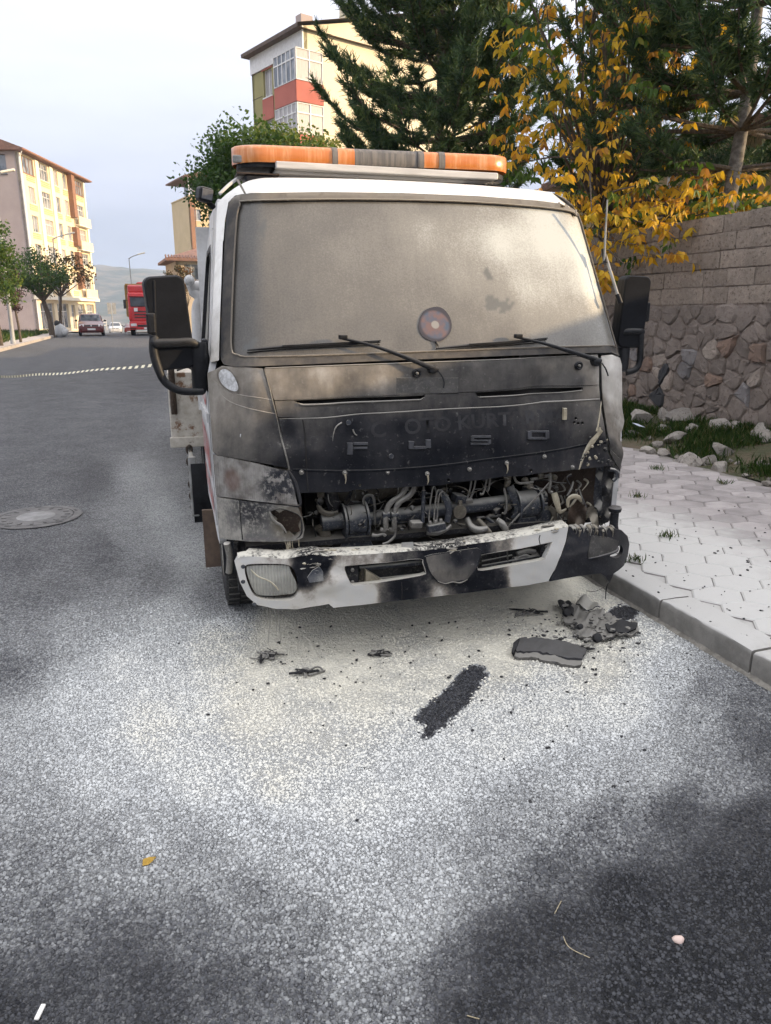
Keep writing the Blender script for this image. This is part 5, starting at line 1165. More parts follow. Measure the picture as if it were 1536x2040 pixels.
# front arch flap hugging the tyre and the brown flap behind it
M_FLAP = M_simple('brown_mudflap', (.15, .105, .075), (.10, .072, .055), scale=10, rough=.85, bump=.4)
MB().box(-1.115, 1.30, .06, -.80, 1.325, .43).build('mud_flap', M_FLAP, truck, rot=None)
mg = [(-1.1, 1.62, .66), (-1.1, 1.60, .5), (-1.1, 1.62, .36), (-1.1, 1.68, .25)]
MB().grid([[(x_, y_, z_) for (_, y_, z_) in mg] for x_ in (-1.16, -.85)]).build('rear_mudguard', M_BLKPL, truck, smooth=50)
MB().bar((-1.15, 1.66, .70), (-1.15, 1.66, .30), .05, .03).build('guard_post', M_RIM, truck, bevel=.008)
MB().bar((-1.15, 1.66, .58), (-1.15, 2.9, .58), .03, .09).build('guard_rail', M_RIM, truck, bevel=.006); MB().bar((-1.15, 1.66, .40), (-1.15, 2.9, .40), .03, .09).build('guard_rail', M_RIM, truck, bevel=.006)
# flatbed
t = NT('rusty_white_bed'); p = t.pos(); n1 = t.noise(p, 6, 6, .7); n2 = t.noise(p, 22, 5, .7)
col = t.mix(t.ramp(n2, .3, .7), (.52, .49, .43), (.38, .345, .29)); col = t.mix(t.ramp(n1, .56, .64), col, (.16, .085, .045)); col = t.mix(t.ramp(t.noise(p, 11, 5, .75), .66, .70), col, (.03, .026, .024))
M_BED = t.set(color=col, rough=.7, normal=t.bump(n2, .3, .004))
bed = MB().box(-1.26, 2.30, .80, 1.26, 7.6, .92).build('flatbed_deck', M_BED, truck, bevel=.012)
MB().box(-1.272, 2.28, .66, -1.02, 2.30, 1.19).build('bed_end_plate', M_BED, truck, bevel=.006)
MB().box(-1.285, 2.27, .655, -1.02, 2.296, .73).build('bed_lip', M_BED, truck, bevel=.006)
for s_ in (-1, 1):
    MB().box(s_*1.262-.012, 2.31, .68, s_*1.262+.012, 7.6, 1.17).build('bed_side', M_BED, truck, bevel=.006)
MB().box(-1.03, 2.05, .95, 1.03, 2.12, 1.62).build('headboard', M_WHITE, truck, bevel=.03)
tubeo('headboard_rail', [(-1.04, 2.08, .95), (-1.05, 2.08, 1.5), (-1.02, 2.08, 1.68), (-.9, 2.08, 1.78), (.9, 2.08, 1.78), (1.04, 2.08, 1.68), (1.1, 2.08, .95)], .035, M_WHITE, truck, n=10)
MB().blob((-1.08, 2.02, 1.80), .035, 3, 2, .05).build('rail_lamp', M_MARK, truck, smooth=60)
tubeo('bed_post', [(-1.24, 2.25, .9), (-1.24, 2.25, 1.28)], .022, M_RUST, truck)
tubeo('bed_wire', [(-1.2, 2.22, 1.21), (-1.12, 2.2, 1.23), (-1.06, 2.22, 1.17), (-1.0, 2.22, 1.19)], .008, M_CHAR, truck)
lk_ = MB().tube([(.020*math.cos(R(a)), 0, .032*math.sin(R(a))) for a in range(0, 361, 30)], .007, 6, caps=False).mesh('chain_link', 60); lk_.materials.append(M_RUST)
for k in range(11): link('chain_link', lk_, None, truck, (-1.155+.006*math.sin(k*2), 2.26, .64-.043*k), (0, .1*math.sin(k), (math.pi/2 if k % 2 else 0)+.3))

# ---- red lettering down the driver's door
M_RED = M_simple('faded_red_lettering', (.42, .06, .055), (.30, .10, .09), scale=14, rough=.6)
dfn = side_fn(-1)
def side_text(body, y0, y1, z0, z1):
    me = text_mesh('lettering', body); V = np.array([v.co[:2] for v in me.vertices]); a, b = V.min(0), V.max(0); U = (V-a)/(b-a)
    # the near side is read from outside, front of the cab on its right
    Q = dfn(np.stack([y1+(y0-y1)*U[:, 0], z0+(z1-z0)*U[:, 1]], -1), .009)
    for v, q in zip(me.vertices, Q): v.co = q
    me.update(); return link('lettering', me, M_RED, [c for c in truck.children if c.name == 'door'][0])
side_text('OTO', .16, .70, 1.15, 1.30); side_text('KURTARMA', .13, .74, .80, 1.0); side_text('OTO KURTARMA', .13, .74, .62, .74)

# ---- light bar
bar_e = empty('light_bar', (0, 0, 0), 0, truck)
M_AMBER = None
t = NT('amber_lens'); p = t.pos(); n1 = t.noise(t.mapping(p, (30, 30, 3)), 1.4, 4, .6); n2 = t.noise(p, 7, 4, .6)
col = t.mix(t.ramp(n1, .35, .75), (.50, .155, .025), (.60, .24, .075)); col = t.mix(t.math('MULTIPLY', t.ramp(n1, .50, .80), .6), col, (.62, .40, .24)); col = t.mix(t.math('MULTIPLY', t.ramp(n2, .55, .8), .3), col, (.35, .11, .02))
M_AMBER = t.set(color=col, rough=.32, **{'Subsurface Weight': .25, 'Subsurface Radius': (.03, .012, .004), 'Coat Weight': .3, 'Coat Roughness': .25})
M_BARDK = M_simple('dark_bar_centre', (.085, .08, .078), (.16, .145, .13), scale=2, rough=.6, stretch=(30, 30, 2))
LB0, LB1 = .80, 1.10
xl = [L(a, 310, LB0)[0] for a in (467, 662, 673, 707, 833, 845, 875, 887, 1028)]
def zb(x): return 2.366+.012*(x+.1)/.76      # the bar sits a touch low on one side
def ring_pts(x, ins=0.0):                                   # cross-section (depth, height) of the lens
    pr = [(LB0+.006, -.040), (LB0, -.028), (LB0+.002, .02), (LB0+.016, .038), (LB0+.05, .046), ((LB0+LB1)/2, .050), (LB1-.05, .046), (LB1-.016, .038), (LB1-.002, .02), (LB1, -.028), (LB1-.006, -.040)]
    return pr
def lens(name, x0, x1, mat, r0=0, r1=0, grow=0.0, n=10):
    xs = list(np.linspace(x0, x1, n)) if not (r0 or r1) else None; m = MB(); rows = []
    if r0: xs = [x0+r0*(1-math.cos(t_)) for t_ in np.linspace(.02, math.pi/2, 9)]+list(np.linspace(x0+r0, x1, 8)[1:])
    if r1: xs = list(np.linspace(x0, x1-r1, 8))+[x1-r1+r1*math.sin(t_) for t_ in np.linspace(0, math.pi/2-.02, 9)[1:]]
    c_ = (LB0+LB1)/2
    for x in xs:
        k = 1.0
        if r0 and x < x0+r0: k = math.sqrt(max(0, 1-((x0+r0-x)/r0)**2))
        if r1 and x > x1-r1: k = math.sqrt(max(0, 1-((x-x1+r1)/r1)**2))
        rows.append([(x, c_+(d_-c_)*(max(k, .08))*(1+grow), zb(x)+h_*(1+grow)*(1 if k > .3 else .92+.08*k)) for d_, h_ in ring_pts(x)])
    m.grid(rows); e0 = [r_ for r_ in rows[0]]; e1 = [r_ for r_ in rows[-1]]
    m.add(e0, [tuple(range(len(e0)))]); m.add(e1, [tuple(range(len(e1)-1, -1, -1))])
    return m.build(name, mat, bar_e, smooth=45)
lens('amber_lens', xl[0], xl[1], M_AMBER, r0=.15); lens('amber_lens', xl[2], xl[3], M_AMBER); lens('amber_lens', xl[6]-(xl[6]-xl[5]), xl[6], M_AMBER); lens('amber_lens', xl[7], xl[8], M_AMBER, r1=.15)
lens('dark_centre', xl[3], xl[4], M_BARDK); lens('joint_band', xl[1], xl[2], M_BARDK, grow=.04); lens('joint_band', xl[4], xl[5], M_BARDK, grow=.04); lens('joint_band', xl[6], xl[7], M_BARDK, grow=.04)
pol = rrect(xl[0]+.02, LB0+.02, xl[8]-.02, LB1-.02, .12, 6)
MB().prism(pol, 2.296, 2.326).build('base', M_BLKPL, bar_e, bevel=.004)
MB().box(xl[0]+.20, LB0-.004, 2.290, xl[8]-.10, LB0+.05, 2.324).build('front_tray', M_ALU, bar_e, bevel=.006)
MB().box(xl[0]+.20, LB0+.055, 2.275, xl[8]-.10, LB1-.02, 2.294).build('tray', M_ALU, bar_e, bevel=.006)
for s_, x in ((-1, xl[0]+.12), (1, xl[8]-.16)):
    MB().box(x-.07, LB0+.03, 2.20, x+.07, LB0+.20, 2.262).build('foot', M_BLKPL, bar_e, bevel=.01)
    MB().box(x-.11, LB0+.02, 2.262, x+.10, LB0+.24, 2.268).build('mount_plate', M_RUST if s_ < 0 else M_BLKPL, bar_e)
MB().box(xl[0]-.004, LB0+.05, 2.318, xl[0]+.05, LB0+.09, 2.352).build('end_clip', M_RIM, bar_e, bevel=.008)
tubeo('stay', [(xl[0]+.05, LB0+.10, 2.27), (xl[0]-.02, LB0+.06, 2.22), (xl[0]-.08, LB0+.04, 2.165)], .008, M_WHITE, bar_e, n=8)
tubeo('cable', [(xl[8]-.26, LB0, 2.262), (xl[8]-.20, LB0-.01, 2.245), (xl[8]-.15, LB0, 2.272), (xl[8]-.09, LB0+.02, 2.275)], .004, M_BLKPL, bar_e, n=6)
# ---- small work lamp on the roof corner
wl_ = MB().box(-.036, -.03, -.034, .036, .04, .034).build('work_lamp', M_BLKPL, truck, loc=L(408, 388, .80), rot=(.1, .15, .35), bevel=.014)
MB().box(-.028, -.036, -.022, .026, -.031, .024).build('lens', M_simple('smoked_lamp_lens', (.10, .105, .115), (.06, .06, .066), rough=.2, scale=20), wl_, bevel=.004)
tubeo('foot', [(.01, .01, -.02), (.06, .02, -.045)], .014, M_BLKPL, wl_, n=8)
# ---- mirrors
def rbox(w, h, d, r_, k=5):
    """rounded slab, face toward -y"""
    o_ = rrect(-w/2, -h/2, w/2, h/2, r_, k); m = MB(); rows = []
    for s_, y_ in ((.90, -d/2), (.97, -d*.40), (1.0, -d*.1), (1.0, d*.35), (.96, d*.5)):
        rows.append([(x*s_, y_, z*(1-(1-s_)*w/h)) for x, z in o_])
    n_ = len(o_)
    for r0 in range(len(rows)-1):
        m.add(rows[r0]+rows[r0+1], [(j, n_+j, n_+(j+1) % n_, (j+1) % n_) for j in range(n_)])
    m.add(rows[0], [tuple(range(n_))]); m.add(rows[-1], [tuple(range(n_-1, -1, -1))]); return m
mL = empty('mirror', (0, 0, 0), 0, truck)
cL = Vector(L(337, 644, .36)); m = rbox(.178, .405, .10, .035); m.build('housing', M_MIRROR, mL, smooth=50, loc=cL, rot=(0, R(-4), R(6)))
MB().box(-.004, -.004, -.13, .004, .004, .13).build('housing_rib', M_BLKPL, mL, loc=cL+Vector((-.055, -.055, .05)), rot=(0, R(3), 0), bevel=.002)
MB().box(-.02, -.02, -.045, .02, .02, .045).build('hinge_clamp', M_BLKPL, mL, loc=cL+Vector((-.075, -.045, -.0)), bevel=.008)
tubeo('arm', [L(309, 672, .30), L(309, 684, .29), L(322, 684, .29), L(350, 683, .29), L(380, 682, .30), L(395, 690, .32)], [.018, .021, .021, .020, .020, .018], M_BLKPL, mL, n=12)
tubeo('arm', [L(306, 668, .30), L(306, 700, .30), L(314, 730, .30), L(326, 757, .30), L(345, 773, .30), L(368, 780, .31), L(404, 780, .33)], [.018, .020, .020, .018, .018, .017, .016], M_BLKPL, mL, n=12)
tubeo('bracket', [L(394, 682, .34), L(396, 700, .34), L(398, 740, .35), L(398, 772, .36), L(397, 784, .36)], [.034, .040, .038, .034, .022], M_BLKPL, mL, n=14)
MB().box(-.006, -.04, -.12, .02, .04, .12).build('base_plate', M_BLKPL, mL, loc=L(409, 728, .40), rot=(0, R(-2), 0), bevel=.008)
mR = empty('mirror', (0, 0, 0), 0, truck)
cR = Vector(L(1256, 622, .42)); m = rbox(.150, .375, .10, .032); m.build('housing', M_MIRROR, mR, smooth=50, loc=cR, rot=(0, R(3), R(-8)))
MB().box(-.012, -.02, -.05, .012, .03, .05).build('hinge_clamp', M_BLKPL, mR, loc=cR+Vector((.075, -.03, .0)), bevel=.006)
tubeo('arm', [L(1240, 668, .40), L(1248, 661, .38), L(1265, 660, .37), L(1281, 661, .37)], .017, M_BLKPL, mR, n=12)
tubeo('arm', [L(1277, 656, .37), L(1276, 690, .37), L(1274, 720, .37), L(1266, 736, .37), L(1248, 742, .38)], .017, M_BLKPL, mR, n=12)
tubeo('bracket', [L(1242, 652, .42), L(1243, 690, .42), L(1240, 740, .40)], [.03, .034, .028], M_BLKPL, mR, n=12)
# ---- antenna up the right pillar
an = tubeo('antenna', [L(1232, 592, .25), L(1204, 502, .36)], .0075, M_RIM, truck, n=8)
tubeo('whip', [L(1204, 520, .33), L(1206, 470, .34), L(1210, 398, .36)], [.006, .005, .004], M_RIM, an, n=8)
tubeo('clamp', [L(1236, 604, .24), L(1230, 586, .25)], .013, M_BLKPL, an, n=8); tubeo('clamp', [L(1206, 524, .33), L(1202, 496, .35)], .012, M_BLKPL, an, n=8)
# ================================================================== buildings
M_PANE = NT('window_glass'); 
_n = M_PANE.noise(M_PANE.pos(), 1.2, 2, .5)
M_PANE = M_PANE.set(color=M_PANE.mix(M_PANE.ramp(_n, .4, .6), (.10, .12, .15), (.26, .28, .31)), rough=.12, spec=.6)
M_CURT = M_simple('curtained_glass', (.42, .40, .40), (.26, .25, .26), scale=9, rough=.3, stretch=(6, 6, .3))
M_FRAME = M_simple('white_window_frame', (.72, .72, .72), (.62, .62, .62), rough=.5)
M_FRAMEB = M_simple('brown_window_frame', (.30, .15, .09), (.24, .12, .075), rough=.6)
M_TILE = M_simple('roof_tile', (.23, .125, .095), (.16, .095, .075), scale=3, rough=.85, bump=.5, bscale=9, bdist=.05)
M_EAVE = M_simple('dark_eave', (.12, .085, .07), (.08, .06, .05), rough=.8)
UP = Vector((0, 0, 1))
def plane_fn(o, d, n):
    o, d, n = np.array(o), np.array(d), np.array(n)
    return lambda P, off=0.0: o+np.outer(np.asarray(P)[:, 0], d)+np.outer(np.asarray(P)[:, 1], (0, 0, 1))+off*n
def wall_plane(bld, o, d, n, w, h, holes, mat, thick=.25, name='wall', outline=None, step=3.0):
    return sheet(name, outline or [(0, 0), (w, 0), (w, h), (0, h)], [[(a0, b0), (a1, b0), (a1, b1), (a0, b1)] for a0, b0, a1, b1 in holes], step, plane_fn(o, d, n), thick, mat, bld, smooth=None)
def pl_box(m, o, d, n, a0, b0, a1, b1, f0, f1):
    """box on a facade: a along it, b up, f outward"""
    o, d, n = Vector(o), Vector(d), Vector(n); vs = []
    for f in (f0, f1):
        for a, b in ((a0, b0), (a1, b0), (a1, b1), (a0, b1)): vs.append(o+d*a+UP*b+n*f)
    return m.add(vs, [(0, 1, 2, 3), (7, 6, 5, 4), (0, 4, 5, 1), (1, 5, 6, 2), (2, 6, 7, 3), (3, 7, 4, 0)])
def window(bld, o, d, n, a0, b0, a1, b1, nv=2, nh=1, rec=.10, fw=.06, frame=None, pane=None, sill=True):
    m = MB()
    for k in range(nv+1): c_ = a0+(a1-a0)*k/nv; pl_box(m, o, d, n, max(a0, c_-fw/2), b0, min(a1, c_+fw/2), b1, -rec, -rec+.05)
    for k in range(nh+1): c_ = b0+(b1-b0)*(k/nh if nh < 2 or k in (0, nh) else .68); pl_box(m, o, d, n, a0, max(b0, c_-fw/2), a1, min(b1, c_+fw/2), -rec+.004, -rec+.054)
    w_ = m.build('window', frame or M_FRAME, bld)
    p_ = pl_box(MB(), o, d, n, a0+.01, b0+.01, a1-.01, b1-.01, -rec-.02, -rec+.01).build('pane', pane or M_PANE, w_)
    if sill: pl_box(MB(), o, d, n, a0-.05, b0-.07, a1+.05, b0-.004, -.02, .07).build('sill', M_FRAME if frame is None else frame, w_)
    return w_

# ---- cream block across the street, its long side in the sun
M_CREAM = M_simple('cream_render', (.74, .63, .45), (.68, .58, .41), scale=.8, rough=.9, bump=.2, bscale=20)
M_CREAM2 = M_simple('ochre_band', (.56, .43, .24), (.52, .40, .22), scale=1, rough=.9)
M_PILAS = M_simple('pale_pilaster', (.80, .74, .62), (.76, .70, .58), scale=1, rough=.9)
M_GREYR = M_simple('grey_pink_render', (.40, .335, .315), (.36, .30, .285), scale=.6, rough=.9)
M_BROWN = M_simple('brown_cladding', (.27, .14, .085), (.23, .12, .075), scale=2, rough=.7)
P0 = onY(78, 660, 84.0); ang = R(15.5); dL = Vector((math.sin(ang), math.cos(ang), 0)); nL = Vector((dL.y, -dL.x, 0))
zb0 = float(zroad(84))-.1; H_ = 17.4; W_ = 17.4
b1 = tag(empty('apartment_block', (P0[0], P0[1], zb0)), 'tall cream apartment block lit by low sun across the street on the left', 'building')
o0 = Vector((0, 0, 0)); ground_h = 3.9; fl_h = (H_-ground_h)/5
cols = [(1.6, 3.0, 2), (4.8, 6.9, 3), (8.4, 9.5, 2), (10.9, 12.0, 2), (14.6, 16.6, 3)]
holes = []; wins = []
for f in range(5):
    z0 = ground_h+f*fl_h+.75
    for ci, (a0, a1, nv) in enumerate(cols):
        if f == 4 and ci in (0, 4): a0, a1, nv = (.35, 3.4, 4) if ci == 0 else (14.2, 17.0, 4)
        h = (a0, z0, a1, z0+fl_h-1.15); holes.append(h); wins.append((h, nv, ci, f))
shops = [(1.0, .5, 4.6, 3.1), (5.4, .5, 8.6, 3.1), (9.4, .3, 10.6, 3.0), (11.4, .5, 13.6, 3.1), (14.2, .5, 16.8, 3.1)]
holes += shops
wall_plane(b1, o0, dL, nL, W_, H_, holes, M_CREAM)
for h, nv, ci, f in wins: window(b1, o0, dL, nL, *h, nv=nv, nh=2 if ci in (1, 4) else 1, rec=.16, pane=M_CURT if (ci+f) % 3 == 0 else M_PANE, frame=M_FRAMEB if (f == 4 and ci in (0, 4)) else M_FRAME)
for h in shops: window(b1, o0, dL, nL, *h, nv=3, nh=2, rec=.3, sill=False)
gd = Vector((-nL.x, -nL.y, 0)); gn = Vector((-dL.x, -dL.y, 0))
gw = [(1.2, ground_h+4*fl_h+.4, 4.8, ground_h+5*fl_h-.5)]
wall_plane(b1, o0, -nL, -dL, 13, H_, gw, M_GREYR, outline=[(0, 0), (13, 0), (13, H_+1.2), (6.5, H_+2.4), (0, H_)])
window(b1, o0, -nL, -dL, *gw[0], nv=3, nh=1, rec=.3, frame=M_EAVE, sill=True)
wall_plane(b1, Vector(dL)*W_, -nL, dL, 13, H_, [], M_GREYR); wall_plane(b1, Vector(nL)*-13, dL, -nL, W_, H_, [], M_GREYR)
for a0, a1 in ((.0, .35), (3.6, 4.4), (7.2, 8.0), (13.2, 13.9), (17.0, 17.4)): pl_box(MB(), o0, dL, nL, a0, ground_h, a1, H_-.3, .004, .14).build('pilaster', M_PILAS, b1)
for f in range(5):
    for a0, a1 in ((1.4, 3.3), (4.6, 7.0), (8.2, 9.7), (10.7, 12.2), (14.3, 16.8)):
        for k in range(3):
            zz_ = ground_h+f*fl_h+.12+k*.19; pl_box(MB(), o0, dL, nL, a0, zz_, a1, zz_+.11, .003, .05).build('band', M_CREAM2, b1)
for f0, f1 in ((3.25, 4.95), (2.1, 2.85), (1.15, 1.85), (.35, 1.0)): pl_box(MB(), o0, dL, nL, 12.15, ground_h+f0*fl_h, 13.05, ground_h+f1*fl_h, .004, .55).build('cladding_panel', M_BROWN, b1)
for f in range(4):     # balconies by the cladding
    bz = ground_h+f*fl_h; bl_ = pl_box(MB(), o0, dL, nL, 13.1, bz, 16.9, bz+.9, .5, .62).build('balcony', M_CREAM, b1); pl_box(MB(), o0, dL, nL, 13.1, bz-.12, 16.9, bz-.003, .004, .62).build('slab', M_PILAS, bl_)
pl_box(MB(), o0, dL, nL, -.3, ground_h-.45, W_+.3, ground_h-.1, .004, .5).build('shop_fascia', M_PILAS, b1)
m = MB(); c0 = [Vector(nL)*.7-Vector(dL)*.6+UP*H_, Vector(nL)*.7+Vector(dL)*(W_+.6)+UP*H_, Vector(nL)*-13.7+Vector(dL)*(W_+.6)+UP*H_, Vector(nL)*-13.7-Vector(dL)*.6+UP*H_]
r0_, r1_ = Vector(nL)*-6.5-Vector(dL)*.6+UP*(H_+2.6), Vector(nL)*-6.5+Vector(dL)*(W_+.6)+UP*(H_+2.6)
low_ = [v-UP*.22 for v in c0]
m.add(c0+low_+[r0_, r1_], [(0, 1, 9, 8), (2, 3, 8, 9), (1, 2, 9), (3, 0, 8), (4, 5, 1, 0), (5, 6, 2, 1), (6, 7, 3, 2), (7, 4, 0, 3), (7, 6, 5, 4)]); rf = m.build('roof', M_TILE, b1)
pl_box(MB(), o0, dL, nL, -.7, H_-.16, W_+.7, H_-.02, .70, .82).build('gutter', M_FRAMEB, rf)
tubeo('downpipe', [Vector(nL)*.1+UP*.5, Vector(nL)*.1+UP*(H_-.8), Vector(nL)*.55-Vector(dL)*.1+UP*(H_-.1)], .06, M_FRAME, b1, n=6, k=1)
# ramp railing before the shops
rl = MB()
for zz_ in (.45, .8, 1.1): rl.tube([Vector(nL)*1.6+Vector(dL)*8+UP*zz_, Vector(nL)*1.6+Vector(dL)*16+UP*(zz_+.2)], .03, 6)
for k in range(7): a = Vector(nL)*1.6+Vector(dL)*(8+k*1.33); rl.tube([a, a+UP*1.25], .03, 6)
rl.build('ramp_railing', M_FRAME, b1)

# ---- red and olive block behind the pine, blank side in the sun
M_OLIVE = M_simple('olive_render', (.30, .275, .125), (.265, .245, .115), scale=.8, rough=.9)
M_REDR = M_simple('red_render', (.42, .135, .105), (.37, .12, .095), scale=.9, rough=.9)
M_SUNY = M_simple('pale_yellow_render', (.74, .655, .48), (.69, .61, .45), scale=.5, rough=.9, bump=.15, bscale=10)
C = onY(604, 51, 46.0); dA = Vector((-.349, .937, 0)); nA = Vector((-.937, -.349, 0)); dG = Vector((.937, .349, 0)); nG = Vector((.349, -.937, 0))
HY_ = C[2]
b2 = tag(empty('apartment_block', (C[0], C[1], -.1)), 'red and olive apartment block with a sunlit blank yellow side wall behind the tall pine', 'building')
zt = HY_+.1; fh = 2.78; WA = 6.2; top = zt-1.15
holes = []; wl_ = []
for k in range(5):
    z1 = top-.08-k*fh; z0 = z1-1.5
    if z0 < .3: break
    holes.append((3.7, z0-.0, 4.75, z1)); wl_.append((3.7, z0, 4.75, z1))
wall_plane(b2, o0, dA, nA, WA, zt, holes, M_OLIVE)
for h in wl_:
    window(b2, o0, dA, nA, *h, nv=2, nh=1, rec=.18, pane=M_CURT)
    pl_box(MB(), o0, dA, nA, 3.55, h[1]-1.22, 4.9, h[1]-.08, .004, .05).build('red_panel', M_REDR, b2); pl_box(MB(), o0, dA, nA, 3.55, h[3], 4.9, h[3]+.06, .004, .05).build('red_panel', M_REDR, b2)
for k in range(12):
    zz_ = top-k*1.4; pl_box(MB(), o0, dA, nA, 2.45, zz_-.03, 3.5, zz_, .003, .02).build('groove', M_EAVE, b2); pl_box(MB(), o0, dA, nA, 4.95, zz_-.03, 6.2, zz_, .003, .02).build('groove', M_EAVE, b2)
pl_box(MB(), o0, dA, nA, -.02, top, WA, zt, .004, .10).build('white_fascia', M_FRAME, b2)
# bay of glazed balconies on the corner, wrapping round to the gable
for k in range(5):
    z1 = top-.02-k*fh; z0 = z1-1.62
    if z0 < 0: break
    bay_o = nA*.0
    pl_box(MB(), o0, dA, nA, -.0, z0-1.10, 2.4, z0-.02, .004, .62).build('bay_parapet', M_REDR, b2)
    pl_box(MB(), o0, dG, nG, -.60, z0-1.10, 1.25, z0-.02, .004, .06).build('bay_parapet', M_REDR, b2)
    window(b2, o0+nA*.64, dA, nA, .0, z0, 2.4, z1, nv=5, nh=2, rec=.05, fw=.07, pane=M_CURT if k % 2 else M_PANE, sill=False)
    window(b2, o0+nG*.09, dG, nG, -.60, z0, 1.2, z1, nv=2, nh=2, rec=.05, fw=.07, pane=M_CURT, sill=False)
    pl_box(MB(), o0, dA, nA, -.0, z0, 2.4, z1, .02, .10).build('bay_back', M_CURT, b2)
wall_plane(b2, o0, dG, nG, 15, zt, [], M_SUNY, outline=[(0, 0), (15, 0), (15, zt), (7.5, zt+1.9), (0, zt)])
wall_plane(b2, dG*15, dA, dG, WA+4, zt, [], M_SUNY); wall_plane(b2, dA*(WA), dG, dA, 15, zt, [], M_OLIVE)
m = MB(); e0, e1, e2, e3 = nA*.55-dA*-.0+nG*.3, nA*.55+dA*(WA+.3), dG*15.4+dA*(WA+.3), dG*15.4+nG*.3
rg0, rg1 = dG*7.5+nG*.3+UP*(zt+2.15), dG*7.5+dA*(WA+.3)+UP*(zt+2.15)
q = [v+UP*zt for v in (e0, e1, e2, e3)]; ql = [v-UP*.2 for v in q]
m.add(q+ql+[rg0, rg1], [(0, 1, 9, 8), (2, 3, 8, 9), (4, 5, 1, 0), (6, 7, 3, 2), (5, 4, 7, 6)]); rf = m.build('roof', M_EAVE, b2)
pl_box(MB(), dG*.5+dA*1.0, dG, nG, 0, zt+.1, .8, zt+1.0, -.6, 0).build('chimney', M_GREYR, rf); pl_box(MB(), dG*3.6+dA*1.0, dG, nG, 0, zt+.9, .9, zt+2.1, -.6, 0).build('chimney', M_SUNY, rf)

# ---- red-topped block further down the street
Cp = onY(372, 350, 122.0); b3 = tag(empty('apartment_block', (Cp[0], Cp[1], -1.6)), 'distant red and beige apartment block with a corner balcony beside the round tree', 'building')
M_BEIGE = M_simple('beige_render', (.56, .44, .27), (.52, .41, .25), scale=.6, rough=.9)
hz = Cp[2]+1.6; d3 = Vector((.97, .24, 0)); n3 = Vector((.24, -.97, 0)); dd3 = Vector((-.24, .97, 0)); nn3 = Vector((-.97, -.24, 0))
h3 = [(2.6, hz-2.6, 4.6, hz-.6)]
wall_plane(b3, o0, d3, n3, 14, hz-2.9, [(.6, hz-6.2, 1.8, hz-4.6), (3.0, hz-6.2, 4.6, hz-4.6), (.6, hz-9.2, 1.8, hz-7.6)], M_BEIGE)
for h in ((.6, hz-6.2, 1.8, hz-4.6), (3.0, hz-6.2, 4.6, hz-4.6), (.6, hz-9.2, 1.8, hz-7.6)): window(b3, o0, d3, n3, *h, rec=.15)
wall_plane(b3, o0, dd3, nn3, 9, hz-2.9, [], M_BEIGE); pl_box(MB(), o0, d3, n3, -.1, hz-2.9, 14, hz-2.75, -9, .5).build('floor_slab', M_BEIGE, b3)
wall_plane(b3, d3*2.2, d3, n3, 11.8, hz, [], M_REDR, outline=[(0, hz-2.75), (11.8, hz-2.75), (11.8, hz), (6, hz+1.8), (0, hz+.1)]); wall_plane(b3, d3*2.2, dd3, nn3, 9, hz, [], M_PANE, outline=[(.4, hz-2.7), (9, hz-2.7), (9, hz), (.4, hz)])
bl_ = MB()
for k in range(8): a = n3*.4+d3*(.1+.27*k)+UP*(hz-2.75); bl_.tube([a, a+UP*.9], .03, 5)
bl_.tube([n3*.4+d3*.05+UP*(hz-1.85), n3*.4+d3*2.1+UP*(hz-1.85)], .035, 5); bl_.tube([n3*.4+d3*.05+UP*(hz-2.7), n3*.4+d3*.05+UP*hz], .06, 5); bl_.build('balcony_railing', M_FRAME, b3)
tubeo('downpipe', [n3*.12+d3*.9+UP*.2, n3*.12+d3*.9+UP*(hz-.2)], .07, M_FRAMEB, b3, n=6)
pl_box(MB(), o0, d3, n3, .1, hz-14, .7, hz-3.4, .004, .3).build('brick_pier', M_BROWN, b3)
m = MB(); q = [n3*.7-d3*.6, d3*14.6+n3*.7, d3*14.6-n3*9.5, -d3*.6-n3*9.5]; q = [v+UP*hz for v in q]; m.add(q+[v-UP*.2 for v in q]+[d3*8+n3*.7+UP*(hz+2.1), d3*8-n3*9.5+UP*(hz+2.1)], [(0, 8, 9, 3), (1, 2, 9, 8), (0, 1, 8), (4, 5, 1, 0), (7, 4, 0, 3), (7, 6, 5, 4), (2, 3, 9)]); m.build('roof', M_TILE, b3)

# ---- low house with a tiled roof beyond the parked truck
Ch = onY(352, 548, 80.0); b4 = tag(empty('house', (Ch[0], Ch[1], -.6)), 'small rendered house with an orange tiled roof seen beside the cab', 'house')
hh = onY(352, 515, 80.0)[2]+.6; M_TAN = M_simple('tan_render', (.50, .41, .30), (.44, .36, .27), scale=.6, rough=.9)
hd, hn = Vector((1, .1, 0)).normalized(), Vector((.1, -1, 0)).normalized()
wall_plane(b4, o0, hd, hn, 10, hh, [(.8, hh-2.0, 2.2, hh-.5), (3.4, hh-2.0, 4.8, hh-.5)], M_TAN); wall_plane(b4, o0, Vector((-.1, 1, 0)), Vector((-1, -.1, 0)), 8, hh, [], M_TAN)
window(b4, o0, hd, hn, .8, hh-2.0, 2.2, hh-.5, rec=.2); window(b4, o0, hd, hn, 3.4, hh-2.0, 4.8, hh-.5, rec=.2)
m = MB(); q = [Vector((-1.0, -.9, hh)), Vector((10.6, .3, hh)), Vector((9.8, 8.8, hh)), Vector((-1.6, 8.2, hh))]; m.add(q+[v-UP*.25 for v in q]+[Vector((3.4, 3.2, hh+1.6)), Vector((6.2, 3.5, hh+1.6))], [(0, 1, 9, 8), (1, 2, 9), (2, 3, 8, 9), (3, 0, 8), (4, 5, 1, 0), (7, 4, 0, 3), (7, 6, 5, 4)]); rf = m.build('roof', M_TILE, b4)
tl = MB().tube([(0, 0, 0), (0, .7, .28)], .09, 6).mesh('tile'); tl.materials.append(M_TILE)
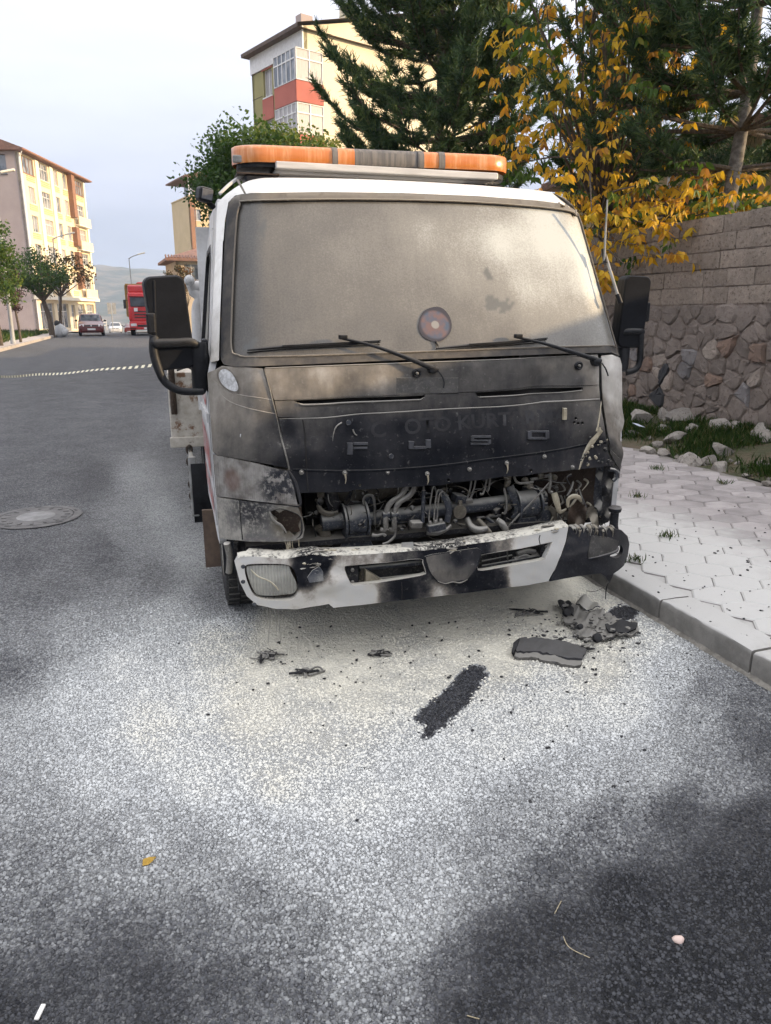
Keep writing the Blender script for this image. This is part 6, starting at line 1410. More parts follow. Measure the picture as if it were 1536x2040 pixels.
for k in range(40): link('tile', tl, None, rf, (-.95+k*.29, -.88+k*.03, hh+.02))

# ---- tan house behind the wall on the right
b5 = tag(empty('house', (12.4, 12.2, 0)), 'tan house wall with white downpipe glimpsed through the pine behind the stone wall', 'house')
M_TAN2 = M_simple('warm_tan_render', (.47, .36, .22), (.42, .32, .20), scale=.7, rough=.9, bump=.2, bscale=12)
wall_plane(b5, o0, Vector((0, 1, 0)), Vector((-1, 0, 0)), 9, 5.2, [(1.2, 3.0, 2.4, 4.4), (5.4, 3.0, 6.8, 4.4)], M_TAN2); wall_plane(b5, o0, Vector((1, 0, 0)), Vector((0, -1, 0)), 8, 5.2, [], M_TAN2)
for h in ((1.2, 3.0, 2.4, 4.4), (5.4, 3.0, 6.8, 4.4)): window(b5, o0, Vector((0, 1, 0)), Vector((-1, 0, 0)), *h, rec=.15)
pl_box(MB(), o0, Vector((0, 1, 0)), Vector((-1, 0, 0)), -.05, 2.55, 9, 2.68, .004, .12).build('string_course', M_PILAS, b5)
for a in (3.9, 8.2, .25): tubeo('downpipe', [Vector((-.1, a, 0)), Vector((-.1, a, 5.1))], .06, M_FRAME, b5, n=8)
MB().box(-.5, -.5, 5.2, 8.5, 9.5, 5.4).build('roof', M_TILE, b5)
wall_plane(b5, Vector((0, 9, 0)), Vector((1, 0, 0)), Vector((0, 1, 0)), 8, 5.2, [], M_TAN2); wall_plane(b5, Vector((8, 0, 0)), Vector((0, 1, 0)), Vector((1, 0, 0)), 9, 5.2, [], M_TAN2)
# ================================================================== trees and plants
def M_leaf(name, cols, trans=.35, rough=.55):
    """leaf colours picked per leaf by the 'tint' attribute, thin and a little translucent"""
    t = NT(name); a = t.attr('tint'); cr = t.new('ShaderNodeValToRGB'); t._in(cr.inputs[0], a); r_ = cr.color_ramp
    r_.elements[0].position = cols[0][0]; r_.elements[0].color = cols[0][1]+(1,); r_.elements[1].position = cols[-1][0]; r_.elements[1].color = cols[-1][1]+(1,)
    for po, c in cols[1:-1]: e = r_.elements.new(po); e.color = c+(1,)
    t.set(color=cr.outputs[0], rough=rough, spec=.3)
    tr = t.new('ShaderNodeBsdfTranslucent'); t._in(tr.inputs[0], cr.outputs[0]); mx = t.new('ShaderNodeMixShader'); mx.inputs[0].default_value = trans
    t.l.new(t.b.outputs[0], mx.inputs[1]); t.l.new(tr.outputs[0], mx.inputs[2]); t.l.new(mx.outputs[0], t.out.inputs[0]); return t.mat
M_BARK = M_simple('bark', (.115, .088, .065), (.06, .047, .036), scale=9, rough=.95, bump=1.0, bscale=26, bdist=.02, stretch=(3, 3, .6))
M_BARKG = M_simple('grey_bark', (.20, .185, .165), (.10, .09, .08), scale=14, rough=.95, bump=.8, bscale=40, bdist=.012)
M_PINE = M_leaf('pine_needles', [(0, (.024, .052, .026)), (.5, (.058, .105, .042)), (.85, (.12, .165, .05)), (1, (.20, .22, .06))], .3)
M_GREEN = M_leaf('green_leaves', [(0, (.030, .070, .014)), (.5, (.070, .125, .020)), (.85, (.13, .17, .026)), (1, (.20, .20, .04))], .35)
M_DKGREEN = M_leaf('dark_green_leaves', [(0, (.028, .065, .020)), (.6, (.062, .115, .030)), (1, (.12, .16, .04))], .35)
M_PURPLE = M_leaf('purple_leaves', [(0, (.035, .016, .018)), (.6, (.075, .034, .034)), (1, (.13, .075, .06))], .2)
M_REDLF = M_leaf('reddish_leaves', [(0, (.022, .034, .012)), (.5, (.06, .055, .018)), (.8, (.17, .075, .03)), (1, (.24, .11, .04))], .3)
M_AUTUMN = M_leaf('autumn_leaves', [(0, (.030, .075, .012)), (.30, (.085, .145, .018)), (.42, (.46, .33, .025)), (.72, (.66, .38, .02)), (.86, (.54, .26, .025)), (1, (.24, .11, .035))], .42)

LEAF = np.array([(0, 0, 0), (.28, .34, .05), (0, 1, -.10), (-.28, .34, .05)], float)          # broad leaf
LEAF6 = np.array([(0, 0, 0), (.20, .22, .03), (.22, .55, .0), (0, 1, -.16), (-.22, .55, .0), (-.20, .22, .03)], float)
def rand_rot(n, rs, droop=None):
    """random orthonormal frames; droop pulls the leaf axis toward the ground"""
    y = rs.normal(size=(n, 3))
    if droop is not None: y = y/np.linalg.norm(y, axis=1)[:, None]*(1-droop)+np.array([0, 0, -1.])*droop
    y /= np.linalg.norm(y, axis=1)[:, None]; x = np.cross(y, rs.normal(size=(n, 3))); x /= np.linalg.norm(x, axis=1)[:, None]; z = np.cross(x, y)
    return np.stack([x, y, z], -1)
def leaves(name, pos, size, tint, mat, parent, rs, shape=LEAF, droop=None, kind='stuff', frames=None, width=1.0):
    n = len(pos); Rm = rand_rot(n, rs, droop) if frames is None else frames
    S = shape*np.array([width, 1, 1]); k = len(S)
    V = np.einsum('nij,kj->nki', Rm, S)*np.asarray(size)[:, None, None]+np.asarray(pos)[:, None, :]
    me = bpy.data.meshes.new(name); me.vertices.add(n*k); me.vertices.foreach_set('co', V.reshape(-1).astype(np.float32))
    me.loops.add(n*k); me.loops.foreach_set('vertex_index', np.arange(n*k, dtype=np.int32)); me.polygons.add(n); me.polygons.foreach_set('loop_start', np.arange(0, n*k, k, dtype=np.int32))
    me.update(calc_edges=True); a = me.attributes.new('tint', 'FLOAT', 'POINT'); a.data.foreach_set('value', np.repeat(np.clip(tint, 0, 1), k).astype(np.float32))
    return tag(link(name, me, mat, parent), kind=kind)
def branchy(m, base, tips, r0, rs, sag=.0):
    for tp in tips:
        tp = Vector(tp); b = Vector(base); md = b.lerp(tp, .5)+Vector(rs.normal(size=3)*.08*(tp-b).length); md.z += .05*(tp-b).length
        q = spline([b, md, tp], 4); m.tube([Vector(v) for v in q], list(np.linspace(r0, r0*.22, len(q))), 6)
def crown_tree(name, base, trunk_h, centre, rad, label, mat, leaf=.14, clumps=70, per=70, trunk_r=.1, seed=1, bark=None, group=None, tint=None, droop=.25, spread=.38, shape=LEAF, cat='tree', inner=.55):
    rs = np.random.RandomState(seed); t_ = tag(empty(name, base), label, cat, group)
    c = np.array(centre)-np.array(base); rad = np.array(rad)
    d = rs.normal(size=(clumps, 3)); d /= np.linalg.norm(d, axis=1)[:, None]
    lob = 1+.16*np.sin(d[:, 0]*5+seed)+.12*np.sin(d[:, 2]*6+seed*2)+.10*np.sin(d[:, 1]*7)
    cc = c+d*rad*(inner+(1-inner)*rs.rand(clumps, 1)**.5)*lob[:, None]
    cs = spread*(.6+.8*rs.rand(clumps))*rad.mean()
    P = []; T = []
    for i in range(clumps):
        k = int(per*rs.uniform(.6, 1.4)); q = rs.normal(size=(k, 3)); q /= np.linalg.norm(q, axis=1)[:, None]; q *= (rs.rand(k, 1)**.45)*cs[i]; q[:, 2] *= .72
        P.append(cc[i]+q); T.append(rs.uniform(.15, .75)+rs.normal(size=k)*.16+.12*q[:, 2]/cs[i])
    P = np.vstack(P); T = np.concatenate(T) if tint is None else tint(P, np.concatenate(T), rs)
    m = MB(); top = Vector((c[0]*.6, c[1]*.6, trunk_h)); q = spline([Vector((0, 0, -.15)), Vector((c[0]*.1, c[1]*.1, trunk_h*.5)), top], 4)
    m.tube([Vector(v) for v in q], list(np.linspace(trunk_r*1.15, trunk_r*.8, len(q))), 10); m.build('trunk', bark or M_BARK, t_, smooth=60)
    m = MB(); branchy(m, top, cc[rs.choice(clumps, min(16, clumps), False)], trunk_r*.5, rs); m.build('branches', bark or M_BARK, t_, smooth=60)
    leaves('crown', P, leaf*rs.uniform(.6, 1.3, len(P)), T, mat, t_, rs, shape, droop)
    return t_
def pine(name, base, height, crown0, rmax, label, seed, needle=.2, lean=(0, 0), nb=9, dens=1.0, needles=9, wid=.016, shape_pow=.8, trunk_r=.14, flat_top=.5, dirs=None, fork=None):
    rs = np.random.RandomState(seed); t_ = tag(empty(name, base), label, 'tree')
    tr = [Vector((lean[0]*k/6+.05*math.sin(k*1.7+seed), lean[1]*k/6, height*k/6-.2*(k == 0))) for k in range(7)]; q = [Vector(v) for v in spline(tr, 5)]
    MB().tube(q, list(np.linspace(trunk_r, trunk_r*.25, len(q))), 12).build('trunk', M_BARKG if fork else M_BARK, t_, smooth=60)
    bm_ = MB(); tufts = []; tdir = []
    z = crown0
    while z < height*.98:
        u = (z-crown0)/(height-crown0); rr_ = rmax*((1-u)**shape_pow*.92+.08)*(.75 if u < .06 else 1)
        for k in range(nb):
            a = rs.uniform(0, 2*math.pi); ln = rr_*rs.uniform(.6, 1.12); up = rs.uniform(.02, .30)+.25*u
            f = np.interp(z, [v.z for v in tr], [v.x for v in tr]), np.interp(z, [v.z for v in tr], [v.y for v in tr])
            b = Vector((f[0], f[1], z)); dr = Vector((math.cos(a), math.sin(a), 0))
            pts_ = [b, b+dr*ln*.35+UP*ln*up*.15, b+dr*ln*.7+UP*ln*up*.5, b+dr*ln+UP*ln*(up+.16)]
            s_ = [Vector(v) for v in spline(pts_, 5)]; bm_.tube(s_, list(np.linspace(.010+.011*ln, .005, len(s_))), 5)
            nt = max(5, int(ln*7*dens))
            for j in range(nt):
                w = rs.uniform(.28, 1.0)**.8; i0 = min(int(w*(len(s_)-1)), len(s_)-2); p_ = s_[i0].lerp(s_[i0+1], w*(len(s_)-1)-i0)
                dl = (s_[i0+1]-s_[i0]).normalized(); sd_ = dl.cross(UP).normalized()*rs.choice((-1, 1)); tl_ = rs.uniform(.10, .42)*(1.15-w*.6)*ln*.5
                dv = (dl*rs.uniform(.4, 1.1)+sd_*rs.uniform(.2, 1.0)+UP*rs.uniform(.0, .55)).normalized(); e_ = p_+dv*tl_
                if rs.rand() < .5: bm_.tube([p_, e_], [.007, .004], 4)
                for g_ in range(3): tufts.append(p_.lerp(e_, .35+.33*g_)); tdir.append(dv)
        z += (height-crown0)/max(6, (height-crown0)*1.9)*rs.uniform(.8, 1.2)
    bm_.build('branches', M_BARK, t_, smooth=60)
    T = np.array(tufts); D = np.array(tdir); n = len(T)
    Pn = np.repeat(T, needles, 0); Dn = np.repeat(D, needles, 0)*1.1+rs.normal(size=(n*needles, 3))*.55; Dn /= np.linalg.norm(Dn, axis=1)[:, None]
    X = np.cross(Dn, rs.normal(size=Dn.shape)); X /= np.linalg.norm(X, axis=1)[:, None]; Fr = np.stack([X, Dn, np.cross(X, Dn)], -1)
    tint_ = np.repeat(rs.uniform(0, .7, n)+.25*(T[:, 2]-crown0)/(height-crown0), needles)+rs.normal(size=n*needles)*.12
    leaves('crown', Pn-Dn*needle*.3, needle*rs.uniform(.7, 1.25, n*needles), tint_, M_PINE, t_, rs, np.array([(-.5, 0, 0), (.5, 0, 0), (.12, 1, 0), (-.12, 1, 0)]), frames=Fr, width=wid/needle*1.0)
    return t_
# tall pine behind the wall, its boughs over the cab
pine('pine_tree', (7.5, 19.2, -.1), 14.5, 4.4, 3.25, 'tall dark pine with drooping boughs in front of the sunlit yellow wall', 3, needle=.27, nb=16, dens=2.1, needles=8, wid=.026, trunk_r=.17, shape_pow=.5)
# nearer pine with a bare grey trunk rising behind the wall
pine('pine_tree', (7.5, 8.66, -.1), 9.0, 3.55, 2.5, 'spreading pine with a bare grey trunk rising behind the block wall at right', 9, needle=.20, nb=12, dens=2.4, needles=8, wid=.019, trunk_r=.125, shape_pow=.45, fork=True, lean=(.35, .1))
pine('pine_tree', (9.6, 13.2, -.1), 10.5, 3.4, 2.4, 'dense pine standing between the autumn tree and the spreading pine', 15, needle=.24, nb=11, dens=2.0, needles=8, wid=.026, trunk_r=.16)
# round-headed street tree behind the cab
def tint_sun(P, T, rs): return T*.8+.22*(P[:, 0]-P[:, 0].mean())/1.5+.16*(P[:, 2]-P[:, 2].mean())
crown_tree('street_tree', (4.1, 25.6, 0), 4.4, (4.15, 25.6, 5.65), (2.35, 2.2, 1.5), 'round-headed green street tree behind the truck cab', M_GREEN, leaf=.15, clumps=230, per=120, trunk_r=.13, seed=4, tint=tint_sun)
# low yellowing bush beyond the cab
crown_tree('bush', (2.1, 45, 0), .8, (2.0, 45, 3.3), (.95, .9, .75), 'small yellowing shrub top beside the left mirror', M_REDLF, leaf=.12, clumps=30, per=60, trunk_r=.05, seed=8, cat='shrub', tint=lambda P, T, rs: T*.5+.38)
# ---- left pavement trees
crown_tree('street_tree', (-6.45, 37.7, .1), 2.3, (-6.75, 37.7, 3.9), (1.45, 1.4, 1.75), 'bushy green street tree cut off by the left edge of the view', M_GREEN, leaf=.14, clumps=90, per=100, trunk_r=.10, seed=12, group='trees along the far pavement', tint=lambda P, T, rs: T*.9)
crown_tree('street_tree', (-6.2, 41.7, .1), 1.5, (-6.3, 41.7, 2.75), (.48, .48, 1.15), 'slim purple-leaved young tree on the far pavement', M_PURPLE, leaf=.10, clumps=34, per=42, trunk_r=.06, seed=13, group='trees along the far pavement', inner=.3)
crown_tree('street_tree', (-6.05, 53.7, .1), 2.2, (-6.55, 53.7, 4.0), (1.75, 1.5, 1.2), 'broad green street tree with a thick trunk on the far pavement', M_DKGREEN, leaf=.15, clumps=80, per=80, trunk_r=.17, seed=14, group='trees along the far pavement')
crown_tree('street_tree', (-5.95, 58.5, .05), 2.6, (-5.6, 58.5, 4.5), (1.75, 1.5, 1.25), 'thin reddish-leaved street tree before the cream block', M_REDLF, leaf=.20, clumps=44, per=34, trunk_r=.10, seed=15, group='trees along the far pavement')

# ---- autumn tree with long drooping leaves hanging over the wall
rs = np.random.RandomState(21)
au = tag(empty('autumn_tree', (7.15, 10.6, 0)), 'autumn tree with drooping yellow and green leaflets hanging over the wall', 'tree')
AB = np.array([7.15, 10.6, 0])
m = MB(); m.tube([Vector(v) for v in spline([Vector((0, 0, -.2)), Vector((-.1, 0, 1.6)), Vector((-.25, -.05, 3.0))], 5)], list(np.linspace(.13, .08, 11)), 9); m.build('trunk', M_BARK, au, smooth=60)
cl = []
for i in range(560):
    # clusters scattered through an uneven crown, more of them low and toward the street
    z = 2.05+5.6*rs.rand()**1.15; hw_ = np.interp(z, [2.0, 2.6, 3.4, 4.6, 6.0, 7.7], [1.1, 1.5, 1.65, 1.6, 1.35, 1.1])
    a = rs.uniform(0, 2*math.pi); r_ = hw_*math.sqrt(rs.rand()); x = 6.5+r_*math.cos(a)*1.05-.10*(z-3); y = 10.0+r_*math.sin(a)*.9-(.9 if z < 3.2 else 0)
    if x > 6.35 and z < 2.75: z += .6
    cl.append((x, y, z))
for (a, b, Xp) in ((1300, 470, 6.15), (1280, 490, 6.2), (1340, 485, 6.1), (1260, 505, 6.2), (1345, 510, 6.1), (1320, 455, 6.1), (1382, 425, 6.2), (1395, 390, 6.5), (1240, 470, 6.2), (1225, 440, 6.2), (1290, 445, 6.1), (1270, 425, 6.0), (1215, 410, 6.0), (1350, 455, 6.2), (1235, 400, 6.0), (1300, 415, 6.1)):
    cl.append(tuple(onX(a, b, Xp)))
cl = np.array(cl)-AB
m = MB(); branchy(m, Vector((-.25, -.05, 2.9)), [tuple(v) for v in cl[rs.choice(len(cl), 60, False)]], .03, rs); m.build('branches', M_BARK, au, smooth=60)
pos = []; frm = []; siz = []; tin = []; stalks = MB()
for c_ in cl:
    base_t = rs.uniform(0, 1); green = rs.rand() < np.interp(c_[2], [2.0, 3.2, 4.5, 7.5], [.05, .2, .42, .58])
    tt = rs.uniform(.02, .32) if green else rs.uniform(.44, .92)
    ncmp = rs.randint(1, 4)
    for q_ in range(ncmp):
        ax = rs.normal(size=3); ax[2] = -.15*abs(ax[2]); ax /= np.linalg.norm(ax); o_ = c_+rs.normal(size=3)*.12; ln = rs.uniform(.18, .32)
        sd = np.cross(ax, (0, 0, 1.)); sd /= np.linalg.norm(sd)+1e-6
        stalks.tube([Vector(o_), Vector(o_+ax*ln*1.05+np.array([0, 0, -.03]))], [.004, .002], 4)
        for j in range(7):
            w = (j//2)/3.0; s_ = -1 if j % 2 else 1
            if j == 6: dirv = ax+np.array([0, 0, -.5]); p_ = o_+ax*ln
            else: dirv = sd*s_*.75+ax*.35+np.array([0, 0, -1.15+rs.normal()*.25]); p_ = o_+ax*ln*(.2+.8*w)+np.array([0, 0, -.03*w])
            dirv = dirv/np.linalg.norm(dirv); xx = np.cross(dirv, rs.normal(size=3)*.5+ax); xx /= np.linalg.norm(xx)+1e-6
            pos.append(p_); frm.append(np.stack([xx, dirv, np.cross(xx, dirv)], -1)); siz.append(rs.uniform(.065, .16)); tin.append(tt+rs.normal()*.06)
pos, frm, siz, tin = np.array(pos), np.array(frm), np.array(siz), np.clip(np.array(tin), 0, 1)
tag(stalks.build('leaf_stalks', M_BARK, au), kind='stuff')
dist = np.linalg.norm(pos+AB-EYE, axis=1); pxx, pyy, _ = pix(pos+AB); vis_ = (pxx > 0) & (pxx < 1536) & (pyy > 0); order = np.argsort(np.where(vis_, dist/siz, 1e9)); big = order[:290]; rest_ = order[290:]
leaves('crown', pos[rest_], siz[rest_], tin[rest_], M_AUTUMN, au, rs, LEAF6, frames=frm[rest_], width=.92)
for i in big:
    V = (LEAF6*np.array([.92, 1, 1]))@frm[i].T*siz[i]+pos[i]; me = bpy.data.meshes.new('leaf'); me.from_pydata([tuple(v) for v in V], [], [(0, 1, 2, 3), (0, 3, 4, 5)]); a = me.attributes.new('tint', 'FLOAT', 'POINT'); a.data.foreach_set('value', np.full(6, tin[i], np.float32)); me.update(); link('leaf', me, M_AUTUMN, au)
# green shrub behind the wall
crown_tree('shrub', (8.6, 9.0, 0), 1.6, (8.7, 9.2, 2.75), (1.2, 1.0, .65), 'leafy green shrub peeping over the wall beside the grey pine trunk', M_GREEN, leaf=.12, clumps=40, per=40, trunk_r=.04, seed=31, cat='shrub', shape=LEAF6)

# ---- grass
def grass(name, pts, h, label, mat, seed, w=.008):
    rs = np.random.RandomState(seed); n = len(pts); y = rs.normal(size=(n, 3))*.42; y[:, 2] = 1; y /= np.linalg.norm(y, axis=1)[:, None]
    x = np.cross(y, rs.normal(size=(n, 3))); x /= np.linalg.norm(x, axis=1)[:, None]; Fr = np.stack([x, y, np.cross(x, y)], -1)
    hh_ = h*rs.uniform(.4, 1.3, n)
    o = leaves(name, pts, hh_, rs.rand(n), mat, None, rs, np.array([(-.5, 0, 0), (.5, 0, 0), (.35, .6, .12), (0, 1, .35), (-.35, .6, .12)]), frames=Fr, width=w/h)
    return tag(o, label, 'grass', kind='stuff')
M_GRASS = M_leaf('grass_blades', [(0, (.020, .052, .010)), (.6, (.045, .095, .016)), (.9, (.10, .12, .03)), (1, (.22, .19, .09))], .3)
rs = np.random.RandomState(5); gx_ = rs.uniform(PAVE_X1-.02, WALL_X-.02, 60000); gy_ = rs.uniform(4.2, 13, 60000)
dn = np.sin(gx_*4+gy_*2.2)+np.sin(gx_*2.1-gy_*3.7+1)+.7*np.sin(gy_*6.3); near_edge = (gx_-PAVE_X1)/.35
k = (dn+rs.normal(size=60000)*.7 > .05) & (rs.rand(60000) < np.clip(near_edge, .08, 1)); gx_, gy_ = gx_[k], gy_[k]
grass('verge_grass', np.stack([gx_, gy_, verge_z(gx_, gy_)-.005], -1), .11, 'green grass growing along the foot of the stone wall', M_GRASS, 6)
n = 9000; a_, b_ = rs.uniform(-10.5, -6.9, n), rs.uniform(40, 60, n); k = np.sin(a_*2+b_)+rs.normal(size=n)*.6 > -.6
grass('far_grass', np.stack([a_[k], b_[k], np.full(k.sum(), .12)], -1), .3, 'strip of green grass on the far side beside the grey gable', M_GRASS, 7, w=.03)
# weeds in the paving joints
wd = []
for (x, y) in ((1262, 1117), (1216, 980), (1295, 898), (1440, 963), (1300, 890), (1480, 905), (1270, 990), (1330, 1070), (1310, 935)):
    q = onZ(x, y, PAVE_Z); wd += [(q[0]+rs.normal()*.03, q[1]+rs.normal()*.03, PAVE_Z) for _ in range(50)]
grass('paving_weeds', np.array(wd), .045, 'tiny weeds sprouting from the paving joints', M_GRASS, 9, w=.006)
# ================================================================== other vehicles
def carpaint(name, c, rough=.3):
    t = NT(name); n = t.noise(t.pos(), 5, 4, .6); return t.set(color=t.mix(t.ramp(n, .4, .7), c, tuple(x*.8+.01 for x in c)), rough=rough, **{'Coat Weight': .5, 'Coat Roughness': .15})
M_CARRED = carpaint('dark_red_car_paint', (.11, .014, .015)); M_TRKRED = carpaint('red_truck_paint', (.52, .018, .022)); M_CARWH = carpaint('white_car_paint', (.62, .63, .65))
M_CARGL = M_simple('car_glass', (.03, .035, .045), (.06, .07, .085), scale=2, rough=.1, spec=.6)
M_LAMP = M_simple('clear_headlamp', (.72, .72, .72), (.55, .55, .56), scale=30, rough=.15)
M_PLATE = M_simple('number_plate', (.72, .72, .72), (.64, .64, .64), rough=.5)
M_BLKTRIM = M_simple('black_trim', (.018, .018, .019), (.028, .028, .028), rough=.6)
M_YBED = M_simple('ochre_tipper_body', (.36, .22, .06), (.28, .17, .05), scale=3, rough=.7)
def loft(st):
    """stations along the length: (y, z_bottom, z_belt, z_top, half width, half width at top)"""
    rows = []
    for y, zb_, zl, zt_, w, wt in st:
        r_ = [(w*.90, zb_), (w*.98, zb_+.12), (w, (zb_+zl)/2), (w*.97, zl), (wt*1.02, zt_-.06 if zt_-zl > .2 else zl+.02), (wt*.88, zt_)]
        rows.append([(x, y, z) for x, z in r_]+[(-x, y, z) for x, z in reversed(r_)])
    m = MB(); m.grid(rows); n = len(rows[0])
    for i in range(len(rows)-1): m.add([rows[i][0], rows[i][n-1], rows[i+1][n-1], rows[i+1][0]], [(0, 1, 2, 3)])
    m.add(rows[0], [tuple(range(n))]); m.add(rows[-1], [tuple(range(n-1, -1, -1))]); return m
def small_wheel(par, x, y, r_=.31, w=.19):
    s_ = -1 if x < 0 else 1; e_ = empty('wheel', (x, y, r_), 0, par); Mx = Matrix.Rotation(s_*math.pi/2, 4, 'Y')
    MB().lathe([(r_*.6, -w/2), (r_*.94, -w/2), (r_, -w*.35), (r_, w*.35), (r_*.94, w/2), (r_*.6, w/2)], 24, Mx, True).build('tyre', M_TYRE, e_, smooth=50)
    MB().lathe([(0, 0), (r_*.3, .02), (r_*.5, .04), (r_*.61, w*.45), (r_*.61, -w*.4), (0, -w*.4)], 20, Mx).build('rim', M_RIM, e_, smooth=40)
def car(name, loc, rz, label, paint, L_=4.4, W=.86, H=1.52, estate=True):
    c = tag(empty(name, loc, rz), label, 'car')     # front toward -y
    rear = [(3.7, .30, .98, H-.02, W, W*.80), (4.15, .30, .98, H-.10, W*.97, W*.76), (4.36, .34, .96, 1.1, W*.95, W*.80), (4.4, .40, .7, .9, W*.9, W*.8)] if estate else [(3.3, .3, .95, H-.1, W, W*.78), (3.9, .3, .95, 1.05, W*.97, W*.8), (4.4, .36, .85, .95, W*.93, W*.8)]
    loft([(0, .36, .56, .62, W*.78, W*.74), (.06, .24, .66, .76, W*.93, W*.82), (.35, .22, .78, .86, W*.99, W*.84), (1.05, .22, .90, .97, W, W*.86), (1.35, .22, .94, 1.04, W, W*.85), (1.95, .22, .96, H-.06, W, W*.76), (2.5, .22, .97, H, W, W*.76)]+rear).build('body', paint, c, smooth=38)
    m = MB(); m.add([(-W*.80, 1.28, 1.00), (W*.80, 1.28, 1.00), (W*.69, 1.93, H-.10), (-W*.69, 1.93, H-.10)], [(0, 1, 2, 3)]); g_ = m.build('windscreen', M_CARGL, c, loc=(0, -.035, .015)); s_ = g_.modifiers.new('t', 'SOLIDIFY'); s_.thickness = .02
    for s in (-1, 1):
        for y0, y1, y2, y3 in ((1.62, 2.42, 2.42, 1.98), (2.50, 3.35, 3.35, 2.50)):
            MB().prism([(y0, 1.0), (y1, 1.0), (y2, H-.13), (y3, H-.13)], -.012, .012, Matrix.Translation((s*W*.885, 0, 0))@Matrix.Rotation(s*R(-13), 4, 'Y')@Matrix.Translation((0, 0, 0))@Matrix(((0, 0, 1, 0), (1, 0, 0, 0), (0, 1, 0, 0), (0, 0, 0, 1)))).build('side_window', M_CARGL, c, loc=(s*.265, 0, .02))
        MB().box(-.16, -.04, -.085, .16, .10, .085).build('headlamp', M_LAMP, c, loc=(s*W*.72, .10, .70), rot=(R(-18), s*R(6), s*R(16)), bevel=.03)
        mm = MB().box(-.09, -.05, -.06, .09, .06, .06).build('door_mirror', M_BLKTRIM, c, loc=(s*(W+.10), 1.55, 1.04), bevel=.025)
        MB().tube([(s*W*.70, 1.9, H+.03), (s*W*.72, 3.6, H+.02)], .018, 6).build('roof_rail', M_BLKTRIM, c)
        small_wheel(c, s*(W-.10), .82); small_wheel(c, s*(W-.10), 3.45)
    MB().box(-W*.50, -.03, -.055, W*.50, .02, .055).build('grille', M_BLKTRIM, c, loc=(0, .045, .69), bevel=.01); MB().box(-W*.62, -.02, -.07, W*.62, .02, .07).build('lower_grille', M_BLKTRIM, c, loc=(0, .04, .36), bevel=.02)
    MB().lathe([(.055, 0), (.055, .02), (.03, .025)], 6, Matrix.Translation((0, .02, .71))@Matrix.Rotation(math.pi/2, 4, 'X')).build('badge', M_PLATE, c)
    MB().box(-.26, -.012, -.055, .26, .012, .055).build('number_plate', M_PLATE, c, loc=(0, -.005, .47))
    return c
car('parked_car', (-3.75, 56, -.01), R(4), 'dark red estate car coming up the street', M_CARRED)
cz = float(zroad(113)); car('distant_car', (-4.35, 112, cz), R(2), 'white-roofed car half hidden beyond the brow of the road', M_CARWH, H=1.5)
car('distant_car', (-2.4, 118, float(zroad(118))), R(180), 'red car parked beyond the brow near the red lorry', M_CARRED, H=1.42, estate=False)
# ---- red tipper lorry
lo = tag(empty('tipper_lorry', (.02, 55.6, float(zroad(56))), R(1.5)), 'red tipper lorry with an ochre body parked facing the camera up the street', 'lorry')
def cabp(name, x0, y0, z0, x1, y1, z1, mat, bev=.03): return MB().box(x0, y0, z0, x1, y1, z1).build(name, mat, lo, bevel=bev)
cabp('cab', -1.2, .12, .95, 1.2, 2.2, 2.95, M_TRKRED, .12); cabp('cab_roof', -1.15, .30, 2.90, 1.15, 2.2, 3.45, M_TRKRED, .12)
cabp('windscreen', -1.06, .075, 1.98, 1.06, .13, 2.62, M_CARGL, .03); cabp('sun_visor', -1.12, -.05, 2.66, 1.12, .25, 2.74, M_TRKRED, .02)
for z_ in (1.22, 1.42, 1.62): cabp('grille_slat', -.85, .07, z_, .85, .125, z_+.07, M_BLKTRIM, .01)
cabp('bumper', -1.22, -.05, .42, 1.22, .4, .98, M_TRKRED, .06); cabp('bumper_slot', -.70, -.07, .62, .70, -.03, .76, M_BLKTRIM, .01); cabp('number_plate', -.28, -.085, .46, .28, -.06, .58, M_PLATE, 0)
for s in (-1, 1):
    cabp('headlamp', s*.95-.2, -.08, .66, s*.95+.2, -.04, .84, M_LAMP, .03); cabp('step', s*1.0-.2, -.06, .48, s*1.0+.2, .0, .56, M_BLKTRIM, .01)
    m = MB().box(-.09, -.08, -.3, .09, .06, .3).build('mirror', M_BLKTRIM, lo, loc=(s*1.42, .25, 2.15), bevel=.03); MB().tube([(0, 0, .2), (-s*.22, .1, .25)], .02, 6).build('arm', M_BLKTRIM, m)
    cabp('corner_deflector', s*1.1-.12, .06, 1.1, s*1.1+.12, .2, 1.9, M_TRKRED, .04)
    for y_ in (1.1, 4.8, 6.1): small_wheel(lo, s*1.0, y_, .5, .3)
cabp('badge', -.84, .055, 1.66, -.60, .075, 1.90, M_PLATE, .1)
ar = MB().tube([(.28*math.cos(R(a)), 0, .22*math.sin(R(a))) for a in range(20, 161, 14)], .035, 6).build('emblem', M_PLATE, lo, loc=(.25, .06, 1.68))
tb = cabp('tipper_body', -1.27, 2.5, 1.25, 1.27, 7.6, 3.55, M_YBED, .03); MB().box(-1.30, 2.05, 3.42, 1.30, 2.6, 3.58).build('canopy', M_YBED, tb, bevel=.02)
for k in range(5):
    for s in (-1, 1): MB().box(s*1.30-.04, 2.9+k*1.05, 1.3, s*1.30+.04, 3.05+k*1.05, 3.5).build('rib', M_YBED, tb)
cabp('chassis', -.5, .4, .6, .5, 7.4, .95, M_BLKTRIM, .02)
MB().blob((.3, 2.6, 3.62), .45, 8, 2, .4, (2.0, .8, .4)).build('tarp_roll', M_TRKRED, lo, smooth=60)
# far verge the lorry is parked against, where the street narrows
tag(MB().box(-1.7, 66, -.6, 2.49, 70, float(zroad(66))+.10).build('verge_island', M_JOINT), kind='structure')

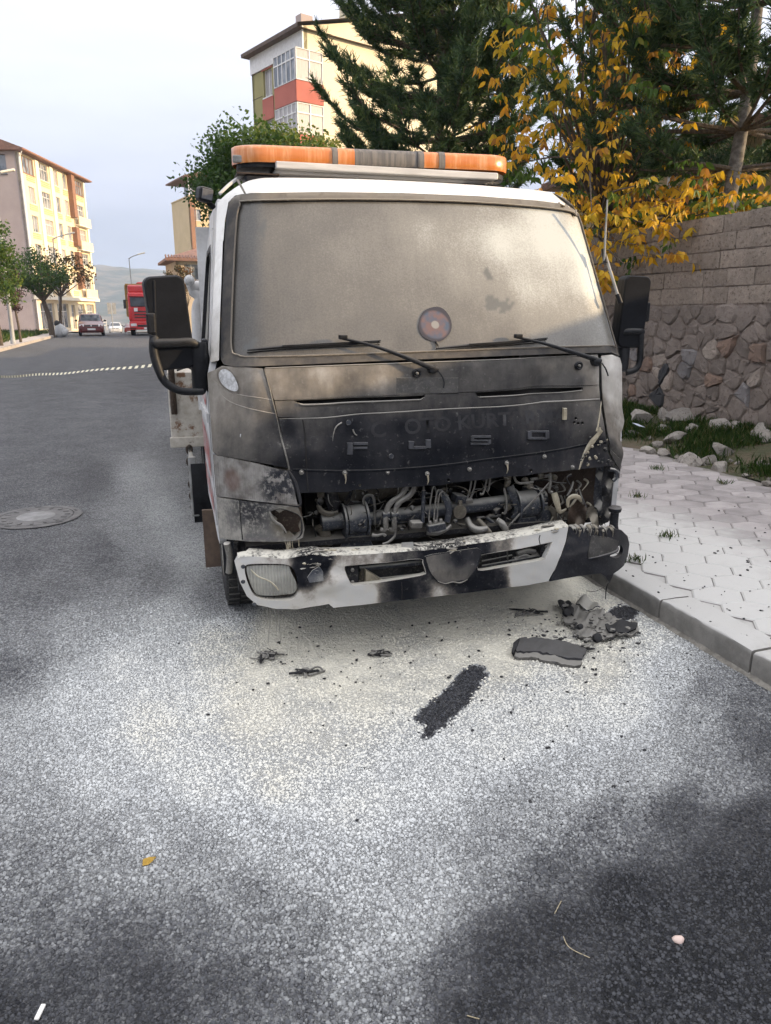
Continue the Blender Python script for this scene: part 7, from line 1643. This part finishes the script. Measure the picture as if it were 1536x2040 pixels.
# ================================================================== street furniture
M_GALV = M_simple('galvanised_steel', (.34, .35, .36), (.26, .27, .28), scale=3, rough=.5)
def lamp(base, h, arm, label, lean=(0, 0), r_=.07):
    l_ = tag(empty('street_lamp', base), label, 'street lamp', 'street lamps')
    MB().tube([(0, 0, 0), (lean[0], lean[1], h)], [r_, r_*.55], 10).build('pole', M_GALV, l_, smooth=50)
    MB().tube([Vector(v) for v in spline([Vector((lean[0], lean[1], h-.05)), Vector((lean[0]+arm*.4, lean[1], h+.14)), Vector((lean[0]+arm, lean[1], h+.3))], 4)], .035, 8).build('arm', M_GALV, l_, smooth=50)
    MB().box(-.05, -.11, -.05, .58, .11, .05).build('lamp_head', M_PILAS, l_, loc=(lean[0]+arm, lean[1], h+.32), rot=(0, R(-13), 0), bevel=.03)
    MB().lathe([(.13, 0), (.13, .04), (.09, .30)], 12).build('base', M_GALV, l_)
lamp((-6.27, 39.9, .12), 7.35, .35, 'pale street lamp with its head at the left edge of the view', (.1, 0), .10)
lamp((-6.05, 60.2, .0), 6.7, .95, 'slender street lamp standing in front of the cream block', (.05, 0), .06)
lamp((-1.0, 68, float(zroad(68))+.1), 6.0, .75, 'slender street lamp rising behind the red lorry', (-.05, 0), .06)
sg = tag(empty('road_sign', (-4.0, 96, float(zroad(96)))), 'pair of small pale sign panels on a post beyond the brow', 'sign'); MB().tube([(0, 0, 0), (0, 0, 3.4)], .05, 6).build('post', M_GALV, sg)
for dx in (-.42, .12): MB().box(dx, -.04, 2.2, dx+.42, 0, 3.5).build('panel', M_GALV, sg)
# white bundle by the far kerb
bd = tag(empty('white_bundle', (-5.65, 54.6, .0)), 'white bundle standing at the far kerb beside the thick trunk', 'bundle'); MB().blob((0, 0, .42), .42, 3, 2, .3, (.8, .7, 1.0)).build('sack', M_MARK, bd, smooth=60); MB().blob((.25, -.1, .28), .28, 5, 2, .3).build('sack', M_MARK, bd, smooth=60); MB().blob((-.1, 0, .9), .2, 6, 2, .3).build('sack', M_BLKTRIM, bd, smooth=60)
# ---- barrier tape from the truck bed across the road
t = NT('striped_tape'); a = t.attr('run'); st = t.math('FRACT', t.math('MULTIPLY', a, 8.5)); col = t.mix(t.ramp(st, .48, .52), (.72, .66, .46), (.018, .018, .018)); M_TAPE = t.set(color=col, rough=.5)
p0 = Vector(onX(330, 724, .09)); p1 = Vector((-6.2, 20.5, .35)); pts_ = []
for k in range(90):
    u = k/89; q = p0.lerp(p1, u); q.z -= 4*.16*u*(1-u)+.004*math.sin(u*60); pts_.append(q)
m = MB(); rows = []; run = []
for k, q in enumerate(pts_):
    a = .35+.5*math.sin(k*.21); d_ = (p1-p0).normalized(); s_ = d_.cross(UP).normalized(); w_ = (UP*math.cos(a)+s_*math.sin(a))*.011; rows.append([q-w_, q+w_]); run += [(q-p0).length]*2
m.grid(rows); tp = m.build('barrier_tape', M_TAPE); at = tp.data.attributes.new('run', 'FLOAT', 'POINT'); at.data.foreach_set('value', np.array(run, np.float32))
s_ = tp.modifiers.new('t', 'SOLIDIFY'); s_.thickness = .0008
tag(tp, 'black and pale striped barrier tape stretched across the road', 'barrier tape')
pp = tag(empty('tape_post', (-6.2, 20.5, 0)), 'thin post holding the barrier tape by the far kerb', 'post'); MB().tube([(0, 0, 0), (0, 0, 1.5)], .03, 8).build('shaft', M_GALV, pp); MB().lathe([(.16, 0), (.16, .04), (.04, .07)], 12).build('foot', M_GALV, pp)

# ---- manhole cover
M_IRON = M_simple('dusty_cast_iron', (.12, .115, .112), (.08, .077, .075), scale=12, rough=.7, bump=.6, bscale=50, bdist=.006)
M_IRONP = M_simple('powdered_iron', (.24, .237, .235), (.17, .168, .165), scale=10, rough=.85, bump=.5, bscale=60, bdist=.005)
mc = onZ(72, 1030); man = tag(empty('manhole_cover', (mc[0], mc[1], .003)), 'round dusty manhole cover set in the asphalt at left', 'manhole cover')
MB().lathe([(.285, .001), (.285, .004), (.335, .004), (.345, .001)], 48, None, True).build('ring', M_IRON, man, smooth=40)
MB().lathe([(.0, .001), (.272, .001), (.278, .004), (.20, .005), (.17, .004), (0, .005)], 40).build('cover', M_IRON, man, smooth=30)
MB().lathe([(0, .005), (.145, .005), (.14, .007), (0, .0075)], 36).build('centre_plate', M_IRONP, man, smooth=30)
for k in range(16): a = 2*math.pi*k/16; MB().box(-.02, -.010, .004, .02, .010, .009, Matrix.Rotation(a, 4, 'Z')@Matrix.Translation((.235, 0, 0))).build('stud', M_IRON, man)
for k in range(5): a = 2*math.pi*(k+.3)/5; MB().box(-.025, -.008, .0085, .025, .008, .0105, Matrix.Rotation(a, 4, 'Z')@Matrix.Translation((.31, 0, -.004))@Matrix.Rotation(1.57, 4, 'Z')).build('keyhole', M_BLKTRIM, man)
# ================================================================== debris on the road
M_ASH = dirty('ashen_burnt_plastic', (.12, .115, .105), d=(.34, .33, .30), dust=.55, amt=.35, rough=.85, scale=34, fine=70)
M_CHAR2 = dirty('matt_char', (.014, .014, .016), d=(.10, .10, .10), dust=.3, amt=.2, rough=.9, scale=30, fine=140)
def ground_sheet(name, poly, hfun, mat, parent, step=9, thick=.006):
    gg_ = random.Random(int(poly[0][0]+poly[0][1])); poly = [(a+gg_.uniform(-2.2, 2.2), b+gg_.uniform(-1.6, 1.6)) for a, b in densify(poly, 8)]; h0_ = hfun; tbl = {}
    hfun = lambda a, b: h0_(a, b)+tbl.setdefault((round(a, 2), round(b, 2)), gg_.gauss(0, .0022))
    def fn(P, off=0.0):
        out = []
        for a, b in P: q = onZ(a, b, 0); out.append((q[0], q[1], max(.001, hfun(a, b))+off))
        return np.array(out)-ORG
    return sheet(name, poly, (), step, fn, thick, mat, parent, off=thick, smooth=50)
M_SLAB = dirty('charred_slab', (.05, .05, .054), d=(.20, .195, .185), dust=.35, amt=.45, rough=.85, scale=18, fine=60)
# folded charred panel
ORG = onZ(1092, 1305, 0)
fp = tag(empty('charred_panel', tuple(ORG)), 'folded slab of charred grey material lying on the powdered road', 'debris')
ground_sheet('fold', [(1035, 1280), (1060, 1277), (1110, 1285), (1164, 1296), (1168, 1302), (1160, 1322), (1140, 1322), (1105, 1313), (1075, 1308), (1030, 1306), (1026, 1294)], lambda a, b: .014+.003*math.sin(a*.05+b*.1), M_SLAB, fp, 7, .012)
ground_sheet('fold', [(1024, 1298), (1060, 1300), (1100, 1308), (1140, 1320), (1160, 1318), (1155, 1332), (1135, 1332), (1100, 1325), (1072, 1318), (1024, 1314)], lambda a, b: .002+.003*math.sin(a*.12), M_ASH, fp, 6, .014)
ground_sheet('edge', [(1026, 1286), (1034, 1282), (1030, 1300), (1022, 1312), (1020, 1300)], lambda a, b: .012, M_CHAR2, fp, 5, .02)
# heap of melted grille
ORG = onZ(1190, 1258, 0)
hp = tag(empty('burnt_grille_heap', tuple(ORG)), 'crumpled heap of half-burnt plastic grille lying near the kerb', 'debris')
ground_sheet('shell', [(1115, 1208), (1140, 1215), (1165, 1225), (1190, 1225), (1215, 1232), (1238, 1250), (1268, 1256), (1270, 1266), (1250, 1276), (1215, 1278), (1190, 1284), (1160, 1280), (1145, 1270), (1150, 1256), (1125, 1252), (1120, 1240), (1135, 1232)], lambda a, b: .022+.012*math.sin(a*.11+1)*math.cos(b*.17)+.005*math.sin(a*.37+b*.29), M_ASH, hp, 5, .010)
ground_sheet('flap', [(1205, 1262), (1240, 1250), (1270, 1258), (1266, 1268), (1235, 1276), (1210, 1274)], lambda a, b: .036+.005*math.sin(a*.2), M_CHAR2, hp, 6, .008)
ground_sheet('flap', [(1145, 1216), (1160, 1200), (1180, 1212), (1195, 1224), (1180, 1230), (1160, 1226)], lambda a, b: .040+.012*math.sin(a*.2+b*.1), M_STEEL, hp, 6, .006)
ground_sheet('flap', [(1112, 1206), (1130, 1208), (1145, 1222), (1140, 1238), (1122, 1230), (1114, 1216)], lambda a, b: .028+.008*math.sin(a*.3), M_CHAR2, hp, 5, .008)
for (a, b, r_) in ((1184, 1272, .022), (1124, 1222, .020), (1150, 1250, .014)):
    q = onZ(a, b, .05)-ORG; MB().lathe([(r_*.5, -.01), (r_, -.008), (r_, .014), (r_*.6, .016)], 14, Matrix.Translation(q+np.array([0, -.02, .012]))@Matrix.Rotation(R(55), 4, 'X')).build('burnt_boss', M_CHAR2, hp, smooth=40)
g_ = random.Random(4)
for i in range(120):
    a, b = g_.gauss(1190, 40), g_.gauss(1252, 17); q = onZ(a, b, .012+.03*g_.random())-ORG; MB().blob(q, g_.uniform(.004, .013), i, 1, .7, (g_.uniform(.8, 1.8), g_.uniform(.8, 1.6), .5)).build('crust', g_.choice((M_CHAR2, M_ASH, M_ASH)), hp)
# wiry scraps under the bumper
def scrap(px_, label, seed, r_=.05):
    o_ = onZ(*px_, 0); g = random.Random(seed); e_ = tag(empty('burnt_scrap', tuple(o_)), label, 'debris')
    for i in range(9):
        p_ = [Vector((g.gauss(0, r_), g.gauss(0, r_*.6), g.uniform(.003, .02))) for _ in range(3)]; tubeo('strand', p_, g.uniform(.002, .006), M_CHAR2 if i % 2 else M_ASH, e_, n=5)
    for i in range(5): MB().blob((g.gauss(0, r_*.6), g.gauss(0, r_*.4), .008), g.uniform(.008, .016), i, 1, .6, (1.3, 1, .5)).build('crust', M_ASH, e_)
scrap((530, 1310), 'tangle of burnt wire strands on the powder below the fog lamp', 1, .045)
scrap((610, 1342), 'dusty burnt fragment in the middle of the pale powder', 2, .035)
scrap((752, 1303), 'thin black burnt strip lying on the powder below the bumper', 3, .03)
scrap((1055, 1222), 'small dark scrap on the powder beside the crumpled heap', 4, .045)
# crumbs of soot, far too many to count
g = np.random.RandomState(8); cr_m = MB(); pr = MB().blob((0, 0, 0), 1, 2, 1, .6)
pv = np.array(pr.v)
def crumb(x, y, z, s_):
    a = g.uniform(0, 6.28); c_, s2 = math.cos(a), math.sin(a); sc = np.array([g.uniform(.7, 1.6), g.uniform(.6, 1.2), .55])*s_
    v = pv*sc; v = np.stack([v[:, 0]*c_-v[:, 1]*s2, v[:, 0]*s2+v[:, 1]*c_, v[:, 2]], -1)+np.array([x, y, z]); cr_m.add(v, pr.f)
for cx_, cy_, sx_, sy_, n_ in ((1120, 1240, 70, 22, 110), (1200, 1300, 100, 40, 60), (900, 1300, 200, 50, 60), (620, 1330, 90, 40, 40), (1000, 1450, 300, 100, 60), (700, 1250, 250, 20, 40)):
    for _ in range(n_):
        a, b = g.normal(cx_, sx_), g.normal(cy_, sy_); q = onZ(a, max(b, 1200), 0)
        if q[0] < KERB_X-.03: crumb(q[0], q[1], .003, g.choice((.003, .004, .005, .008)))
for _ in range(110):
    q = onZ(g.uniform(1240, 1536), g.normal(1180, 90), PAVE_Z)
    if KERB_X+.03 < q[0] < 5: crumb(q[0], q[1], PAVE_Z+.003, g.choice((.003, .005, .008)))
tag(cr_m.build('soot_crumbs', M_CHAR2), 'black soot crumbs scattered over powder and pavement', 'crumbs', kind='stuff')
# single small things on the road
M_YLEAF = M_leaf('fallen_yellow_leaf', [(0, (.45, .28, .05)), (1, (.55, .36, .08))], .2)
o_ = onZ(284, 1727, 0); V = [(0, 0, .004), (.012, .014, .012), (.03, .010, .010), (.048, 0, .004), (.03, -.012, .009), (.012, -.012, .006)]
me = bpy.data.meshes.new('fallen_leaf'); me.from_pydata(V, [], [(0, 1, 2, 3), (0, 3, 4, 5)]); me.update(); fl_ = link('fallen_leaf', me, M_YLEAF, None, tuple(o_), (0, 0, .6)); tag(fl_, 'curled yellow leaf lying alone on the grey road at left', 'leaf')
o_ = onZ(1352, 1878, 0); tag(MB().blob((0, 0, .007), .012, 5, 2, .4, (1.1, .9, .8)).build('pebble', M_simple('pink_pebble', (.62, .48, .42), (.52, .40, .36), rough=.8), None, smooth=60, loc=tuple(o_)), 'pale pink pebble on the dark asphalt at lower right', 'pebble')
o_ = onZ(80, 2018, 0); tag(MB().box(-.006, -.020, 0, .006, .020, .006).build('cigarette_end', M_simple('paper_white', (.78, .76, .72), (.70, .68, .64), rough=.8), None, loc=tuple(o_), rot=(0, 0, -.3), bevel=.0025), 'white cigarette end on the asphalt at the bottom left corner', 'litter')
M_STRAW = M_simple('dry_straw', (.42, .36, .24), (.34, .29, .19), rough=.8)
for pl, lb in (([(1105, 1820), (1118, 1795)], 'short straight straw on the dark asphalt'), ([(1122, 1865), (1135, 1888), (1175, 1908)], 'curved dry grass stem on the dark asphalt'), ([(930, 2023), (955, 2030)], 'tiny straw near the bottom edge of the road')):
    q = [Vector(onZ(a, b, .006)) for a, b in pl]; o_ = tubeo('straw', q, .0012, M_STRAW, None, n=5); tag(o_, lb, 'straw', 'dry stems on the road')

# ================================================================== rubble along the wall foot
M_RUB = M_rough('pale_rubble', (.31, .29, .262), (.22, .20, .178), (.12, .105, .09), 9, .2)
g = random.Random(17)
def rock(name, q, r_, sc, seed, mat):
    bm = bmesh.new(); bmesh.ops.create_icosphere(bm, subdivisions=2, radius=1); gg = random.Random(seed)
    pl = [(Vector((gg.gauss(0, 1), gg.gauss(0, 1), gg.gauss(0, 1))).normalized(), gg.uniform(.35, .75)) for _ in range(12)]
    for v in bm.verts:
        for n_, d_ in pl:
            k = v.co.dot(n_)
            if k > d_: v.co -= n_*(k-d_)
        v.co *= 1+gg.uniform(-.05, .05)
        v.co = Vector((v.co.x*sc[0], v.co.y*sc[1], v.co.z*sc[2]))*r_
    me = bpy.data.meshes.new(name); bm.to_mesh(me); bm.free(); finish(me, None)
    return link(name, me, mat, None, tuple(q), (gg.uniform(-.3, .3), gg.uniform(-.3, .3), gg.uniform(0, 6)))
ROCKS = [((1282, 838), .17, 'large pale rubble block beside the truck at the wall foot'), ((1265, 850), .10, 'small rubble stone tucked behind the cab corner'), ((1322, 835), .12, 'tilted rubble slab behind the large block'), ((1348, 838), .19, 'broad brown-edged rubble boulder against the wall'), ((1318, 852), .12, 'rounded rubble stone below the boulder'), ((1345, 866), .13, 'flat pale rubble stone at the pavement edge'),
         ((1297, 880), .09, 'small pale stone on the pavement edge near the cab'), ((1322, 882), .07, 'round dark stone beside the small pale stone'), ((1375, 860), .10, 'light stone half hidden in the grass'), ((1435, 862), .14, 'grey rubble block standing in the grass at right'), ((1462, 850), .11, 'upright pale rubble stone behind the grey block'), ((1445, 890), .12, 'leaning grey stone at the grass edge'), ((1440, 910), .10, 'angular stone fallen at the paving edge'), ((1385, 900), .11, 'dusty rubble stone on the paving edge'), ((1362, 895), .08, 'pale flat fragment on the paving edge'), ((1410, 900), .09, 'grey fragment between two larger stones'), ((1510, 870), .13, 'pale rubble stone at the right edge of the grass'), ((1528, 880), .12, 'half-buried stone cut off by the right edge'), ((1532, 940), .05, 'small pointed stone on the grass at far right'), ((1310, 868), .08, 'little stone between the pale blocks')]
for i, ((a, b), r_, lb) in enumerate(ROCKS):
    q = onZ(a, b+6, .22); x = min(max(q[0], PAVE_X1-.05), WALL_X-.12); q = onX(a, b, x); z = float(verge_z(np.array(x), np.array(q[1])))
    tag(rock('rubble_stone', (x, q[1], z+r_*.22), r_*1.25, (1.15, 1.0, .8), i+50, M_RUB), lb, 'stone', 'rubble along the wall foot')
for i in range(60):
    y = g.uniform(5.0, 11); x = PAVE_X1+.0+abs(g.gauss(0, .35)); r_ = g.uniform(.025, .06)
    if x > WALL_X-.1: continue
    tag(rock('rubble_stone', (x, y, float(verge_z(np.array(x), np.array(y)))+r_*.2), r_, (1.1, 1, .7), i+200, M_RUB), 'small loose rubble fragment among the grass at the wall foot', 'stone', 'small rubble fragments')
# scrap of paper in the rubble
q = onX(1272, 847, 5.45); tag(MB().box(-.07, -.05, 0, .07, .05, .003).build('paper_scrap', M_simple('pale_blue_paper', (.55, .60, .70), (.50, .55, .64), rough=.8), None, loc=(q[0], q[1], q[2]), rot=(.3, .2, .4)), 'pale blue paper scrap lying on the rubble beside the truck', 'litter')
# ================================================================== the air
hz_ = bpy.data.objects.new('haze', MB().box(-6000, -3200, float(zroad(900))-12, 6000, 6500, 190).mesh('haze')); COL.objects.link(hz_)
hm = bpy.data.materials.new('haze_air'); hm.use_nodes = True; hn_ = hm.node_tree.nodes; hn_.clear(); ho = hn_.new('ShaderNodeOutputMaterial'); pv_ = hn_.new('ShaderNodeVolumePrincipled')
pv_.inputs['Color'].default_value = (.62, .76, 1.0, 1); pv_.inputs['Density'].default_value = .00024; pv_.inputs['Anisotropy'].default_value = .2
hm.node_tree.links.new(pv_.outputs[0], ho.inputs['Volume']); hz_.data.materials.append(hm); tag(hz_, 'thin bluish haze filling the valley air', 'haze', kind='stuff')
